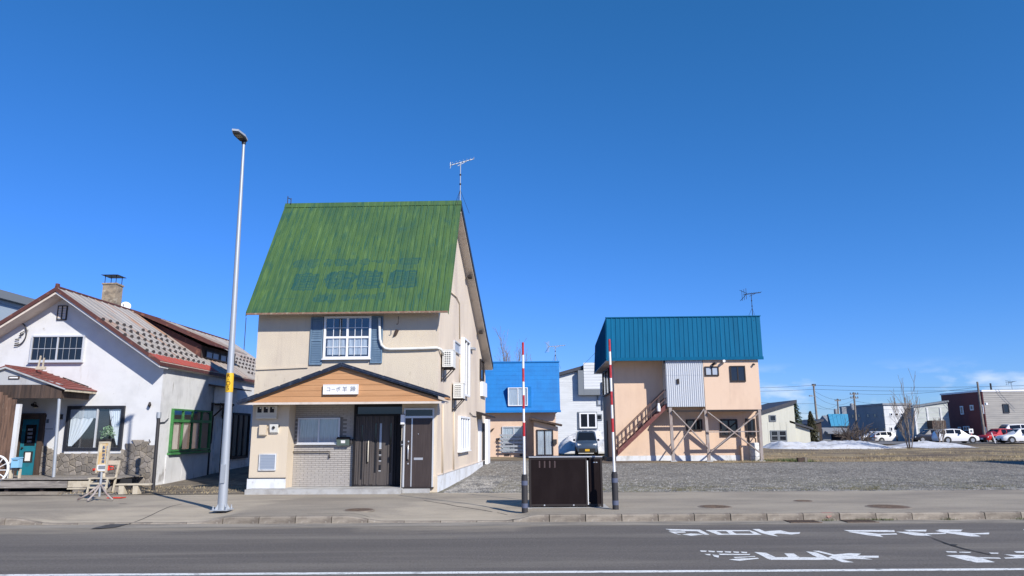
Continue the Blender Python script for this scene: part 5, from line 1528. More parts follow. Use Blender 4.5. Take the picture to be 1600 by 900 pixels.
# dish behind the ridge
pd = at(193, 477, 33.4); d = Wf.loc(pd)
dish = thing_in(Wf, 'satellite_dish', 'white satellite dish half hidden behind the ridge beside the brick chimney', 'satellite dish', d.x, d.y + .2, d.z - .25)
b = MB(); b.lathe([(.02, -.05), (.12, -.035), (.21, .0), (.225, .012), (.205, .01), (.12, -.028), (.02, -.04)], (0, 0, 0), 20); o = b.build('reflector', C['sign_white'], dish, smooth=True); o.rotation_euler = (R(68), 0, R(30)); o.location = (0, 0, .25)
b = MB(); b.tube([(0, 0, -.5), (0, 0.05, .2)], .025, 6); b.build('mast', C['galv'], dish)
b = MB(); b.tube([(0, -.05, .0), (.12, -.42, .22)], .012, 5); b.box(.09, .15, -.47, -.40, .19, .26); b.build('feed_arm', C['galv'], dish)
b = MB(); pm = Wf.s(383, 520, ax_ + .3, KW); b.tube([(ax_ + .3 + kx(pm[0]), pm[0], az_ - .6), (ax_ + .3 + kx(pm[0]), pm[0], pm[1] + .9)], .02, 6); b.build('roof_rod', C['bronze'], wroof)

# dormer
dz = Wf.s(322, 541, DX, KW)[1]
zb = rz_(DX) - .02
b = MB()
X = lambda x, y: (x + kx(y))
b.slab([(X(ax_ + .35, d_y0), d_y0, rz_(ax_ + .35) + .02), (X(DX, d_y0), d_y0, zb - .06), (X(DX, d_y0), d_y0, dz), ], (0, .05, 0))
b.slab([(X(ax_ + .35, d_y1), d_y1, rz_(ax_ + .35) + .02), (X(DX, d_y1), d_y1, zb - .06), (X(DX, d_y1), d_y1, dz), ], (0, .05, 0))
dm = b.build('dormer', C['verge_rust'], wroof, kind='stuff')
b = MB(); b.slab([(X(DX, d_y0), d_y0, zb - .12), (X(DX, d_y1), d_y1 + .05, zb - .12), (X(DX, d_y1), d_y1 + .05, dz), (X(DX, d_y0), d_y0, dz)], (-.05, 0, 0)); b.build('dormer_front', C['wood_dark'], wroof)
for (f0, f1) in ((.12, .48), (.53, .90)):
    ya, yb = d_y0 + (d_y1 - d_y0) * f0, d_y0 + (d_y1 - d_y0) * f1
    window(wroof, lambda u, v, w: (DX + kx(u) + w, u, v), ya, yb, zb + .12, dz - .22, 'bronze', 'louvre', fw=.05, out=.06, cols=2, name='dormer_window')
npd = 9
for i in range(npd):
    ya, yb = d_y0 - .3 + i * (d_y1 - d_y0 + .6) / npd, d_y0 - .3 + (i + 1) * (d_y1 - d_y0 + .6) / npd
    b = MB(); b.slab([(X(ax_ + .12, ya), ya, az_ - .06), (X(ax_ + .12, yb), yb - .006, az_ - .06), (X(DX + .45, yb), yb - .006, dz - .02), (X(DX + .45, ya), ya, dz - .02)], (0, 0, .05))
    b.slab([(X(ax_ + .12, ya), ya, az_ - .01), (X(ax_ + .12, ya), ya + .03, az_ - .01), (X(DX + .45, ya), ya + .03, dz + .03), (X(DX + .45, ya), ya, dz + .03)], (0, 0, .035))
    b.build('dormer_panel', C['verge_rust' if i < 5 else 'roof_old'], wroof)

# gable details: attic vent, upper window, ornament, stains
def wf_rect(q0, q1, dy=0):
    (a0, c1), (a1, c0) = Wf.f(*q0, dy), Wf.f(*q1, dy)
    return a0, a1, c0, c1
a0, a1, c0, c1 = wf_rect((93, 479), (103, 499))
b = MB(); b.box(a0, a1, -.03, -.001, c0, c1); v_ = b.build('attic_vent', C['louvre'], wh)
b = MB(); b.box((a0 + a1) / 2 - .02, (a0 + a1) / 2 + .02, -.052, -.031, c0, c1); b.build('vent_bar', C['bronze'], v_)
b = MB()
for (x0, x1, z0_, z1_) in ((a0 - .03, a1 + .03, c1, c1 + .03), (a0 - .03, a1 + .03, c0 - .03, c0), (a0 - .03, a0, c0, c1), (a1, a1 + .03, c0, c1)): b.box(x0, x1, -.05, -.001, z0_, z1_)
b.build('vent_frame', C['bronze'], v_)
for i in range(5):
    z = c0 + (i + .4) * (c1 - c0) / 5
    b = MB(); b.slab([(a0, -.032, z), (a1, -.032, z), (a1, -.036, z + .06), (a0, -.036, z + .06)], (0, -.006, 0)); b.build('vent_slat', C['soffit'], v_)
a0, a1, c0, c1 = wf_rect((54, 527), (128, 563))
f = window(wh, mpF(0), a0, a1, c0, c1, 'alu', 'dark_glass', fw=.05, out=.09, cols=2, sill=True)
b = MB()
for i in range(1, 8):
    if i == 4: continue
    x = a0 + (a1 - a0) * i / 8; b.tube([(x, -.065, c0), (x, -.065, c1)], .0075, 5)
b.build('guard_bar', C['galv'], f, kind='stuff')
b = MB(); b.box(a0 - .02, a1 + .05, -.06, -.05, c0 - .02, c0 + .02); b.box(a0, a1, -.062, -.052, (c0 + c1) / 2 - .012, (c0 + c1) / 2 + .012); b.build('guard_rail', C['galv'], f, kind='stuff')
# curled iron ornament
x, z = Wf.f(40, 522)
orn = thing_in(Wf, 'wall_ornament', 'curled black iron ornament on the white gable under the eave', 'ornament', x, -.06, z)
b = MB(); b.tube([(-.27 + .0 * a + .42 * math.cos(a) * .8, 0, .42 * math.sin(a)) for a in [R(q) for q in range(-78, 75, 9)]], .022, 6); b.build('arc', C['post_black'], orn, smooth=True)
b = MB(); b.tube([(-.15, 0, .02), (.0, 0, .10), (.12, 0, .14)], .014, 5); b.tube([(-.15, 0, .02), (-.10, 0, -.09), (-.18, 0, -.06)], .018, 5); b.build('arrow', C['post_black'], orn, smooth=True)
for q in (-.2, -.34, -.42):
    b = MB(); b.tube([(-.30, 0, q), (-.16, 0, q + .02)], .02, 5); b.build('leaf', C['post_black'], orn)
b = MB(); b.box(-.1, -.06, 0, .058, -.02, .02); b.build('fixing', C['post_black'], orn)

# big front window with tied curtains
a0, a1, c0, c1 = wf_rect((112, 639), (186, 699))
f = window(wh, mpF(0), a0, a1, c0, c1, 'black_trim', 'glass', fw=.10, out=.10, cols=1)
b = MB(); xm_ = Wf.f(152, 670)[0]; b.box(xm_ - .035, xm_ + .02, -.085, -.03, c0, c1); b.build('mullion', C['alu'], f)
b = MB(); b.box(a0, a1, -.075, -.072, c0, c0 + .001); b.build('inner_track', C['alu'], f)
def drape(xa, xb, pull, zt, zb_, y):
    b = MB()
    n = 30
    def fn(p, q):
        # q 0 top .. 1 bottom; the hem is pulled aside
        x_l, x_r = xa, xb
        if pull < 0: x_r = xb - (xb - xa) * .85 * q ** 1.6
        else: x_l = xa + (xb - xa) * .80 * q ** 1.2
        x = x_l + (x_r - x_l) * p
        return (x, y + .006 * math.sin(p * 34), zt + (zb_ - zt) * q)
    b.grid(n, 10, fn)
    b.build('curtain', C['lace'], f, smooth=True)
drape(a0 + .02, xm_ - .08, -1, c1 - .02, c0 + .05, -.018)
drape(xm_ + .36, a1 - .01, 1, c1 - .02, c0 + .08, -.018)
b = MB(); b.grid(20, 1, lambda p, q: (a0 + (xm_ - .06 - a0) * p, -.030, c1 - .02 - (.30 + .02 * math.sin(p * 20)) * q)); b.build('valance', C['curtain'], f)
b = MB(); b.box(a0 - .06, a1 + .1, -.06, -.001, c0 - .20, c0 - .105); b.build('sill', C['wh_white'], f)
# hanging plant before the right half of the window
x, z = Wf.f(168, 677, -.3)
hp = thing_in(Wf, 'hanging_plant', 'bushy grey green potted plant hanging before the large black framed window', 'plant', x, -.3, z)
rnd = random.Random(4)
b = MB()
for i in range(170):
    th, ph_a = rnd.uniform(0, 6.28), rnd.uniform(-.6, 1.4)
    r_ = rnd.uniform(.06, .27)
    p = Vector((r_ * math.cos(th) * math.cos(ph_a), .7 * r_ * math.sin(th) * math.cos(ph_a), r_ * math.sin(ph_a) - .02))
    d_ = Vector((rnd.gauss(0, 1), rnd.gauss(0, 1), rnd.gauss(0, 1))).normalized() * .055; e_ = d_.cross(Vector((rnd.gauss(0, 1), 1, .3))).normalized() * .018
    b.poly([tuple(p - d_), tuple(p + e_), tuple(p + d_), tuple(p - e_)])
b.build('foliage', C['leaf_grey'], hp, recalc=False)
b = MB(); b.lathe([(.07, -.36), (.12, -.2), (.11, -.2)], (0.02, 0, 0), 12); b.build('pot', C['post_black'], hp, smooth='auto')
b = MB(); b.tube([(0, 0, .0), (.0, .2, .55), (0, .29, .6)], .006, 4); b.tube([(.03, 0, -.36), (.0, .0, -.5), (-.05, 0, -.62)], .03, 6); b.build('hanger', C['post_black'], hp)

# stone skirting: every stone a piece
st_x0, st_x1 = Wf.f(62, 740)[0], WR - .02
st_z0 = .12
def st_top(x):
    base_ = Wf.f(130, 707)[1]
    xr_ = Wf.f(190, 700)[0]
    if x < Wf.f(78, 700)[0]: return base_ + .28
    if x < Wf.f(90, 700)[0]: return base_ + .15
    if x < xr_: return base_
    return base_ + .22 + .10 * math.sin(x * 7)
b = MB(); pts = [(st_x0, st_z0 - .3)] + [(st_x1, st_z0 - .3)] + [(st_x1 - (st_x1 - st_x0) * i / 30, st_top(st_x1 - (st_x1 - st_x0) * i / 30) - .05) for i in range(31)]
b.slab([(p[0], -.035, p[1]) for p in pts], (0, .034, 0)); skirt = b.build('stone_skirting', C['mortar'], wh)
rnd = random.Random(21)
seeds = []
sx_, sz_ = .20, .185
nx = int((st_x1 - st_x0) / sx_)
for i in range(nx + 1):
    for j in range(9):
        x = st_x0 + (i + .5 + rnd.uniform(-.36, .36)) * sx_; z = st_z0 + (j + .4 + (.5 if i % 2 else 0) + rnd.uniform(-.34, .34)) * sz_
        seeds.append((x, z))
def clip(poly, nx_, nz_, c_):
    out = []
    for i in range(len(poly)):
        a, d = poly[i], poly[(i + 1) % len(poly)]
        fa_, fd_ = a[0] * nx_ + a[1] * nz_ - c_, d[0] * nx_ + d[1] * nz_ - c_
        if fa_ <= 0: out.append(a)
        if fa_ * fd_ < 0:
            t = fa_ / (fa_ - fd_); out.append((a[0] + (d[0] - a[0]) * t, a[1] + (d[1] - a[1]) * t))
    return out
for (x, z) in seeds:
    if not (st_x0 + .02 < x < st_x1 - .02 and z < st_top(x) - .02): continue
    top_ = st_top(x) + (.10 if x > Wf.f(190, 700)[0] else 0)
    cell = [(max(st_x0, x - .4), max(st_z0 - .1, z - .4)), (min(st_x1, x + .4), max(st_z0 - .1, z - .4)), (min(st_x1, x + .4), min(top_, z + .4)), (max(st_x0, x - .4), min(top_, z + .4))]
    for (x2, z2) in seeds:
        if (x2, z2) == (x, z) or abs(x2 - x) > .8 or abs(z2 - z) > .8: continue
        if z2 > st_top(x2) + .05: continue
        nx_, nz_ = x2 - x, z2 - z
        cell = clip(cell, nx_, nz_, nx_ * (x + x2) / 2 + nz_ * (z + z2) / 2)
        if len(cell) < 3: break
    if len(cell) < 3: continue
    cxm = sum(p[0] for p in cell) / len(cell); czm = sum(p[1] for p in cell) / len(cell)
    b = MB(); d_ = rnd.uniform(.042, .058)
    sh = lambda k: [(cxm + (p[0] - cxm) * k, czm + (p[1] - czm) * k) for p in cell]
    lo, mid, hi = sh(.95), sh(.93), sh(.78)
    I0 = [b.P((p[0], -.034, p[1])) for p in lo]; I1 = [b.P((p[0], -d_, p[1])) for p in mid]; I2 = [b.P((p[0], -d_ - .012 + rnd.uniform(-.005, .005), p[1])) for p in hi]
    n = len(cell)
    for A, B_ in ((I0, I1), (I1, I2)):
        for i in range(n): b.face((A[i], A[(i + 1) % n], B_[(i + 1) % n], B_[i]))
    b.face(I2)
    b.build('stone', C['stone'], skirt)

# front door
a0, a1, c0, c1 = wf_rect((31, 646), (64, 756))
c0 = .42
xdl, xdr = Wf.f(38, 700)[0], Wf.f(60, 700)[0]
xdl -= .12
b = MB()
zdt = Wf.f(50, 655)[1]
for (x0, x1, z0_, z1_) in ((xdl - .16, xdl, c0, zdt + .16), (xdr, xdr + .16, c0, zdt + .16), (xdl, xdr, zdt, zdt + .16)): b.box(x0, x1, -.13, -.001, z0_, z1_)
fd_ = b.build('front_door', C['wood_dark'], wh)
b = MB(); b.box(xdl - .2, xdr + .2, -.16, -.12, zdt + .161, zdt + .20); b.build('head_trim', C['wood_dark'], fd_)
b = MB(); b.box(xdl + .002, xdr - .002, -.05, -.002, c0, zdt - .002); lf = b.build('door_leaf', C['door_teal'], fd_)
wd = xdr - xdl; hd_ = zdt - c0
b = MB(); b.box(xdl + wd * .22, xdr - wd * .18, -.056, -.0505, c0 + hd_ * .52, c0 + hd_ * .90); b.build('upper_pane', C['dark_glass'], lf)
b = MB()
for i in range(4): b.box(xdl + wd * .36, xdl + wd * .62, -.062, -.0565, c0 + hd_ * (.58 + i * .07), c0 + hd_ * (.62 + i * .07))
b.build('door_plate', C['galv'], lf, kind='stuff')
b = MB(); b.box(xdl + wd * .26, xdr - wd * .22, -.056, -.0505, c0 + hd_ * .22, c0 + hd_ * .42); b.build('lower_pane', C['room'], lf)
b = MB(); b.box(xdl + wd * .36, xdr - wd * .34, -.062, -.0565, c0 + hd_ * .25, c0 + hd_ * .40); b.build('notice', C['paper'], lf)
b = MB(); b.tube([(xdl + .09, -.05, c0 + hd_ * .48), (xdl + .09, -.10, c0 + hd_ * .48)], .03, 10); b.build('knob', C['bronze'], lf)
# door lamp with shade
x, z = Wf.f(60, 634)
dl_ = thing_in(Wf, 'door_lamp', 'small black gooseneck wall lamp over the teal door', 'wall lamp', x, -.002, z)
b = MB(); b.tube([(-.18, 0, .03), (-.18, -.06, .03)], .05, 10); b.build('rose', C['post_black'], dl_)
b = MB(); b.tube([(-.18, -.05, .03), (-.12, -.10, .08), (-.05, -.14, .12), (0, -.15, .10), (.0, -.15, .02)], .014, 6); b.build('arm', C['post_black'], dl_, smooth=True)
b = MB(); b.lathe([(.025, .04), (.035, .02), (.10, -.05), (.095, -.055)], (0, -.15, 0), 14); b.build('lamp_shade', C['post_black'], dl_, smooth='auto')
b = MB(); b.lathe([(.02, -.01), (.038, -.05), (.02, -.085)], (0, -.15, 0), 10); b.build('bulb', mat('bulb', (.75, .62, .42), .3), dl_, smooth=True)
# little signs on the plaster by the door
a0, a1, c0, c1 = wf_rect((71, 652), (84, 672)); 
wsg = thing_in(Wf, 'door_sign', 'small pale sign panel with a dark emblem beside the teal door', 'sign', a0, -.002, c0)
b = MB(); b.box(0, a1 - a0, -.02, 0, 0, c1 - c0); b.build('plate', C['wh_white'], wsg)
b = MB(); b.box(.06, .15, -.026, -.0205, (c1 - c0) * .55, (c1 - c0) * .85); b.box(0.02, a1 - a0 - .02, -.024, -.0205, .03, .05); b.build('emblem', C['ink'], wsg)
x, z = Wf.f(95.5, 651); b = MB(); b.box(x - .07, x + .07, -.07, -.001, z - .09, z + .08); b.build('meter_box', C['post_black'], wh)

C['porch_shade_white'] = mat('porch_shade_white', (0.42, 0.425, 0.43), .85, [dict(color=(.32, .31, .30), scale=3, stretch=(1, 1, .4), lo=.5, hi=.7)])  # greyed copy of the wall white, porch shade put into the colour
# porch roof
PY = -1.75
pax, paz = Wf.f(10, 571, PY); prx, prz = Wf.f(103, 605, PY)
hwx = prx - pax
for sgn in (1, -1):
    sl = (paz - prz) / hwx
    n = 9
    if sgn > 0:
        b = MB(); b.slab([(pax, PY + .02, paz - .03), (prx, PY + .02, prz - .03), (prx, -.003, prz - .03), (pax, -.003, paz - .03)], (0, 0, -.06)); pr_ = b.build('porch_roof', C['soffit'], wh)
    else:
        b = MB(); b.slab([(pax, PY + .02, paz - .03), (pax - hwx, PY + .02, prz - .03), (pax - hwx, -.003, prz - .03), (pax, -.003, paz - .03)], (0, 0, -.06)); b.build('porch_deck', C['soffit'], pr_)
    for i in range(n):
        t0, t1 = i / n, (i + 1) / n
        xa, xb = pax + sgn * hwx * t0 * 1.03, pax + sgn * hwx * t1 * 1.03 
        za, zb_ = paz - (paz - prz) * t0 * 1.03, paz - (paz - prz) * t1 * 1.03
        b = MB(); b.slab([(xa, PY - .05, za), (xb - sgn * .004, PY - .05, zb_), (xb - sgn * .004, -.002, zb_), (xa, -.002, za)], (0, 0, -.028 + .003 * (i % 2)))
        b.slab([(xa, PY - .05, za + .0035), (xa + sgn * .02, PY - .05, za + .0035), (xa + sgn * .02, -.002, za + .0035), (xa, -.002, za + .0035)], (0, 0, .022))
        b.build('roof_sheet', C['roof_red'], pr_)
    b = MB(); b.slab([(pax, PY - .04, paz - .035), (pax + sgn * hwx, PY - .04, prz - .035), (pax + sgn * hwx, PY - .04, prz - .085), (pax, PY - .04, paz - .095)], (0, .03, 0)); b.build('barge_board', C['porch_shade_white'], pr_)
# gable infill, dark board band, white trims
zband = Wf.f(30, 601, PY)[1]; zbb = Wf.f(60, 622, PY)[1]
xr1 = Wf.f(92, 640, PY)[0]
b = MB(); b.slab([(pax - hwx + .5, PY + .06, zband), (xr1, PY + .06, zband), (pax, PY + .06, paz - .10)], (0, .04, 0)); gi = b.build('porch_gable', C['porch_shade_white'], wh)
b = MB(); a0, a1 = Wf.f(12, 590, PY)[0], Wf.f(29, 590, PY)[0]; zz = Wf.f(20, 590, PY)[1]; b.box(a0, a1, PY + .03, PY + .058, zz - .05, zz + .05); b.build('porch_plaque', C['wood_dark'], gi)
b = MB(); b.box(a0 + .04, a1 - .04, PY + .02, PY + .029, zz - .02, zz + .02); b.build('plaque_slot', C['paper'], gi)
x = pax - hwx + .5
while x < xr1 - .02:
    b = MB(); b.box(x, min(xr1, x + .155), PY + .03 + random.uniform(0, .01), PY + .058, zbb, zband - .003); b.build('band_board', C['wood_dark'], gi)
    x += .16
y = PY + .10
xs_ = xr1
while y < -.25:
    b = MB(); b.box(xs_ - .03, xs_ - .003, y, y + .15, zbb + .0, prz - .02 - .0); b.build('band_board', C['wood_dark'], gi)
    y += .155
b = MB(); b.box(prx - .03, prx + .03, PY, -.005, prz - .13, prz - .06); b.build('porch_gutter', C['pale_wood'], pr_)
b = MB()
x, z = Wf.f(62, 572, -1.0)
b.beam((x - .05, -1.0, z - .1), (x, -1.0, z + .35), .04); b.beam((x + .1, -1.0, z - .15), (x + .12, -1.0, z + .28), .04); b.box(x - .1, x + .2, -1.05, -.95, z - .12, z - .02); b.build('roof_bracket', C['pale_wood'], pr_)
b = MB(); b.tube([(pax + hwx * .5, -.3, paz - .48 * (paz - prz) + .05), (prx - .1, -.3, prz + .1)], .02, 5); b.build('roof_cable', C['wood_dark'], pr_)
# porch post
xt, _ = Wf.f(92.5, 625, PY + .1); xb_, zb0 = Wf.f(80, 752, PY + .1)
b = MB(); b.tube([(xb_ + .06, PY + .1, .43), (xt, PY + .1, zbb - .02)], .05, 12); b.build('porch_post', C['galv'], wh, smooth='auto')
b = MB(); b.tube([(xt, PY + .1, zbb - .02), (xt + .02, PY + .1, prz + .1)], .05, 12); b.build('post_head', C['wood_dark'], wh, smooth='auto')

# side wall: green window, hood, kerosene tank, dark windows and doors
mpw = mpS(WR, KW)
def ws_rect(q0, q1):
    (u0, v1), (u1, v0) = Wf.s(*q0, WR, KW), Wf.s(*q1, WR, KW)
    return u0, u1, v0, v1
u0, u1, v0, v1 = ws_rect((269, 641), (323, 700))
f = window(wh, mpw, u0, u1, v0, v1, 'green_frame', 'glass', fw=.06, out=.10, cols=4)
zt_ = v0 + (v1 - v0) * .70
b = MB(mpw); b.slab([(u0, zt_, .003), (u1, zt_, .003), (u1, zt_ + .10, .003), (u0, zt_ + .10, .003)], (0, 0, .10)); b.build('transom', C['green_frame'], f)
for q in (.06, .30, .56):
    b = MB(mpw); b.grid(12, 1, lambda p, r_: (u0 + (q + .13 * p) * (u1 - u0), v0 + .02 + r_ * (zt_ - v0 - .04), .016 + .006 * math.sin(p * 16))); b.build('curtain', C['soffit'], f, smooth=True)
b = MB(mpw); b.slab([(u0 - .12, v0 - .17, .002), (u1 + .1, v0 - .17, .002), (u1 + .1, v0 - .092, .002), (u0 - .12, v0 - .092, .002)], (0, 0, .13)); b.build('sill', C['green_frame'], f)
b = MB(mpw); b.slab([(u0 - .2, -.1, .002), (u1 + .5, -.1, .002), (u1 + .5, v0 - .18, .002), (u0 - .2, v0 - .18, .002)], (0, 0, .035)); b.build('lower_panel', C['wh_white'], wh)
for q in (.33, .66):
    b = MB(mpw); u = u0 + q * (u1 - u0); b.slab([(u - .02, -.05, .036), (u + .02, -.05, .036), (u + .02, v0 - .2, .036), (u - .02, v0 - .2, .036)], (0, 0, .008)); b.build('panel_batten', C['wh_side'], wh)
b = MB(mpw); b.slab([(.3, -.45, .002), (u1 + .6, -.45, .002), (u1 + .6, -.03, .002), (.3, .05, .002)], (0, 0, .12)); b.build('footing', C['mortar'], wh)
u0, u1, v0, v1 = ws_rect((330, 609), (352, 632))
b = MB(mpw); b.slab([(u0 - .3, v1 + .14, .002), (u0 - .3, v1 + .06, .75), (u0 - .3, v1 + .10, .75), (u0 - .3, v1 + .22, .002)], (u1 - u0 + 1.2, 0, 0)); b.build('hood', C['wood_dark'], wh)
tk = thing_in(Wf, 'kerosene_tank', 'pale kerosene tank on brackets in the shaded gap between the two houses', 'tank', WR + kx(u0) + .05, u0 + .2, v0)
b = MB(); b.box(0, .52, 0, 1.1, 0, .62); c_ = b.build('tank_body', C['tank'], tk)
b = MB(); b.slab([(0, -.01, .62), (.52, -.01, .62), (.42, -.01, .70), (.1, -.01, .70)], (0, 1.12, 0)); b.build('tank_top', C['tank'], tk)
for yy in (.1, .9):
    b = MB(); b.box(0, .5, yy, yy + .06, -.08, -.002); b.beam((0.02, yy + .03, -.5), (.45, yy + .03, -.07), .05); b.build('bracket', C['wood_dark'], tk)
b = MB(); b.tube([(.3, .0, .02), (.3, -.05, -.3), (.05, -.02, -.5), (.03, -.02, -1.6)], .02, 6); b.build('fuel_pipe', C['bronze'], tk, smooth=True)
u0, u1, v0, v1 = ws_rect((364, 648), (384, 712))
f = window(wh, mpw, u0, u1, v0, v1, 'wood_dark', 'dark_glass', fw=.09, out=.08, cols=3, rows=1)
u0, u1, v0, v1 = ws_rect((336, 654), (345, 748))
b = MB(mpw); b.slab([(u0, -.1, .002), (u1, -.1, .002), (u1, v1, .002), (u0, v1, .002)], (0, 0, .05)); b.build('side_door', C['wh_side'], wh)
for q in (329, 347, 360):
    uu, vv = Wf.s(q, 650, WR, KW); b = MB(mpw); b.tube([(uu, .0, .05), (uu, 3.0, .05)], .045, 7); b.build('down_pipe', C['bronze' if q != 360 else 'wh_side'], wh)
b = MB(mpw); uu, vv = Wf.s(265, 640, WR, KW); b.tube([(-.0, 2.15, .03), (.35, 2.17, .03), (.6, 2.3, .03)], .02, 5); b.build('cable', C['wire'], wh)
x, z = Wf.f(236, 632); b = MB(); b.lathe([(.02, -.1), (.06, -.03), (.03, .08)], (x, -.10, z), 8); b.build('corner_insulator', C['bronze'], wh)
x, z = Wf.f(234, 692); b = MB(); b.tube([(x - .03, -.012, z + .12), (x + .03, -.02, z + .03), (x - .03, -.02, z - .02), (x + .02, -.015, z - .12)], .012, 5); b.build('wall_hook', C['bronze'], wh)

# ------------------------------------------------------------------ yard things in front of the white house
zg = lambda x, y: lot_z(x, y) + .012
# wooden deck
dk = thing('wooden_deck', 'low weathered plank deck along the front of the white house', 'deck', (0, 0, 0))
zd = .56
xa, xb = -24.0, onz(170, 748, zd).x
yf = onz(60, 748, zd).y
yb_ = 25.5 - .12
nb_ = int((yb_ - yf) / .15)
for i in range(nb_):
    y = yf + i * .15
    b = MB(); b.box(xa, xb + random.uniform(-.05, .05), y, y + .142, zd - .04 + random.uniform(0, .006), zd); b.build('plank', C['wood_grey'], dk)
xm = onz(70, 760, .4).x
b = MB(); b.box(xa, xm, yf + .02, yf + .09, zd - .28, zd - .075); b.build('front_beam', C['wood_grey'], dk)
b = MB(); b.box(xm + .02, xb - .55, yf + .03, yf + .10, zd - .27, zd - .08); b.build('front_beam', C['pale_wood'], dk)
b = MB(); b.box(xm + .02, xb - .2, yf + .0, yf + .15, zd - .33, zd - .285); b.build('lower_rail', C['pale_wood'], dk)
b = MB(); b.box(xb - .53, xb - .15, yf + .02, yf + .3, zd - .28, zd - .045); b.build('end_block', C['plinth'], dk)
x = xa + .4
while x < xb:
    b = MB(); b.box(x, x + .12, yf + .12, yf + .24, .1, zd - .042); b.build('post', C['wood_dark'], dk); x += 1.1
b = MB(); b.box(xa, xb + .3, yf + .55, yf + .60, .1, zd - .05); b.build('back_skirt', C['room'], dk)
# split logs lying under the deck front
rnd = random.Random(3)
for i in range(5):
    px = 85 + i * 15
    p = onz(px, 770, .2)
    t = tag(None or link('stone_block', (lambda bb: (bb.slab([(0, 0, 0), (.28 + .1 * rnd.random(), .02, 0), (.3, .25, 0), (.02, .22, 0)], (0.02, 0.01, .12 + .06 * rnd.random())), bb.mesh('stone_block', C['stone']))[1])(MB())),
            ('first', 'second', 'third', 'fourth', 'last')[i] + ' rough grey stone from the porch post, under the plank deck edge', 'stone', 'stones under the deck edge')
    t.location = (p.x, yf + .02, zg(p.x, yf) - .01); t.rotation_euler = (0, 0, rnd.uniform(-.3, .3))
b = MB(); pts = [(-24, 22.28), (onz(60, 778, .14).x, 22.22), (onz(60, 778, .14).x, 22.5), (-24, 22.5)]
b.slab([(x, y, .10) for x, y in pts], (0, 0, .13)); o = b.build('concrete_edging', C['kerb'], None); tag(o, 'long pale concrete edging strip in front of the plank deck', 'edging')
# plank fence with wagon wheel
fx1 = at(17, 695, 23.6).x
fe_ = thing('plank_fence', 'tall brown plank fence screen beside the porch of the white house', 'fence', (0, 23.6, zd))
x = fx1; i = 0
ztop = at(10, 613, 23.6).z - zd
ztop_r = at(26, 624, 23.6).z - zd
while x > -21.5:
    w_ = .16
    h = ztop_r + (ztop - ztop_r) * min(1, i / 3) + .02 * math.sin(i * 5)
    b = MB(); b.box(x - w_ + .006, x, random.uniform(0, .012), .03, 0.0, h); b.build('plank', C['wood_brown'], fe_)
    x -= w_; i += 1
b = MB(); b.box(-21.5, fx1, .031, .08, .4, .52); b.build('rail', C['wood_brown'], fe_); b = MB(); b.box(-21.5, fx1, .031, .08, 1.7, 1.82); b.build('rail', C['wood_brown'], fe_)
b = MB(); b.box(fx1 + .005, fx1 + .13, -.0, .12, 0, ztop_r - .15); b.build('end_post', C['wh_white'], fe_)
pw_ = at(-14, 735, 23.3)
ww = thing('wagon_wheel', 'white rimmed wagon wheel leaning on the brown plank fence', 'wheel', (pw_.x, 23.42, pw_.z))
ww.rotation_euler = (R(-8), 0, 0)
b = MB(); rr = .44
ring = [(rr * math.cos(a), 0, rr * math.sin(a)) for a in [2 * math.pi * i / 36 for i in range(37)]]
b.tube(ring, .035, 8, cap=False); b.build('rim', C['white_paint'], ww, smooth=True)
b = MB(); b.tube([(0, -.07, 0), (0, .05, 0)], .08, 12); b.build('hub', C['white_paint'], ww)
for i in range(12):
    a = 2 * math.pi * i / 12
    b = MB(); b.tube([(.07 * math.cos(a), 0, .07 * math.sin(a)), ((rr - .03) * math.cos(a), 0, (rr - .03) * math.sin(a))], .016, 6); b.build('spoke', C['white_paint'], ww)
# blue mailbox on a post
p = at(26.5, 724, 23.5)
bm_ = thing('blue_mailbox', 'light blue post box on a stake beside the teal door', 'mailbox', (p.x, 23.5, zd))
zz = p.z - zd
b = MB(); b.box(-.12, .12, -.10, .08, zz - .13, zz + .14); bb_ = b.build('body', C['mailbox_blue'], bm_)
b = MB(); b.slab([(-.13, -.12, zz + .141), (.13, -.12, zz + .141), (.13, .09, zz + .17), (-.13, .09, zz + .17)], (0, 0, .02)); b.build('lid', C['mailbox_blue'], bm_)
b = MB(); b.box(-.08, .08, -.104, -.1005, zz + .08, zz + .10); b.build('slot', C['room'], bb_)
b = MB(); b.box(-.08, .08, -.08, .06, zz - .22, zz - .132); b.build('bracket', C['post_black'], bm_)
b = MB(); b.box(-.20, -.12, -.02, .06, 0, zz - .18); b.build('stake', C['pale_wood'], bm_)
b = MB(); b.box(.05, .11, .04, .1, 0, zz - .18); b.build('stake', C['pale_wood'], bm_)
# sign stand
ps = onz(154, 782, .15)
ss = thing('sign_stand', 'tall yellow and white advertising stand with blue lettering before the stone skirting', 'sign stand', (ps.x, ps.y, zg(ps.x, ps.y)))
zs0 = at(152, 737, ps.y).z - zg(ps.x, ps.y); zs1 = at(154, 692, ps.y).z - zg(ps.x, ps.y)
hw = .125
b = MB(); b.slab([(-hw - .03, .02, zs0 - .0), (hw - .03, .02, zs0), (hw + .02, -.02, zs1), (-hw + .02, -.02, zs1)], (0, .06, 0)); bd_ = b.build('board', C['banner'], ss)
b = MB()
zx = lambda f_: zs0 + (zs1 - zs0) * f_
fy = lambda f_: .02 - .04 * f_
b.slab([(-hw - .05, fy(0) - .012, zs0 - .03), (-hw - .015, fy(0) - .012, zs0 - .03), (-hw + .03, fy(1) - .012, zs1 + .03), (-hw - .005, fy(1) - .012, zs1 + .03)], (0, .07, 0))
b.slab([(hw - .045, fy(0) - .012, zs0 - .03), (hw - .01, fy(0) - .012, zs0 - .03), (hw + .04, fy(1) - .012, zs1 + .03), (hw + .005, fy(1) - .012, zs1 + .03)], (0, .07, 0))
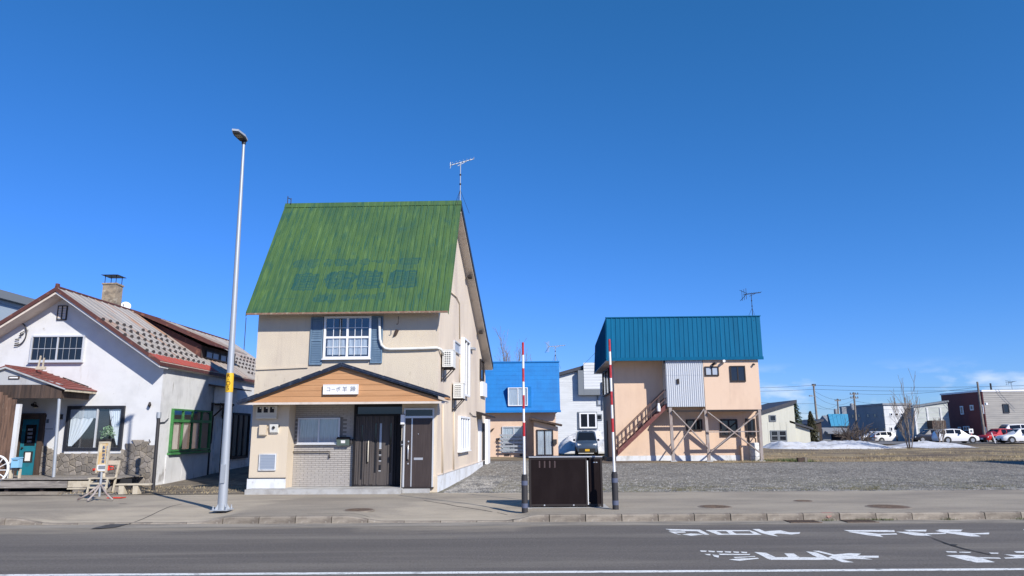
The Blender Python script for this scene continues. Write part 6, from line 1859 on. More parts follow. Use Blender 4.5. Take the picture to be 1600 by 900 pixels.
b.slab([(-hw - .01, fy(1) - .012, zs1 - .005), (hw + .005, fy(1) - .012, zs1 - .005), (hw + .005, fy(1) - .012, zs1 + .035), (-hw - .01, fy(1) - .012, zs1 + .035)], (0, .07, 0))
b.build('board_frame', C['pale_wood'], ss, kind='stuff')
rnd = random.Random(14)
for colx, wid, n_ in ((.015, .085, 5), (.10, .045, 7)):
    for i in range(n_):
        f_ = .90 - i * (.62 / n_)
        b = MB()
        hh_ = .50 / n_ * (zs1 - zs0)
        for q in range(4):
            zc = zx(f_) - hh_ * (q + .5) / 4
            if rnd.random() < .75: b.box(colx - wid / 2 + rnd.uniform(0, .01), colx + wid / 2 - rnd.uniform(0, .01), fy(f_) - .006, fy(f_) - .003, zc - hh_ * .06, zc + hh_ * .06)
        for q in range(2):
            xc = colx + wid * rnd.uniform(-.35, .35); b.box(xc - .007, xc + .007, fy(f_) - .0065, fy(f_) - .003, zx(f_) - hh_, zx(f_) - hh_ * rnd.uniform(0, .3))
        b.build('lettering', C['banner_ink' if colx < .05 else 'louvre'], bd_, kind='stuff')
b = MB(); b.slab([(-.12, fy(.06) - .004, zx(.03)), (.10, fy(.06) - .004, zx(.03)), (.13, fy(.2) - .004, zx(.24)), (-.15, fy(.2) - .004, zx(.24))], (0, -.004, 0)); b.build('picture_patch', C['white_paint'], bd_)
b = MB(); b.slab([(-.10, fy(.06) - .009, zx(.08)), (.08, fy(.06) - .009, zx(.08)), (.09, fy(.2) - .009, zx(.21)), (-.10, fy(.2) - .009, zx(.21))], (0, -.003, 0)); b.build('dark_picture', C['slate_wall'], bd_)
b = MB(); b.tube([(-.02, .05, zs0), (-.02, .05, .10)], .03, 8); b.build('post', C['galv'], ss)
for a in (200, 262, 330, 80):
    b = MB(); b.tube([(-.02, .05, .42), (.30 * math.cos(R(a)) - .02, .05 + .22 * math.sin(R(a)), .16), (.55 * math.cos(R(a)), .05 + .45 * math.sin(R(a)), .03)], .026, 7); b.build('foot', C['post_steel'], ss, smooth=True)
# red windmill-like planter on a pale wooden chair
pr2 = at(169, 737, 23.0)
rc = thing('garden_chair', 'pale wooden chair carrying a bright red watering can before the stone skirting', 'chair', (pr2.x - .12, 22.75, zg(pr2.x, 22.75)))
for x in (-.32, .22):
    b = MB(); b.beam((x, 0, 0), (x + .05, 0, .42), .05); b.build('leg', C['pale_wood'], rc)
    b = MB(); b.beam((x + .02, .4, 0), (x + .12, .46, .95), .05); b.build('leg', C['pale_wood'], rc)
for j in range(4):
    b = MB(); b.box(-.34, .32, -.02 + j * .11, .07 + j * .11, .42, .45); b.build('seat_slat', C['pale_wood'], rc)
for z in (.14, .26):
    b = MB(); b.box(-.32, .28, -.02, .02, z, z + .05); b.build('rail', C['pale_wood'], rc)
b = MB(); b.box(-.22, .34, .42, .46, .82, .95); b.build('backrest', C['pale_wood'], rc)
pz = at(169, 731, 22.9)
wc = thing('watering_can', 'bright red watering can standing on the pale wooden chair', 'watering can', (pr2.x - .1, 22.95, zg(pr2.x, 22.75) + .452))
hcan = max(.25, pz.z - wc.location.z)
b = MB(); b.lathe([(.05, 0.0), (.05, hcan * .72)], (0, 0, 0), 10); b.build('pedestal', C['pale_wood'], wc)
b = MB(); b.lathe([(.15, hcan * .72), (.17, hcan * .74), (.15, hcan + .06), (.13, hcan + .06)], (0, 0, 0), 14); b.build('body', C['red_item'], wc, smooth='auto')
b = MB(); b.tube([(-.12, 0, hcan * .8), (-.28, 0, hcan * .85), (-.34, 0, hcan * .78)], [.035, .03, .05], 8); b.build('spout', C['red_item'], wc, smooth=True)
b = MB(); b.tube([(.14, 0, hcan * .76), (.30, 0, hcan * .86), (.27, 0, hcan + .03), (.12, 0, hcan + .05)], .02, 6); b.build('handle', C['red_item'], wc, smooth=True)
# low bench
pb = onz(205, 772, .16)
bn = thing('low_bench', 'low pale wooden bench at the corner of the white house', 'bench', (pb.x, pb.y, zg(pb.x, pb.y)))
for j in range(3):
    b = MB(); b.box(-.50, .50, j * .1, .09 + j * .1, .26, .30); b.build('seat_plank', C['pale_wood'], bn)
for x in (-.40, .02):
    b = MB(); b.box(x, x + .15, .02, .26, 0, .26); b.build('leg', C['pale_wood'], bn)
pq = onz(160, 779, .15)
o = link('folded_sheet', (lambda bb: (bb.slab([(-.12, -.1, 0), (.28, -.12, 0), (.36, .02, 0), (-.04, .06, 0)], (.02, .0, .025)), bb.mesh('folded_sheet', C['red_item']))[1])(MB()))
o.location = (pq.x + .2, pq.y + .15, zg(pq.x, pq.y)); tag(o, 'flat orange red scrap lying at the foot of the advertising stand', 'scrap')
# black post at the corner
pk = onz(239, 766, .16)
bp = thing('black_post', 'slim black post with a meter head at the corner of the white house', 'post', (pk.x, pk.y, zg(pk.x, pk.y)))
tpk = at(248, 651, pk.y); v_ = Vector((tpk.x - pk.x, 0, tpk.z - zg(pk.x, pk.y)))
b = MB(); b.tube([(0, 0, -.05), tuple(v_)], .055, 10); b.build('post', C['post_black'], bp, smooth='auto')
b = MB(); b.tube([tuple(v_ * .98), (v_.x, 0, v_.z + .14)], .075, 10); b.build('head', C['galv'], bp, smooth='auto')
b = MB(); b.tube([(v_.x, 0, v_.z + .1), (v_.x - .12, .1, v_.z + .02), (v_.x - .14, .3, v_.z - .5)], .012, 5); b.build('cable', C['mailbox_blue'], bp, smooth=True)
# grey blue building beyond the white gable, its long wall running back
Xw = at(0, 470, 30).x
zt_ = at(0, 468, 30).z
bb_ = thing('warehouse', 'blue grey walled building with a dark roof edge behind the white gable', 'building', (Xw, 26, .14))
b = MB(); b.box(-9, 0, 0, 22, -.2, zt_ - .14); b.build('wall', C['navy_wall'], bb_)
b = MB(); b.slab([(-9.2, -.3, zt_ - .13), (.25, -.3, zt_ - .13), (.25, 22.3, zt_ - .13), (-9.2, 22.3, zt_ - .13)], (0, 0, .34)); b.build('roof', C['grey_trim'], bb_)
for k_ in range(5):
    b = MB(); b.box(.001, .03, 2.5 + k_ * 4.2, 2.54 + k_ * 4.2, -.1, zt_ - .2); b.build('joint_strip', C['grey_trim'], bb_)

# ------------------------------------------------------------------ the teal roofed house on posts
T = Frame(Vector((at(960, 722, 39.3).x, 39.3, .34)), -2)
th = thing_in(T, 'teal_roofed_house', 'peach rendered house with a teal metal mansard, an outside stair and braced posts', 'house', 0, 0, 0)
TL, TR = .12, 7.62
VD_ = 1.06                                        # how far the upper storey projects
TE = 5.30                                        # eave height
vx0, vx1 = T.f(1041, 600, -VD_)[0], T.f(1187, 600, -VD_)[0]
vm = T.f(1100, 600, -VD_)[0]
vz0 = T.f(1140, 640, -VD_)[1]; vzp = T.f(1070, 635.5, -VD_)[1]
DEP = 7.2
b = MB()
b.poly([(TL, 0, -.1), (TR, 0, -.1), (TR, 0, TE), (TL, 0, TE)])
b.poly([(TR, DEP, -.1), (TL, DEP, -.1), (TL, DEP, TE), (TR, DEP, TE)])
b.poly([(TL, DEP, -.1), (TL, 0, -.1), (TL, 0, TE), (TL, DEP, TE)])
b.poly([(TR, 0, -.1), (TR, DEP, -.1), (TR, DEP, TE), (TR, 0, TE)])
b.poly([(TL, 0, TE), (TR, 0, TE), (TR, DEP, TE), (TL, DEP, TE)])
b.build('wall', C['peach'], th, recalc=False)
b = MB(); zpl = T.f(1000, 712)[1]; b.box(TL - .02, TR + .02, -.025, -.001, -.1, zpl); b.build('plinth', C['plinth'], th)
b = MB(); b.box(vm + .01, vx1, -VD_, -.003, vz0, TE); ub = b.build('upper_bay', C['peach'], th)
b = MB(); b.box(vx0, vm - .012, -VD_ + .02, -.003, vzp, TE); cb = b.build('stair_enclosure', C['corrugated'], th)
# corrugated sheet strips
n = 18
for i in range(n):
    x0 = vx0 + (vm - .012 - vx0) * i / n; x1 = vx0 + (vm - .012 - vx0) * (i + 1) / n
    for (z0_, z1_) in ((vzp, vzp + 1.62), (vzp + 1.63, TE - .01)):
        b = MB(); b.slab([(x0 + .004, -VD_ + .018, z0_), (x0 + (x1 - x0) * .5, -VD_ - .012, z0_), (x1 - .004, -VD_ + .018, z0_)], (0, 0, z1_ - z0_)); b.build('sheet_rib', C['corrugated'], cb)
x, z = T.f(1059, 596, -VD_); b = MB(); b.box(x - .06, x + .06, -VD_ - .06, -VD_ - .013, z - .13, z + .13); b.build('wall_fitting', C['bronze'], cb)
b = MB(); b.box(vx0 - .09, vx0 - .002, -VD_ + .01, -VD_ + .06, TE - .55, TE); b.build('dark_gap', C['post_black'], th)
# windows of the upper bay and of the ground floor
def tw(q0, q1, dy, parent, **kw):
    (a0, c1), (a1, c0) = T.f(*q0, dy), T.f(*q1, dy)
    return window(parent, mpF(dy), a0 + .05, a1 - .05, c0 + .05, c1 - .05, **kw)
tw((1101, 573), (1123, 587), -VD_, ub, frame='bronze', glass='louvre', fw=.06, out=.06, cols=2)
tw((1140, 572), (1165, 596), -VD_, ub, frame='bronze', glass='dark_glass', fw=.06, out=.06, cols=2)
tw((1072, 656), (1097, 672), 0, th, frame='bronze', glass='dark_glass', fw=.07, out=.08, cols=2)
tw((1125, 656), (1152, 681), 0, th, frame='bronze', glass='dark_glass', fw=.08, out=.08, cols=2)
tw((1165, 655), (1180, 681), 0, th, frame='bronze', glass='dark_glass', fw=.08, out=.08, cols=1)
for px, py in ((1115, 567), (1131, 563.5)):
    x, z = T.f(px, py, -VD_ - .2)
    b = MB(); b.box(x - .05, x + .05, -VD_ - .12, -VD_ - .001, z - .12, z - .02); b.tube([(x, -VD_ - .1, z - .05), (x + (.1 if px < 1120 else -.0), -VD_ - .26, z - .02)], .07, 8); b.build('spotlight', C['post_black' if px < 1120 else 'bolt'], th)
x, z = T.f(1177, 569, -VD_); b = MB(); b.tube([(x, -VD_ - .001, z), (x, -VD_ - .14, z - .03)], .05, 8); b.build('camera_dome', C['post_black'], th)
# mansard: front sheets, side sheets, low roof behind
MZ = T.f(1067, 495, -.55)[1]
mx0, mx1 = T.f(948, 563, -VD_ - .10)[0], T.f(1192, 558, -VD_ - .10)[0]
nx0, nx1 = T.f(947, 497, -.55)[0], T.f(1187, 492, -.55)[0]
my, ny_ = -VD_ - .10, -.55
MB_Z = 7.0; MBY = DEP + .3
b = MB()
b.poly([(mx0 + .02, my + .05, TE + .01), (mx1 - .02, my + .05, TE + .01), (nx1 - .02, ny_ + .05, MZ - .02), (nx0 + .02, ny_ + .05, MZ - .02)])
b.poly([(mx0 + .02, MBY, TE + .01), (mx0 + .02, my + .05, TE + .01), (nx0 + .02, ny_ + .05, MZ - .02), (nx0 + .05, MBY, MB_Z - .02)])
b.poly([(mx1 - .02, my + .05, TE + .01), (mx1 - .02, MBY, TE + .01), (nx1 - .05, MBY, MB_Z - .02), (nx1 - .02, ny_ + .05, MZ - .02)])
b.poly([(nx0 + .02, ny_ + .05, MZ - .02), (nx1 - .02, ny_ + .05, MZ - .02), (nx1 - .05, MBY, MB_Z - .02), (nx0 + .05, MBY, MB_Z - .02)])
b.poly([(mx0 + .02, my + .05, TE + .01), (mx0 + .02, MBY, TE + .01), (mx1 - .02, MBY, TE + .01), (mx1 - .02, my + .05, TE + .01)])
tr_ = b.build('roof', C['soffit'], th, recalc=False)
n = 34
for i in range(n):
    f0, f1 = i / n, (i + 1) / n
    A = lambda f_, h: (mx0 + (mx1 - mx0) * f_, my - h, TE - .04); B_ = lambda f_, h: (nx0 + (nx1 - nx0) * f_, ny_ - h, MZ)
    b = MB()
    d_ = .3 / n
    prof = [(f0, 0), (f0 + .10 / n, .026), (f0 + .24 / n, .026), (f0 + .34 / n, .004), (f1 - .002 / n, 0)]
    a = [b.P(A(f_, h)) for f_, h in prof]; c = [b.P(B_(f_, h)) for f_, h in prof]
    for q in range(len(prof) - 1): b.face((a[q], a[q + 1], c[q + 1], c[q]))
    b.build('roof_sheet', C['teal_roof'], tr_)
n = 30
for i in range(n):
    y0_, y1_ = my + (MBY - my) * i / n, my + (MBY - my) * (i + 1) / n
    zt0 = MZ + (MB_Z - MZ) * max(0, (y0_ - ny_) / (MBY - ny_)); zt1 = MZ + (MB_Z - MZ) * max(0, (y1_ - ny_) / (MBY - ny_))
    b = MB()
    b.slab([(mx0 - .01, y0_, TE - .06), (mx0 - .01, y1_ - .004, TE - .06), (nx0 + .0, max(y1_ - .004, ny_), zt1 - .004), (nx0 + .0, max(y0_, ny_), zt0 - .004)], (.02, 0, 0))
    b.slab([(mx0 - .035, y0_, TE - .06), (mx0 - .035, y0_ + .05, TE - .06), (nx0 - .02, max(y0_ + .05, ny_), zt0 - .004), (nx0 - .02, max(y0_, ny_), zt0 - .004)], (.026, 0, 0))
    b.build('side_sheet', C['teal_roof'], tr_)
b = MB(); b.slab([(nx0 - .03, ny_ - .06, MZ - .03), (nx1 + .03, ny_ - .06, MZ - .03), (nx1 + .03, ny_ + .2, MZ + .01), (nx0 - .03, ny_ + .2, MZ + .01)], (0, 0, .05)); b.build('ridge_cap', C['teal_roof'], tr_)
b = MB(); b.box(mx0 - .02, mx1 + .02, my - .055, my - .036, TE - .10, TE + .06); b.build('eave_trim', C['teal_roof'], tr_)
b = MB(); b.slab([(nx0, ny_ + .21, MZ), (nx1, ny_ + .21, MZ), (nx1, MBY, MB_Z), (nx0, MBY, MB_Z)], (0, 0, .03)); b.build('upper_roof', C['teal_roof'], tr_)
b = MB(); b.slab([(mx0 - .03, my, TE - .10), (mx0 - .03, MBY, TE - .10), (TL - .0, MBY, TE - .10), (TL - .0, my, TE - .10)], (0, 0, .04)); b.build('side_soffit', C['soffit'], tr_)
# left side windows and door
mpl = lambda u, v, w: (TL - w, u, v)
def tl_rect(q0, q1):
    (u0, v1), (u1, v0) = T.s(*q0, TL), T.s(*q1, TL)
    return min(u0, u1), max(u0, u1), v0, v1
u0, u1, v0, v1 = tl_rect((943, 585), (953, 613)); window(th, mpl, u0, u1, v0, v1, 'bronze', 'dark_glass', fw=.07, out=.09, cols=2)
u0, u1, v0, v1 = tl_rect((946, 658), (951, 714)); b = MB(mpl); b.slab([(u0, v0, .002), (u1, v0, .002), (u1, v1, .002), (u0, v1, .002)], (0, 0, .05)); b.build('side_door', C['door_black'], th)
u0, u1, v0, v1 = tl_rect((939.5, 600), (942, 640)); window(th, mpl, u0, u1, v0, v1, 'alu', 'louvre', fw=.07, out=.08)
# posts and cross braces
PYY = -VD_ + .06
def post_px(pt, pb):
    (x0, z1_), (x1, z0_) = T.f(*pt, PYY), T.f(*pb, PYY)
    return (x1, PYY, z0_ - .06), (x0, PYY, z1_)
posts = [((1047, 637), (1052.5, 722)), ((1102, 641), (1108.5, 724)), ((1186, 640), (1190.5, 722))]
PP = []
for pt, pb in posts:
    lo, hi = post_px(pt, pb)
    lo = (lo[0], lo[1], -.08)
    PP.append((lo, hi))
    b = MB(); b.beam(lo, hi, .15); b.build('post', C['post_steel'], th)
    b = MB(); b.box(lo[0] - .16, lo[0] + .16, lo[1] - .16, lo[1] + .16, -.12, .06); b.build('post_base', C['concrete'], th)
def brace(p, q, w_=.165):
    (x0, z0_), (x1, z1_) = T.f(*p, PYY - .02), T.f(*q, PYY - .02)
    b = MB(); b.beam((x0, PYY - .11 - .004 * len(th.children) % .05, z0_), (x1, PYY - .11 - .004 * len(th.children) % .05, z1_), w_, .05); b.build('brace', C['post_steel'], th)
brace((1050, 641), (1106, 700)); brace((1099, 639), (1050, 708)); brace((1105, 644), (1186, 707)); brace((1183, 646), (1109, 706)); brace((1104, 675), (1187, 674))
b = MB(); b.box(vx0, vx1, -VD_ + .0, -VD_ + .12, vz0 - .10, vz0 - .004); b.build('beam', C['bronze'], th)
# stair: red stringer, treads, two rail lines with balusters
sy = -VD_ + .15
(xa, za), (xb, zb_) = T.f(967, 708, sy), T.f(1043, 633, sy)
za = max(za, .05)
for yy in (sy - .03, sy + .72):
    b = MB(); b.slab([(xa - .05, yy, za - .12), (xb, yy, zb_ - .14), (xb, yy, zb_ + .14), (xa - .05, yy, za + .16)], (0, .05, 0)); b.build('stringer', C['stair_red'], th)
nst = 12
for i in range(nst):
    f_ = (i + .5) / nst; x = xa + (xb - xa) * f_; z = za + (zb_ - za) * f_
    b = MB(); b.box(x - .13, x + .13, sy + .022, sy + .718, z + .02, z + .06); b.build('tread', C['stair_red'], th)
for yy in (sy - .015, sy + .735):
    for hh in (.42, .85):
        b = MB(); b.beam((xa - .02, yy, za + hh), (xb, yy, zb_ + hh), .045); b.build('handrail', C['rail'], th)
    for i in range(7):
        f_ = i / 6; x = xa + (xb - xa) * f_; z = za + (zb_ - za) * f_
        b = MB(); b.beam((x, yy, z + .1), (x, yy, z + .85), .035); b.build('baluster', C['rail'], th)
x, z = T.f(1029, 636, sy - .1); b = MB(); b.lathe([(.09, -.22), (.10, 0), (.06, .1), (.06, .2)], (x, sy - .1, z), 12); b.build('white_meter', C['sign_white'], th, smooth='auto')
# tank cylinder, small box, concrete lump
x, z = T.f(1180, 722, -.35)
tkk = thing_in(T, 'drum_tank', 'pale upright cylinder tank standing under the braced corner of the peach house', 'tank', x, -.35, -.02)
z1_ = T.f(1180, 691, -.35)[1]
b = MB(); b.lathe([(.24, 0), (.255, .03), (.255, z1_ - .05), (.22, z1_)], (0, 0, 0), 20); b.build('shell', C['tank'], tkk, smooth='auto')
b = MB()
for zz in (.25, z1_ * .6): b.lathe([(.258, zz), (.268, zz + .02), (.258, zz + .04)], (0, 0, 0), 20)
b.build('hoop', C['galv'], tkk, kind='stuff')
b = MB(); b.tube([(.1, 0, z1_), (.1, 0, z1_ + .2), (.1, .3, z1_ + .25)], .03, 6); b.build('pipe', C['bronze'], tkk)
(x0, z0_), (x1, z1_) = T.f(1157, 720), T.f(1170, 696)
b = MB(); b.box(x0, x1, -.30, -.028, -.05, z1_); b.build('service_box', C['peach'], th)
x, z = T.f(1170, 690); b = MB(); b.tube([(x, -.05, z - .9), (x, -.05, z + .4)], .05, 8); b.build('down_pipe', C['bronze'], th)
b = MB(); b.tube([(TR + .04, -.04, -.1), (TR + .04, -.04, vz0 - .1)], .06, 8); b.build('down_pipe', C['galv'], th)
p = onz(960, 720, .3); o = link('concrete_block', (lambda bb: (bb.slab([(-.5, -.4, 0), (.5, -.4, 0), (.55, .5, 0), (-.5, .5, 0)], (0, .0, .22)), bb.mesh('concrete_block', C['stone']))[1])(MB())); o.location = (p.x - .05, p.y - .5, lot_z(p.x, p.y) - .05); tag(o, 'rough concrete block at the foot of the outside stair', 'block')
b = MB(); b.slab([(-.5, 0, 0), (.6, 0, 0), (.6, 0, .75)], (0, .25, 0)); o = b.build('snow_wedge', C['snow'], None); p = onz(973, 722, .3); o.location = (p.x + .1, p.y - .1, lot_z(p.x, p.y) - .02); tag(o, 'small white snow remnant under the foot of the outside stair', 'snow')
# antenna on the teal ridge
p = T.world(T.f(1176, 492, -.2)[0], -.2, MZ)
yagi('tv_antenna', 'TV antenna with tripod feet on the teal roof', p, at(1173, 459, p.y).z - p.z, .95, R(8), size=.25, mat_='bronze', kind_rot=.14)

# ------------------------------------------------------------------ the blue roofed house at the end of the gravel drive
B = Frame(Vector((at(763, 716, 40.6).x, 40.6, .51)), -1.5)
bh = thing_in(B, 'blue_roofed_house', 'peach house under a bright blue shingled mansard at the end of the gravel drive', 'house', 0, 0, 0)
BL, BR, BZ = -5.2, B.f(868, 650)[0], B.f(800, 642)[1]
b = MB(); b.box(BL, BR, 0, 8, -.3, BZ + .4); b.build('wall', C['peach2'], bh)
# mansard front made of shingle courses
q0z = B.f(763, 642, -.45)[1]; q1z = B.f(763, 567, .35)[1]
bx1a, bx1b = B.f(875.5, 641, -.45)[0], B.f(873.5, 564, .35)[0]
b = MB(); b.slab([(BL, -.40, q0z), (bx1a - .02, -.40, q0z), (bx1b - .02, .40, q1z), (BL, .40, q1z)], (0, 8.5, 0)); br_ = b.build('roof', C['blue_roof'], bh)
nr, ncx = 11, 34
for j in range(nr):
    f0, f1 = j / nr, (j + 1) / nr
    off = 0
    for i in range(-1, ncx):
        xa = BL + 3.2 + (bx1a - BL - 3.2) * (i + off) / ncx; xb = BL + 3.2 + (bx1a - BL - 3.2) * (i + 1 + off) / ncx
        lim = bx1a + (bx1b - bx1a) * f0
        xb = min(xb, lim)
        if xb - xa < .03: continue
        P_ = lambda x, f_, h: (x, -.45 + .8 * f_ - h, q0z + (q1z - q0z) * f_)
        b = MB(); b.slab([P_(xa + .001, f0, .011), P_(xb - .001, f0, .011), P_(xb - .001, f1, .004), P_(xa + .001, f1, .004)], (0, .012, 0))
        if i % 1 == 0: b.build('shingle', C['blue_roof'], br_)
b = MB(); b.box(BL, bx1a + .03, -.52, -.38, q0z - .10, q0z + .015); b.build('eave_trim', C['blue_roof'], br_)
b = MB(); b.box(BL, bx1b + .02, .30, .50, q1z, q1z + .07); b.build('ridge_trim', C['blue_roof'], br_)
b = MB(); b.box(BL, bx1a - .05, -.40, -.003, q0z - .09, q0z - .06); b.build('soffit_board', C['soffit'], br_)
# dormer window in the mansard
(a0, c1), (a1, c0) = B.f(795, 607, -.35), B.f(827, 633, -.35)
b = MB(); b.box(a0 - .08, a1 + .12, -.42, .4, c0 - .10, c1 + .10); dw_ = b.build('dormer_box', C['blue_roof'], bh)
f = window(dw_, mpF(-.421), a0, a1 - .12, c0, c1, 'pvc_white', 'glass', fw=.04, out=.06, cols=2, curtain=True)
# barred window
(a0, c1), (a1, c0) = B.f(786, 668), B.f(820, 706)
zmid = B.f(800, 682)[1]
f = window(bh, mpF(0), a0, a1, c0, c1, 'alu', 'glass', fw=.06, out=.07, cols=2, curtain=True)
for i in range(5):
    z = c0 + .06 + i * (zmid - c0) / 4.2
    b = MB(); b.box(a0 - .18, a1 + .05, -.26, -.23, z, z + .10); b.build('rail_slat', C['galv'], bh)
for x in (a0 - .1, (a0 + a1) / 2, a1): 
    b = MB(); b.box(x - .02, x + .02, -.229, -.2, c0 - .05, zmid + .1); b.build('rail_post', C['galv'], bh)
for px in (792, 816):
    x, z = B.f(px, 711); b = MB(); b.box(x - .14, x + .14, -.03, -.001, z - .05, z + .05); b.build('floor_vent', C['post_black'], bh)
for px, py in ((769, 672), (778, 687)):
    x, z = B.f(px, py); b = MB(); b.slab([(x - .13, -.05, z - .12), (x + .05, -.05, z - .02), (x + .14, -.05, z + .12), (x - .02, -.05, z + .06)], (0, -.03, 0)); b.build('wall_leaf', C['wood_dark'], bh)
# entrance vestibule with lean-to roof
VDp = 1.3
(vx0_, _), (vx1_, _) = B.f(837, 680, -VDp), B.f(872, 680, -VDp)
vxl = B.f(825, 680, -VDp)[0]
zl_ = B.f(828, 652, -VDp)[1]; zr__ = B.f(877, 663, -VDp)[1]
vxl = vx0_ - .25
b = MB(); b.slab([(vx0_ - .10, -VDp, -.2), (vx1_, -VDp, -.2), (vx1_, -VDp, zr__ - .12), (vx0_ - .10, -VDp, zl_ - .18)], (0, VDp - .002, 0)); vb = b.build('vestibule', C['peach2'], bh)
b = MB(); xa, xb = B.f(827, 652, -VDp)[0], B.f(878, 663, -VDp)[0]
b.slab([(xa, -VDp - .3, zl_), (xb, -VDp - .3, zr__), (xb, -VDp - .3, zr__ - .10), (xa, -VDp - .3, zl_ - .12)], (0, VDp + .28, 0)); b.build('vestibule_roof', C['wood_dark'], bh)
(a0, c1), (a1, c0) = B.f(840, 673, -VDp), B.f(863, 710, -VDp)
f = window(vb, mpF(-VDp), a0, a1, c0, c1, 'bronze', 'glass', fw=.06, out=.06, cols=2, curtain=True)
x, z = B.f(867, 690, -VDp); b = MB(); b.box(x - .1, x + .1, -VDp - .15, -VDp - .001, z - .12, z + .12); b.build('letter_box', C['post_black'], vb)
p = B.world(B.f(872, 566, 1)[0] - .15, 1.0, q1z)
yagi('tv_antenna', 'small TV antenna at the end of the bright blue roof', p, at(872, 541, p.y).z - p.z, 1.0, R(10), size=.3, kind_rot=.1)

# ------------------------------------------------------------------ white sided house behind the van
S = Frame(Vector((at(905, 700, 66).x, 66, .05)), -1)
shh = thing_in(S, 'white_sided_house', 'white clapboard house with a dark sloping roof edge behind the blue grey van', 'house', 0, 0, 0)
xl, xr = S.f(876, 660)[0] - 1.5, S.f(940, 660)[0] + 3
zA_ = S.f(876, 587)[1]; zB_ = S.f(925, 573)[1]
xA, xB = S.f(876, 587)[0], S.f(925, 573)[0]
sl = (zB_ - zA_) / (xB - xA)
zat = lambda x: zA_ + sl * (x - xA)
b = MB(); b.slab([(xl, 0, -.3), (xr, 0, -.3), (xr, 0, zat(xr)), (xl, 0, zat(xl))], (0, 9, 0)); b.build('wall', C['siding_white'], shh)
nc = 34
for j in range(nc):
    z0_, z1_ = .0 + j * (zat(xl)) / nc, (j + 1) * zat(xl) / nc
    b = MB(); b.slab([(xl, -.020, z0_), (xr, -.020, z0_), (xr, -.008, z1_ - .003), (xl, -.008, z1_ - .003)], (0, .006, 0)); b.build('clapboard', C['siding_white'], shh)
b = MB(); b.slab([(xl, -.35, zat(xl) + .02), (xr, -.35, zat(xr) + .02), (xr, -.35, zat(xr) + .32), (xl, -.35, zat(xl) + .32)], (0, 9.6, 0)); b.build('roof', C['roof_dark'], shh)
# L shaped grey trim, raised upper bay
(a0, c1), (a1, c0) = S.f(903, 577, -.6), S.f(936, 617, -.6)
b = MB(); b.box(a0 + .5, a1 + 2, -.62, -.035, c0 + .5, zat(a0)); ub2 = b.build('upper_bay', C['siding_white'], shh)
b = MB(); b.box(a0, a0 + .49, -.60, -.035, c0, zat(a0)); b.box(a0 + .492, a1 + 2, -.61, -.035, c0, c0 + .495); b.build('bay_trim', C['grey_trim'], shh)
for j in range(9):
    z0_ = c0 + .55 + j * .26
    b = MB(); b.slab([(a0 + .51, -.65, z0_), (a1 + 1.98, -.65, z0_), (a1 + 1.98, -.625, z0_ + .25), (a0 + .51, -.625, z0_ + .25)], (0, .004, 0)); b.build('clapboard', C['siding_white'], ub2)
(a0, c1), (a1, c0) = S.f(907, 647), S.f(930, 667)
b = MB(); b.box(a0 - .25, a1 + .2, -.12, -.035, c0 - .2, c1 + .2); wt = b.build('window_surround', C['grey_trim'], shh)
f = window(wt, mpF(-.121), a0, a1, c0, c1, 'pvc_white', 'dark_glass', fw=.12, out=.10, cols=2)
(a0, c1), (a1, c0) = S.f(934, 612), S.f(939, 632); window(shh, mpF(-.03), a0, a1, c0, c1, 'grey_trim', 'louvre', fw=.1, out=.08)
(a0, c1), (a1, c0) = S.f(933, 649), S.f(939, 655); window(shh, mpF(-.03), a0, a1, c0, c1, 'grey_trim', 'dark_glass', fw=.1, out=.08)

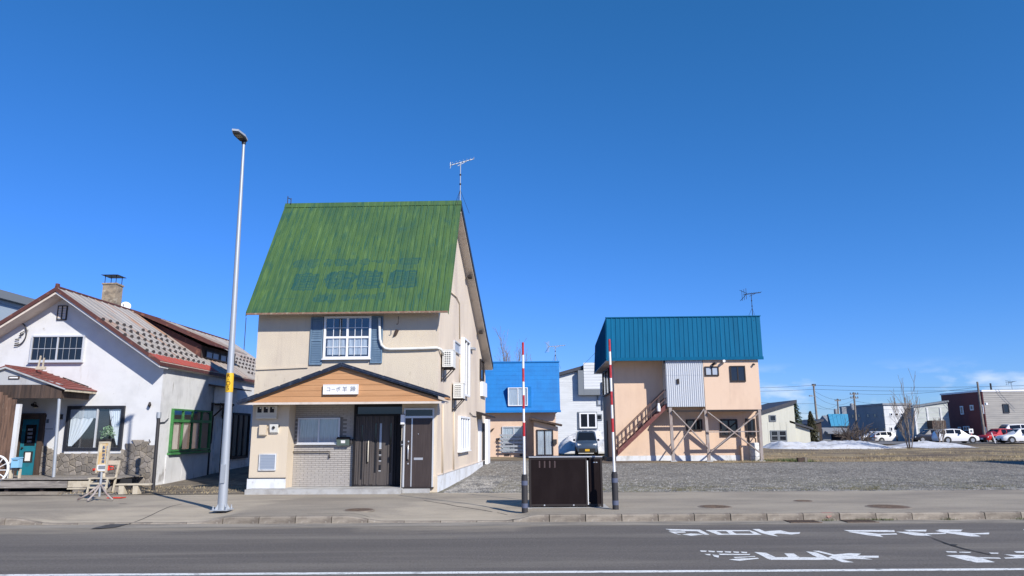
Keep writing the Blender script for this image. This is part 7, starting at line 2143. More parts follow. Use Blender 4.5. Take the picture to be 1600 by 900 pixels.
# ------------------------------------------------------------------ cars
def car(name, label, cat, loc, rotz, paint_, L_=4.3, W_=1.7, H_=1.5, kind='hatch', group=None, plate=True):
    """x runs from nose (+) to tail (-); lofted body, glass laid a centimetre outside the cabin faces"""
    t = thing(name, label, cat, loc, rotz, group)
    h = L_ / 2
    if kind == 'hatch':
        st = [(-1, .34, .62, .62, .78), (-.97, .26, .86, .90, .92), (-.90, .24, .92, 1.18, .96), (-.62, .22, .94, 1.0, 1.0), (-.2, .22, .93, 1.0, 1.0), (.12, .22, .92, .98, 1.0), (.42, .22, .90, .66, .99), (.50, .22, .86, .60, .98), (.80, .24, .78, .52, .93), (.95, .26, .66, .44, .84), (1, .32, .50, .38, .70)]
        roof = {-.90: .80, -.62: .97, -.2: 1.0, .12: .97, .42: .64}
    else:
        st = [(-1, .30, .88, 0, .93), (-.97, .22, .95, 0, .97), (-.80, .2, .97, 0, 1), (-.2, .2, .97, 0, 1), (.35, .2, .96, 0, 1.0), (.66, .2, .92, 0, .99), (.72, .2, .86, 0, .98), (.92, .22, .78, 0, .94), (1, .28, .58, 0, .86)]
        roof = {-.97: .93, -.80: 1.0, -.2: 1.02, .35: .99, .66: .60}
    b = MB()
    rows = []
    for (fx, zb_, belt, _, wf) in st:
        x = fx * h; w2 = W_ / 2 * wf
        zt = H_ * (roof[fx] if fx in roof else 0)
        zbelt = belt if kind == 'hatch' else belt * H_ / 1.6
        if kind == 'hatch': zbelt = belt * H_ / 1.5
        if zt < zbelt + .02: zt = zbelt + .02
        wr = w2 * (.80 if zt > zbelt + .1 else .93)
        half_ = [(w2 * .90, zb_), (w2, (zb_ + zbelt) / 2 - .05), (w2 * .985, zbelt - .08), (w2 * .955, zbelt), (wr, zt - .05), (wr * .82, zt), (0, zt + .012)]
        row = [b.P((x, y, z)) for y, z in half_] + [b.P((x, -y, z)) for y, z in half_[-2::-1]]
        rows.append((row, x, w2, zbelt, zt, wr))
    for i in range(len(rows) - 1):
        A, B_ = rows[i][0], rows[i + 1][0]
        for k_ in range(len(A) - 1): b.face((A[k_], A[k_ + 1], B_[k_ + 1], B_[k_]))
        b.face((A[-1], A[0], B_[0], B_[-1]))
    b.face(rows[0][0]); b.face(rows[-1][0][::-1])
    body = b.build('body', C[paint_], t, smooth='auto')
    # side glass
    cab = [r for r in rows if r[4] > r[3] + .12]
    for sgn in (1, -1):
        for i in range(len(cab) - 1):
            _, xa, wa, ba, ta, ra = cab[i]; _, xb_, wb, bb2, tb_, rb = cab[i + 1]
            g = .035 * L_ / 4
            q = lambda x, w, be, to, r_, f_: (x, sgn * (w * .955 + (r_ - w * .955) * f_ + .012), be + (to - .05 - be) * f_)
            bbm = MB()
            lo, hi = .12, .95
            bbm.slab([q(xa + g, wa, ba, ta, ra, lo), q(xb_ - g, wb, bb2, tb_, rb, lo), q(xb_ - g, wb, bb2, tb_, rb, hi), q(xa + g, wa, ba, ta, ra, hi)], (0, -sgn * .008, 0))
            bbm.build('side_window', C['car_glass'], t)
    # windscreen and rear glass
    def cross(i0, i1, name_):
        _, xa, wa, ba, ta, ra = rows[i0]; _, xb_, wb, bb2, tb_, rb = rows[i1]
        bbm = MB(); s_ = 1 if xb_ > xa else -1
        A_ = Vector((xa, 0, ta)); Bv = Vector((xb_, 0, tb_ if tb_ > bb2 + .1 else bb2 + .02))
        lo = A_.lerp(Bv, .12); hi = A_.lerp(Bv, .93)
        n_ = Vector((-(Bv - A_).z, 0, (Bv - A_).x)).normalized()
        if n_.z < 0: n_ = -n_
        lo += n_ * .022; hi += n_ * .022
        bbm.slab([(lo.x, -ra * .84, lo.z), (lo.x, ra * .84, lo.z), (hi.x, wb * .86, hi.z), (hi.x, -wb * .86, hi.z)], (0, 0, -.012))
        bbm.build(name_, C['car_glass'], t)
    ks = [i for i, r in enumerate(rows) if r[4] > r[3] + .12]
    cross(ks[-1], ks[-1] + 1, 'windscreen')
    # wheels
    for fx in (.60, -.58):
        for sgn in (1, -1):
            x = fx * h; y = sgn * (W_ / 2 - .09)
            bbm = MB(); bbm.tube([(x, y - .1 * 1, .31), (x, y + .1, .31)], .31, 18); tyre = bbm.build('wheel', C['tyre'], t, smooth='auto')
            bbm = MB(); bbm.tube([(x, y + sgn * .101, .31), (x, y + sgn * .106, .31)], .20, 14); bbm.build('rim', C['rim'], tyre)
            bbm = MB(); bbm.tube([(x, sgn * (W_ / 2 * .93), .33), (x, sgn * (W_ / 2 + .004), .33)], .375, 18); bbm.build('wheel_arch', C['tyre'], t)
    fr_ = rows[-1]
    for sgn in (1, -1):
        bbm = MB(); zz = rows[-2][3] - .12
        bbm.slab([(h * .93, sgn * W_ * .26, zz - .02), (h * .93, sgn * W_ * .42, zz), (h * .90, sgn * W_ * .43, zz + .14), (h * .94, sgn * W_ * .28, zz + .10)], (.07, 0, 0)); bbm.build('headlight', C['headlight'], t)
        bbm = MB(); bbm.slab([(-h * .99, sgn * W_ * .36, .72), (-h * .99, sgn * W_ * .46, .72), (-h * .97, sgn * W_ * .45, .98), (-h * .98, sgn * W_ * .36, .98)], (-.03, 0, 0)); bbm.build('tail_light', C['car_red'], t)
        xm_ = cab[-1][1] - .25; bbm = MB(); bbm.box(xm_ - .06, xm_ + .06, min(sgn * W_ * .50, sgn * W_ * .60), max(sgn * W_ * .50, sgn * W_ * .60), rows[4][3] - .02, rows[4][3] + .14); bbm.build('mirror', C['car_black'], t)
    bbm = MB(); bbm.box(h * .985, h + .012, -W_ * (.36 if kind == 'van' else .30), W_ * (.36 if kind == 'van' else .30), .26, .54 if kind == 'van' else .48); bbm.build('grille', C['tyre'], t)
    if plate:
        bbm = MB(); bbm.box(h + .013, h + .03, -.17, .17, .33, .49); bbm.build('number_plate', C['yellow' if kind == 'van' else 'paper'], t)
    return t
p = onz(920, 712, .085)
car('parked_van', 'small blue grey van parked nose out before the white clapboard house', 'van', (p.x, p.y + 1.9, .085), R(-93), 'car_blue', 3.7, 1.72, 1.84, 'van')
FAR = 'cars parked along the far street'
def farcar(px, py, Y, label, paint_, rz, kind='hatch', **kw):
    q = at(px, py, Y)
    return car('parked_car', label, 'car', (q.x, Y, .46 if Y < 92 else .20), R(rz), paint_, kind=kind, group=FAR, **kw)
farcar(1495, 700, 79, 'white hatchback parked in front of the brown red house', 'car_white', -3)
farcar(1562, 700, 82, 'bright red car parked behind the grey utility pole', 'car_red', 192)
farcar(1596, 700, 77, 'white estate car parked before the grey sided house, half out of view', 'car_white', 176)
farcar(1586, 697, 84, 'tall white van parked under the grey sided wall', 'car_white', 178, kind='van', L_=4.6, W_=1.75, H_=1.95)
farcar(1455, 699, 86, 'dark car parked behind the white hatchback', 'car_black', 178)
farcar(1388, 697, 99, 'white car parked behind the snow bank before the dark grey block', 'car_white', 2)
farcar(1364, 697, 104, 'second white car beside the dark grey block, nearer the brown bush', 'car_white', -175)
farcar(1432, 699, 95, 'black van parked between the bare tree and the pale shed', 'car_black', 2, kind='van', L_=4.2, H_=1.8)

# ------------------------------------------------------------------ buildings along the far street
def box_house(name, label, Y, yaw, pxl, pxr, ytl, ytr, wall_m, depth=8, roof_m='roof_dark', z0=.4, roof_t=.3, over=.25, zextra=0):
    fr = Frame(Vector((at((pxl + pxr) / 2, 690, Y).x, Y, z0)), yaw)
    t = thing_in(fr, name, label, 'building', 0, 0, 0)
    xl, zl = fr.f(pxl, ytl); xr, zr = fr.f(pxr, ytr)
    b = MB(); b.slab([(xl, 0, -.4), (xr, 0, -.4), (xr, 0, zr), (xl, 0, zl)], (0, depth, 0)); b.build('wall', C[wall_m], t)
    s_ = (zr - zl) / (xr - xl)
    b = MB(); b.slab([(xl - over, -over, zl - over * s_ + .01), (xr + over, -over, zr + over * s_ + .01), (xr + over, -over, zr + over * s_ + roof_t), (xl - over, -over, zl - over * s_ + roof_t)], (0, depth + 2 * over, 0)); b.build('roof', C[roof_m], t)
    return fr, t
def fwin(fr, t, q0, q1, **kw):
    (a0, c1), (a1, c0) = fr.f(*q0), fr.f(*q1)
    k = dict(frame='grey_trim', glass='dark_glass', fw=.10, out=.08); k.update(kw)
    return window(t, mpF(0), min(a0, a1), max(a0, a1), c0, c1, **k)
# cream house with the long roof slope and its low wing
fr, t = box_house('cream_house', 'cream sided house with a long dark roof rising to the right beside the peach house', 74, 0, 1176, 1240, 651, 631, 'cream_siding', 8, roof_t=.32)
fwin(fr, t, (1203, 650), (1211, 657)); fwin(fr, t, (1205, 674), (1215, 688), rows=2); fwin(fr, t, (1217.5, 674), (1228, 688), rows=2)
(xl, zl), (xr, zr) = fr.f(1234, 660.5), fr.f(1267, 671)
b = MB(); b.slab([(xl, .3, -.3), (xr, .3, -.3), (xr, .3, zr), (xl, .3, zl)], (0, 6, 0)); wg = b.build('wing', C['cream_siding'], t)
b = MB(); b.slab([(xl, .0, zl + .01), (xr + .25, .0, zr - .03), (xr + .25, .0, zr + .15), (xl, .0, zl + .22)], (0, 6.6, 0)); b.build('wing_roof', C['roof_dark'], wg)
x = fr.f(1182, 690)[0]
while x < fr.f(1239, 690)[0]:
    b = MB(); b.box(x, x + .05, -.015, -.001, 0, fr.f(1200, 655)[1] - .3 + .0); b.build('siding_batten', C['cream_siding'], t); x += .62
# small house whose sky blue roof slope faces the street, its gable wall running back
fr = Frame(Vector((at(1313, 690, 108).x, 108, .45)), 0)
t = thing_in(fr, 'gabled_house', 'grey gabled house with a sky blue roof slope between the poles', 'house', 0, 0, 0)
xl, ze = fr.f(1300.5, 666); xr = fr.f(1326, 666)[0]
zr = fr.f(1310, 648, 3.2)[1]
hp_ = [(0, -.4), (0, ze - .1), (3.2, zr - .1), (6.4, ze - .1), (6.4, -.4)]
b = MB(); b.slab([(xl, y, z) for y, z in hp_], (xr - xl, 0, 0)); b.build('wall', C['slate_wall'], t)
rx0, rx1 = fr.f(1294, 648, 3.2)[0], fr.f(1325, 648, 3.2)[0]
np_ = 5
for i in range(np_):
    f0, f1 = i / np_, (i + 1) / np_
    b = MB(); b.slab([(xl - .3 + (xr - xl + .3) * f0, -.3, ze), (xl - .3 + (xr - xl + .3) * f1 - .03, -.3, ze), (rx0 + (rx1 - rx0) * f1 - .03, 3.2, zr), (rx0 + (rx1 - rx0) * f0, 3.2, zr)], (0, 0, .12)); b.build('roof_sheet', C['sky_roof'], t)
b = MB(); b.slab([(rx0, 3.22, zr), (rx1, 3.22, zr), (xr, 6.8, ze - .2), (xl - .3, 6.8, ze - .2)], (0, 0, .12)); b.build('rear_roof', C['roof_dark'], t)
(a0, c1), (a1, c0) = fr.f(1293, 670, -2.5), fr.f(1330, 677.5, -2.5)
b = MB(); b.slab([(a0, -2.5, c0), (a1, -2.5, c0), (a1, -.002, c1), (a0, -.002, c1)], (0, 0, .18)); b.build('carport_roof', C['slate_wall'], t)
(a0, c1), (a1, c0) = fr.f(1299, 678.5, -1), fr.f(1329, 690, -1)
b = MB(); b.box(a0, a1, -1.0, -.9, -.3, c1); b.build('carport_front', C['room'], t)
(a0, c1), (a1, c0) = fr.f(1285, 670, -1.6), fr.f(1298.5, 690, -1.6)
b = MB(); b.box(a0, a1, -1.6, -.1, -.3, c1); b.build('side_wing', C['slate_wall'], t)
fwin(fr, t, (1302, 667.5), (1306, 670.5), glass='paper')
x, z = fr.f(1319, 640, 3.3); b = MB(); b.box(x - .35, x + .35, 3.3, 4.0, zr - .5, z + .4); b.build('chimney', C['grey_block'], t)
# dark gable house behind the fir
fr, t = box_house('dark_cottage', 'small dark roofed cottage with a lit window beside the leaning pole', 96, 0, 1263, 1283, 665, 659, 'wood_dark', 6, roof_t=.3)
fwin(fr, t, (1274, 677), (1279, 682), glass='paper'); fwin(fr, t, (1274, 683.5), (1279, 687), glass='paper')
# block with shade put into its long side's grey; the street end is white
fr = Frame(Vector((at(1386, 690, 108).x, 108, .45)), 0)
t = thing_in(fr, 'concrete_block', 'two storey block with dark grey long side and white street end', 'building', 0, 0, 0)
xr, zt = fr.f(1424, 634); zt = fr.f(1386, 633)[1]
DB = 14.2
b = MB(); b.box(.02, xr, 0, DB, -.4, zt - .02); b.build('street_wall', C['white_block'], t)
b = MB(); b.box(-.02, .019, 0.002, DB, -.4, zt - .01); sw_ = b.build('side_wall', C['grey_block'], t)
b = MB(); b.box(-.15, xr + .1, -.15, DB + .1, zt, zt + .28); b.build('parapet', C['grey_block'], t)
mpb = lambda u, v, w: (-.02 - w, u, v)
for px, y0_, y1_ in ((1331.5, 648, 652.5), (1341, 647.5, 652), (1355, 647, 651.5), (1366, 646.5, 651), (1379, 646, 650.5), (1354, 669, 676), (1367.5, 669, 676), (1381, 669, 676)):
    (u0, v1), (u1, v0) = fr.s(px + 2.4, y0_, -.02), fr.s(px, y1_, -.02)
    window(t, mpb, min(u0, u1), max(u0, u1), v0, v1, frame='grey_block', glass='dark_glass', fw=.06, out=.06)
for px in (1391, 1399, 1407, 1415):
    fwin(fr, t, (px, 646), (px + 3, 649), fw=.06, frame='pvc_white'); fwin(fr, t, (px, 668), (px + 3, 673), fw=.06, frame='pvc_white')
for z in (1.1, 2.2, 3.3, 4.4):
    b = MB(); b.box(.03, xr, -.03, -.001, z, z + .06); b.build('string_course', C['white_block'], t)
# pale green shed: panelled street wall, gabled end running back on its left
fr = Frame(Vector((at(1433, 690, 90.5).x, 90.5, .45)), 0)
t = thing_in(fr, 'pale_shed', 'pale green panelled warehouse with a gable end beside the brown red house', 'warehouse', 0, 0, 0)
zl = fr.f(1433, 637)[1]; xr, zr = fr.f(1480, 628.5)
b = MB(); b.slab([(0, 0, -.4), (xr, 0, -.4), (xr, 0, zr), (0, 0, zl)], (0, .3, 0)); b.build('long_wall', C['shed_green'], t)
sp_l = [fr.s(1433, 637, 0), fr.s(1420, 640.5, 0), fr.s(1401.5, 671, 0)]
b = MB(); pts = [(0.31, -.4), (.31, zl), (sp_l[1][0], sp_l[1][1]), (sp_l[2][0], sp_l[2][1]), (sp_l[2][0], -.4)]
b.slab([(0, y, z) for y, z in pts], (.3, 0, 0)); b.build('end_wall', C['shed_side'], t)
b = MB(); b.box(.31, xr, .31, sp_l[1][0], -.4, zl - .3); b.build('shed_body', C['shed_side'], t)
for px in (1434.5, 1454, 1475):
    (x, _) = fr.f(px, 690); (_, z1_) = fr.f(px, 637); b = MB(); b.box(x - .1, x + .1, -.08, -.001, -.3, z1_); b.build('pilaster', C['white_block'], t)
for j in range(7):
    z = .4 + j * .62; b = MB(); b.box(.1, xr - .1, -.03, -.001, z, z + .05); b.build('panel_rib', C['white_block'], t)
for j in range(8):
    u = .5 + j * 1.3
    if u < sp_l[2][0] - .4: b = MB(); b.box(-.03, -.001, u, u + .08, -.3, min(zl, sp_l[2][1]) - .1); b.build('end_rib', C['grey_siding'], t)
b = MB(); b.slab([(-.2, -.2, zl + .02), (xr + .1, -.2, zr + .02), (xr + .1, -.2, zr + .22), (-.2, -.2, zl + .22)], (0, sp_l[1][0] + .3, 0)); b.build('roof', C['grey_trim'], t)
b = MB(); b.slab([(-.25, sp_l[1][0], sp_l[1][1] + .02), (-.25, sp_l[2][0] + .2, sp_l[2][1] - .05), (-.25, sp_l[2][0] + .2, sp_l[2][1] + .2), (-.25, sp_l[1][0], sp_l[1][1] + .24)], (xr * .6, 0, 0)); b.build('roof_slope', C['grey_trim'], t)
(xa_, za_), (xb2, _) = fr.f(1456, 657, -1.2), fr.f(1477.5, 657, -1.2)
b = MB(); b.box(xa_, xb2, -1.2, -.10, -.4, za_); b.build('brown_annex', C['wood_dark'], t)  # darker wood colour stands in for shade on this sunlit face
# house at the edge of the view: grey clapboard street front, brown red side wall running back
YH = 87
fr = Frame(Vector((at(1544.5, 690, YH).x, YH, .45)), 0)
t = thing_in(fr, 'brown_red_house', 'flat roofed house with grey clapboard front and brown red side wall', 'house', 0, 0, 0)
zt_ = fr.f(1545, 612)[1]; xr = fr.f(1660, 611)[0]
DH = fr.s(1475.5, 660, 0)[0]
b = MB(); b.box(.03, xr, 0, DH, -.4, zt_ - .01); b.build('street_wall', C['grey_siding'], t)
b = MB(); b.box(-.03, .029, -.02, DH, -.4, zt_); sw_ = b.build('side_wall', C['brown_red'], t)
b = MB(); b.box(-.10, xr + .1, -.12, DH + .1, zt_ + .002, zt_ + .2); b.build('roof_edge', C['pvc_white'], t)
nc = 26
for j in range(nc):
    z0_ = j * zt_ / nc
    b = MB(); b.slab([(.06, -.05, z0_), (xr, -.05, z0_), (xr, -.015, z0_ + zt_ / nc - .01), (.06, -.015, z0_ + zt_ / nc - .01)], (0, .006, 0)); b.build('clapboard', C['grey_siding'], t)
mpb = lambda u, v, w: (-.03 - w, u, v)
def bw(q0, q1, **kw):
    (ua, v1), (ub, v0) = fr.s(*q0, -.03), fr.s(*q1, -.03)
    k = dict(frame='pvc_white', glass='dark_glass', fw=.12, out=.08); k.update(kw)
    return window(t, mpb, min(ua, ub), max(ua, ub), v0, v1, **k)
bw((1501.5, 636), (1505.5, 646)); bw((1517, 634.5), (1521, 639.5)); bw((1498.5, 668.5), (1501.5, 672)); bw((1506.5, 667.5), (1514.5, 671.5), cols=2); bw((1534, 634), (1537, 645))
(ua, v1), (ub, v0) = fr.s(1538.5, 667, -.03), fr.s(1543.5, 687, -.03)
b = MB(mpb); b.slab([(ub, -.2, .002), (ua, -.2, .002), (ua, v1, .002), (ub, v1, .002)], (0, 0, .06)); b.build('side_door', C['louvre'], t)
u, v = fr.s(1542.5, 631, -.03); b = MB(mpb); b.slab([(u - .12, v - .12, .002), (u + .12, v - .12, .002), (u + .12, v + .12, .002), (u - .12, v + .12, .002)], (0, 0, .2)); b.build('wall_lamp', C['sign_white'], t)
(a0, c1), (a1, c0) = fr.f(1567, 632.5), fr.f(1575.5, 644); window(t, mpF(-.05), a0, a1, c0, c1, 'black_trim', 'dark_glass', fw=.10, out=.08)
(a0, c1), (a1, c0) = fr.f(1570, 672), fr.f(1589, 676); window(t, mpF(-.05), a0, a1, c0, c1, 'black_trim', 'dark_glass', fw=.10, out=.08, cols=3)
(x, z) = fr.f(1566, 666); b = MB(); b.tube([(x, -.05, z), (x, -.45, z)], .2, 10); b.build('flue_cap', C['post_black'], t)
(x, z) = fr.f(1566, 609); b = MB(); b.tube([(x, 2, z - .3), (x, 2, z + .9)], .1, 8); b.build('roof_vent', C['bronze'], t)
p = fr.world(fr.f(1599, 605)[0], 2, zt_ + .15); yagi('tv_antenna', 'TV antenna on the white edged roof of the grey clapboard house', p, 1.1, 1.2, R(20), size=.4, mat_='bronze', stay=False)
# neighbouring building just outside the frame whose shadow lies across the lot's edge
nb_h = thing('neighbour_house', 'plain house beyond the end of the lot whose shadow falls over the gravel', 'house', (28.6, 22.0, .2), R(3))
b = MB(); b.box(0, 9, 0, 7.4, -.4, 5.9); b.build('wall', C['siding_white'], nb_h)
b = MB(); b.box(-.3, 9.3, -.3, 7.7, 5.901, 6.15); b.build('roof', C['roof_dark'], nb_h)
window(nb_h, mpL(0), -5.5, -4.0, 3.4, 4.6, 'alu', 'dark_glass', cols=2); window(nb_h, mpF(0), 1.5, 3.4, 3.4, 4.6, 'alu', 'dark_glass', cols=2); window(nb_h, mpF(0), 5.0, 7.4, 1.0, 2.4, 'alu', 'dark_glass', cols=2)

# ------------------------------------------------------------------ utility poles and wires
def utility(px0, py0, px1, py1, Y, r0, label, arms=(), box=False, lamp=None):
    p0, p1 = at(px0, py0, Y), at(px1, py1, Y)
    t = thing('utility_pole', label, 'utility pole', (p0.x, Y, .3), 0, 'utility poles along the far street')
    v = Vector((p1.x - p0.x, 0, p1.z - .3))
    b = MB(); b.tube([(0, 0, -.2), tuple(v)], [r0, r0 * .66], 10); b.build('pole', C['pole_conc'], t, smooth='auto')
    for f_, w_ in arms:
        c_ = v * f_; b = MB(); b.box(c_.x - w_ / 2, c_.x + w_ / 2, -.12, -.02 + .0, c_.z - .06, c_.z + .06); a_ = b.build('crossarm', C['pole_conc'], t)
        for s_ in (-.44, -.15, .15, .44):
            b = MB(); b.lathe([(.05, 0), (.07, .08), (.04, .2)], (c_.x + s_ * w_, -.07, c_.z + .06), 6); b.build('insulator', C['bronze'], a_)
    if box:
        c_ = v * box; b = MB(); b.lathe([(.24, -.5), (.28, -.4), (.28, .4), (.2, .5)], (c_.x - .45, 0, c_.z), 10); b.build('transformer', C['grey_block'], t, smooth='auto')
    if lamp:
        c_ = v * lamp; b = MB(); b.beam((c_.x, 0, c_.z), (c_.x - .5, -.3, c_.z + .1), .06); b.build('lamp_arm', C['galv'], t); b = MB(); b.box(c_.x - .85, c_.x - .45, -.45, -.2, c_.z + .03, c_.z + .18); b.build('lamp_head', C['grey_block'], t)
    return v.z + .3, p1
zA1, pA = utility(1280, 692, 1271, 600, 98, .165, 'leaning utility pole with a small lamp beside the dark cottage', arms=((.97, .5),), lamp=.78)
zB1, pB = utility(1312, 680, 1308.5, 623, 125, .17, 'short utility pole rising before the sky blue roof', arms=((.95, 1.0),), box=.68)
zC1, pC = utility(1340, 690, 1334, 613, 112, .18, 'utility pole with a transformer before the dark grey shaded block', arms=((.96, 1.3), (.88, 1.2)), box=.70)
zD1, pD = utility(1540.5, 698, 1527, 596.5, 82, .155, 'weathered grey utility pole in front of the brown red house', arms=())
def wire(p, q, sag, label, r=.016):
    p, q = Vector(p), Vector(q)
    o = MB(); pts = []
    for i in range(15):
        f_ = i / 14; v = p.lerp(q, f_); v.z -= sag * 4 * f_ * (1 - f_); pts.append(tuple(v))
    o.tube(pts, r, 4)
    w_ = o.build('power_line', C['wire'], None, smooth=True)
    tag(w_, label, 'power line', 'overhead power lines')
Lw = 'thin overhead wire strung across the low sky above the far street'
for dy in (0, .55):
    wire(at(1130, 606 + dy * 8, 98), pA + Vector((0, 0, -.15 - dy * 1.0)), .15, ('upper' if dy == 0 else 'second') + ' level wire running from behind the teal roofed house to the leaning pole', .019)
    wire(pA + Vector((0, 0, -.15 - dy * 1.0)), at(1640, 601 + dy * 9, 84), .3, ('topmost' if dy == 0 else 'second from the top') + ' of the long wires crossing above the brown red house', .018)
wire(pA + Vector((0, 0, -.9)), pC + Vector((0, 0, -.5)), .9, 'sagging wire between the leaning pole and the transformer pole')
wire(pA + Vector((0, 0, -1.5)), pC + Vector((0, 0, -1.0)), 1.1, 'lower sagging wire between the leaning pole and the transformer pole')
wire(pA + Vector((0, 0, -2.6)), pC + Vector((0, 0, -1.7)), .9, 'lowest sagging wire between the leaning pole and the transformer pole')
wire(pA + Vector((0, 0, -3.1)), pB + Vector((0, 0, -.9)), .5, 'wire from the leaning pole down to the short pole')
wire(pC + Vector((0, 0, -1.3)), at(1475, 627, 95), .6, 'wire from the transformer pole to the pale shed')
wire(pC + Vector((0, 0, -.2)), pD + Vector((0, 0, -.6)), .4, 'long wire from the transformer pole to the weathered grey pole')
wire(at(1175, 628, 95), pA + Vector((0, 0, -2.6)), .1, 'low wire from the peach house to the leaning pole')
wire(at(1180, 640, 95), pA + Vector((0, 0, -3.9)), .1, 'lowest wire from the peach house to the leaning pole')
wire(at(905, 575, 58), at(933, 548, 42), .05, 'thin wire rising to the teal roof', .012)
# road sign post far off
p = at(1523, 695, 80)
rs = thing('street_sign', 'small street sign on a red and white post before the brown red house', 'sign', (p.x, 80, .4))
zt = at(1520, 671, 80).z - .4
b = MB(); b.beam((0, 0, 0), (-.25, 0, zt * .75), .09); b.build('post', C['red_paint'], rs); b = MB(); b.box(-.45, .0, -.06, .0, zt * .72, zt * 1.05); b.build('plate', C['paper'], rs); b = MB(); b.box(-.33, -.12, -.07, -.061, zt * .80, zt * .97); b.build('symbol', C['ink'], rs)
p = at(1548, 700, 76)
ps2 = thing('snow_pole', 'slim white leaning snow marker among the cars at the field edge', 'marker pole', (at(1557, 700, 74).x, 74, .4), 0, 'red and white snow poles')
q = at(1549, 676, 74); b = MB(); b.tube([(0, 0, 0), (q.x - ps2.location.x, 0, q.z - .4)], .05, 6); b.build('shaft', C['white_paint'], ps2)
b = MB(); b.tube([(0, 0, -.05), (0, 0, .12)], .1, 6); b.build('base_post', C['post_black'], ps2)

# ------------------------------------------------------------------ trees
def grow(b, p, d, L_, r, lev, rnd, spread=.5, up=.25, kids=(2, 4), tips=None, minr=.012):
    n = 4
    pts = [p]; rs_ = [r]
    dd = d.copy()
    for i in range(n):
        dd = (dd + Vector((rnd.gauss(0, .09), rnd.gauss(0, .09), rnd.gauss(0, .06) + up * .05))).normalized()
        pts.append(pts[-1] + dd * L_ / n); rs_.append(max(minr, r * (1 - .55 * (i + 1) / n)))
    b.tube([tuple(q) for q in pts], rs_, 5 if lev > 1 else 4, cap=False)
    if lev <= 0: return
    for k_ in range(rnd.randint(*kids)):
        i = rnd.randint(1, n)
        a = rnd.uniform(0, 6.28); s_ = rnd.uniform(.5, 1) * spread
        side = dd.cross(Vector((math.cos(a), math.sin(a), .3))).normalized()
        nd = (dd * (1 - s_ * .4) + side * s_ + Vector((0, 0, up))).normalized()
        grow(b, pts[i], nd, L_ * rnd.uniform(.55, .8), max(minr, rs_[i] * .68), lev - 1, rnd, spread, up, kids, tips, minr)
def bare_tree(label, loc, stems, H_, r, lev, seed, m_='bark', spread=.55, up=.25, minr=.014, kids=(2, 4), base_spread=.25):
    t = thing('bare_tree', label, 'tree', loc)
    rnd = random.Random(seed)
    bt, bc = MB(), MB()
    for k_ in range(stems):
        a = 6.28 * k_ / stems + rnd.uniform(-.3, .3)
        d = Vector((base_spread * math.cos(a), base_spread * math.sin(a), 1)).normalized()
        p = Vector((.12 * math.cos(a), .12 * math.sin(a), -.1))
        h = H_ * rnd.uniform(.32, .46)
        pts = [p, p + d * h * .5, p + d * h + Vector((rnd.gauss(0, .06), 0, 0))]
        bt.tube([tuple(q) for q in pts], [r, r * .85, r * .7], 7)
        for j in range(rnd.randint(3, 5)):
            f_ = rnd.uniform(.3, 1.0); q = p + d * h * f_; a2 = rnd.uniform(0, 6.28)
            nd = (d * .9 + Vector((math.cos(a2) * spread, math.sin(a2) * spread, up))).normalized()
            grow(bc, q, nd, H_ * rnd.uniform(.22, .34), r * .5, lev, rnd, spread, up, kids, None, minr)
        grow(bc, pts[-1], (d + Vector((0, 0, .3))).normalized(), H_ * .36, r * .62, lev, rnd, spread, up, kids, None, minr)
    bt.build('trunk', C[m_], t, smooth=True, recalc=False, kind='stuff' if stems > 1 else None); bc.build('crown', C[m_], t, recalc=False)
    return t
p = at(1422, 703, 60); bare_tree('leafless multi stemmed tree at the edge of the dry field before the white block', (p.x, 60, .4), 6, 5.4, .036, 2, 4, 'bark_pale', .42, .42, .011, (1, 3), .20)
p = at(798, 700, 74)
bt_ = bare_tree('wide leafless tree showing above the bright blue roof', (p.x + .4, 74, .3), 5, 9.3, .10, 3, 9, 'bark_pale', .50, .30, .013, (2, 4), .22)
p = at(1472, 700, 72); bare_tree('thin leafless sapling before the low brown red wing', (p.x, 72, .4), 4, 2.6, .04, 2, 12, 'bark_pale', .35, .5, .014, (2, 3), .15)
# brown twig mound
p = at(1335, 690, 70)
bu = thing('twig_bush', 'rounded brown leafless bush behind the snow bank', 'bush', (p.x, 70, .4))
rnd = random.Random(6); bt, bc = MB(), MB()
for i in range(34):
    a = rnd.uniform(0, 6.28); s_ = rnd.uniform(.1, 1.1)
    d = Vector((s_ * math.cos(a), s_ * .7 * math.sin(a), 1)).normalized()
    grow(bc, Vector((.5 * math.cos(a), .3 * math.sin(a), 0)), d, rnd.uniform(.9, 1.5), .035, 2, rnd, .6, .0, (2, 4), None, .016)
bt.tube([(0, 0, -.1), (0, 0, .6)], .12, 6); bt.build('trunk', C['bark'], bu); bc.build('crown', C['bark'], bu, recalc=False)
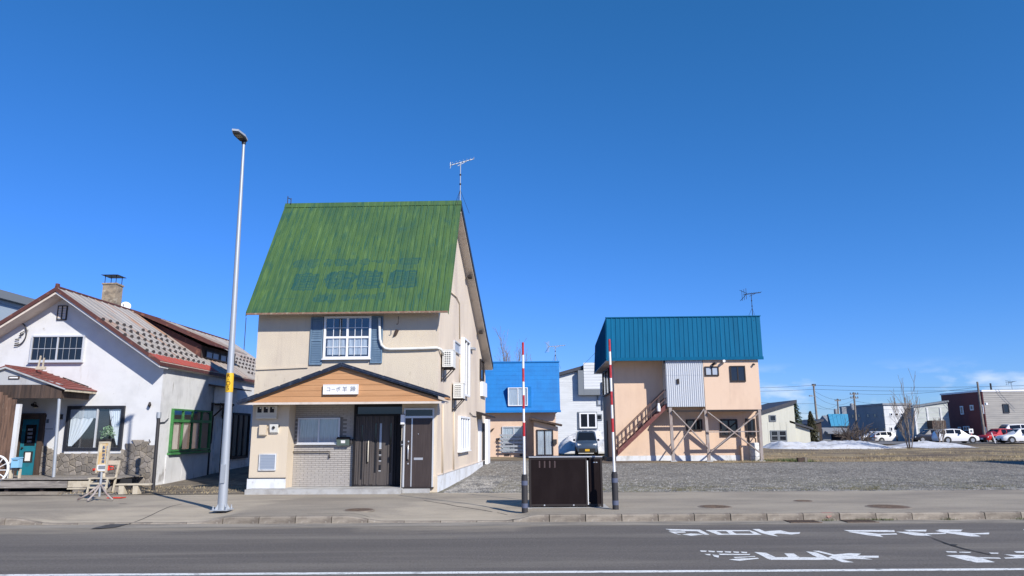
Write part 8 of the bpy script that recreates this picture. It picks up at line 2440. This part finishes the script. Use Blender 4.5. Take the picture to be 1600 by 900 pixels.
# conifers
def conifer(label, loc, H_, W_, seed, m_, dense=1.0, snowy=False):
    t = thing('conifer_tree', label, 'tree', loc, 0, 'conifers by the far street')
    rnd = random.Random(seed)
    b = MB(); b.tube([(0, 0, -.2), (0, 0, H_ * .95)], [.16, .03], 8); b.build('trunk', C['bark'], t)
    b = MB()
    nl = int(26 * dense)
    for i in range(nl):
        f_ = i / nl; z = H_ * (.08 + .9 * f_); rr = W_ * (1 - f_) ** .8 * rnd.uniform(.7, 1.1) + .08
        for k_ in range(int(9 + 6 * (1 - f_))):
            a = rnd.uniform(0, 6.28); rl = rr * rnd.uniform(.45, 1.1)
            for s_ in range(9):
                q = (s_ + 1) / 9; x, y = math.cos(a) * rl * q, math.sin(a) * rl * q; zz = z - .35 * rl * q ** 1.4 + rnd.uniform(-.1, .1)
                w_ = .20 * (1.1 - .5 * q); a3 = a + rnd.uniform(-1.2, 1.2)
                dx, dy = math.cos(a3) * w_, math.sin(a3) * w_
                px_, py_ = -math.sin(a3) * w_ * .35, math.cos(a3) * w_ * .35
                b.poly([(x - dx * .3, y - dy * .3, zz), (x + px_, y + py_, zz + .03), (x + dx, y + dy, zz - .12), (x - px_, y - py_, zz - .03)])
    b.build('crown', C[m_], t, recalc=False)
p = at(1247, 690, 88); conifer('ragged dark fir tree rising behind the cream house', (p.x, 88, .3), at(1243, 626, 88).z - .3, 1.5, 3, 'conifer', .75)
p = at(1270, 690, 92); conifer('dense pointed olive green conifer beside the leaning pole', (p.x, 92, .3), at(1270, 641, 92).z - .3, 1.35, 5, 'conifer2', 1.2)
# small post stump in the field and wire fence by the peach house
p = onz(1251, 722, .35)
sp_ = thing('marker_stump', 'short dark square stump at the edge of the gravel lot', 'stump', (p.x, p.y, .33))
b = MB(); b.slab([(-.16, -.12, -.05), (.16, -.14, -.05), (.17, .15, -.05), (-.15, .15, -.05)], (.02, 0, .28)); b.build('block', C['wood_dark'], sp_); b = MB(); b.slab([(.17, -.13, -.05), (.30, -.10, -.05), (.30, .12, -.05), (.175, .14, -.05)], (0, 0, .30)); b.build('pale_edge', C['stone'], sp_)
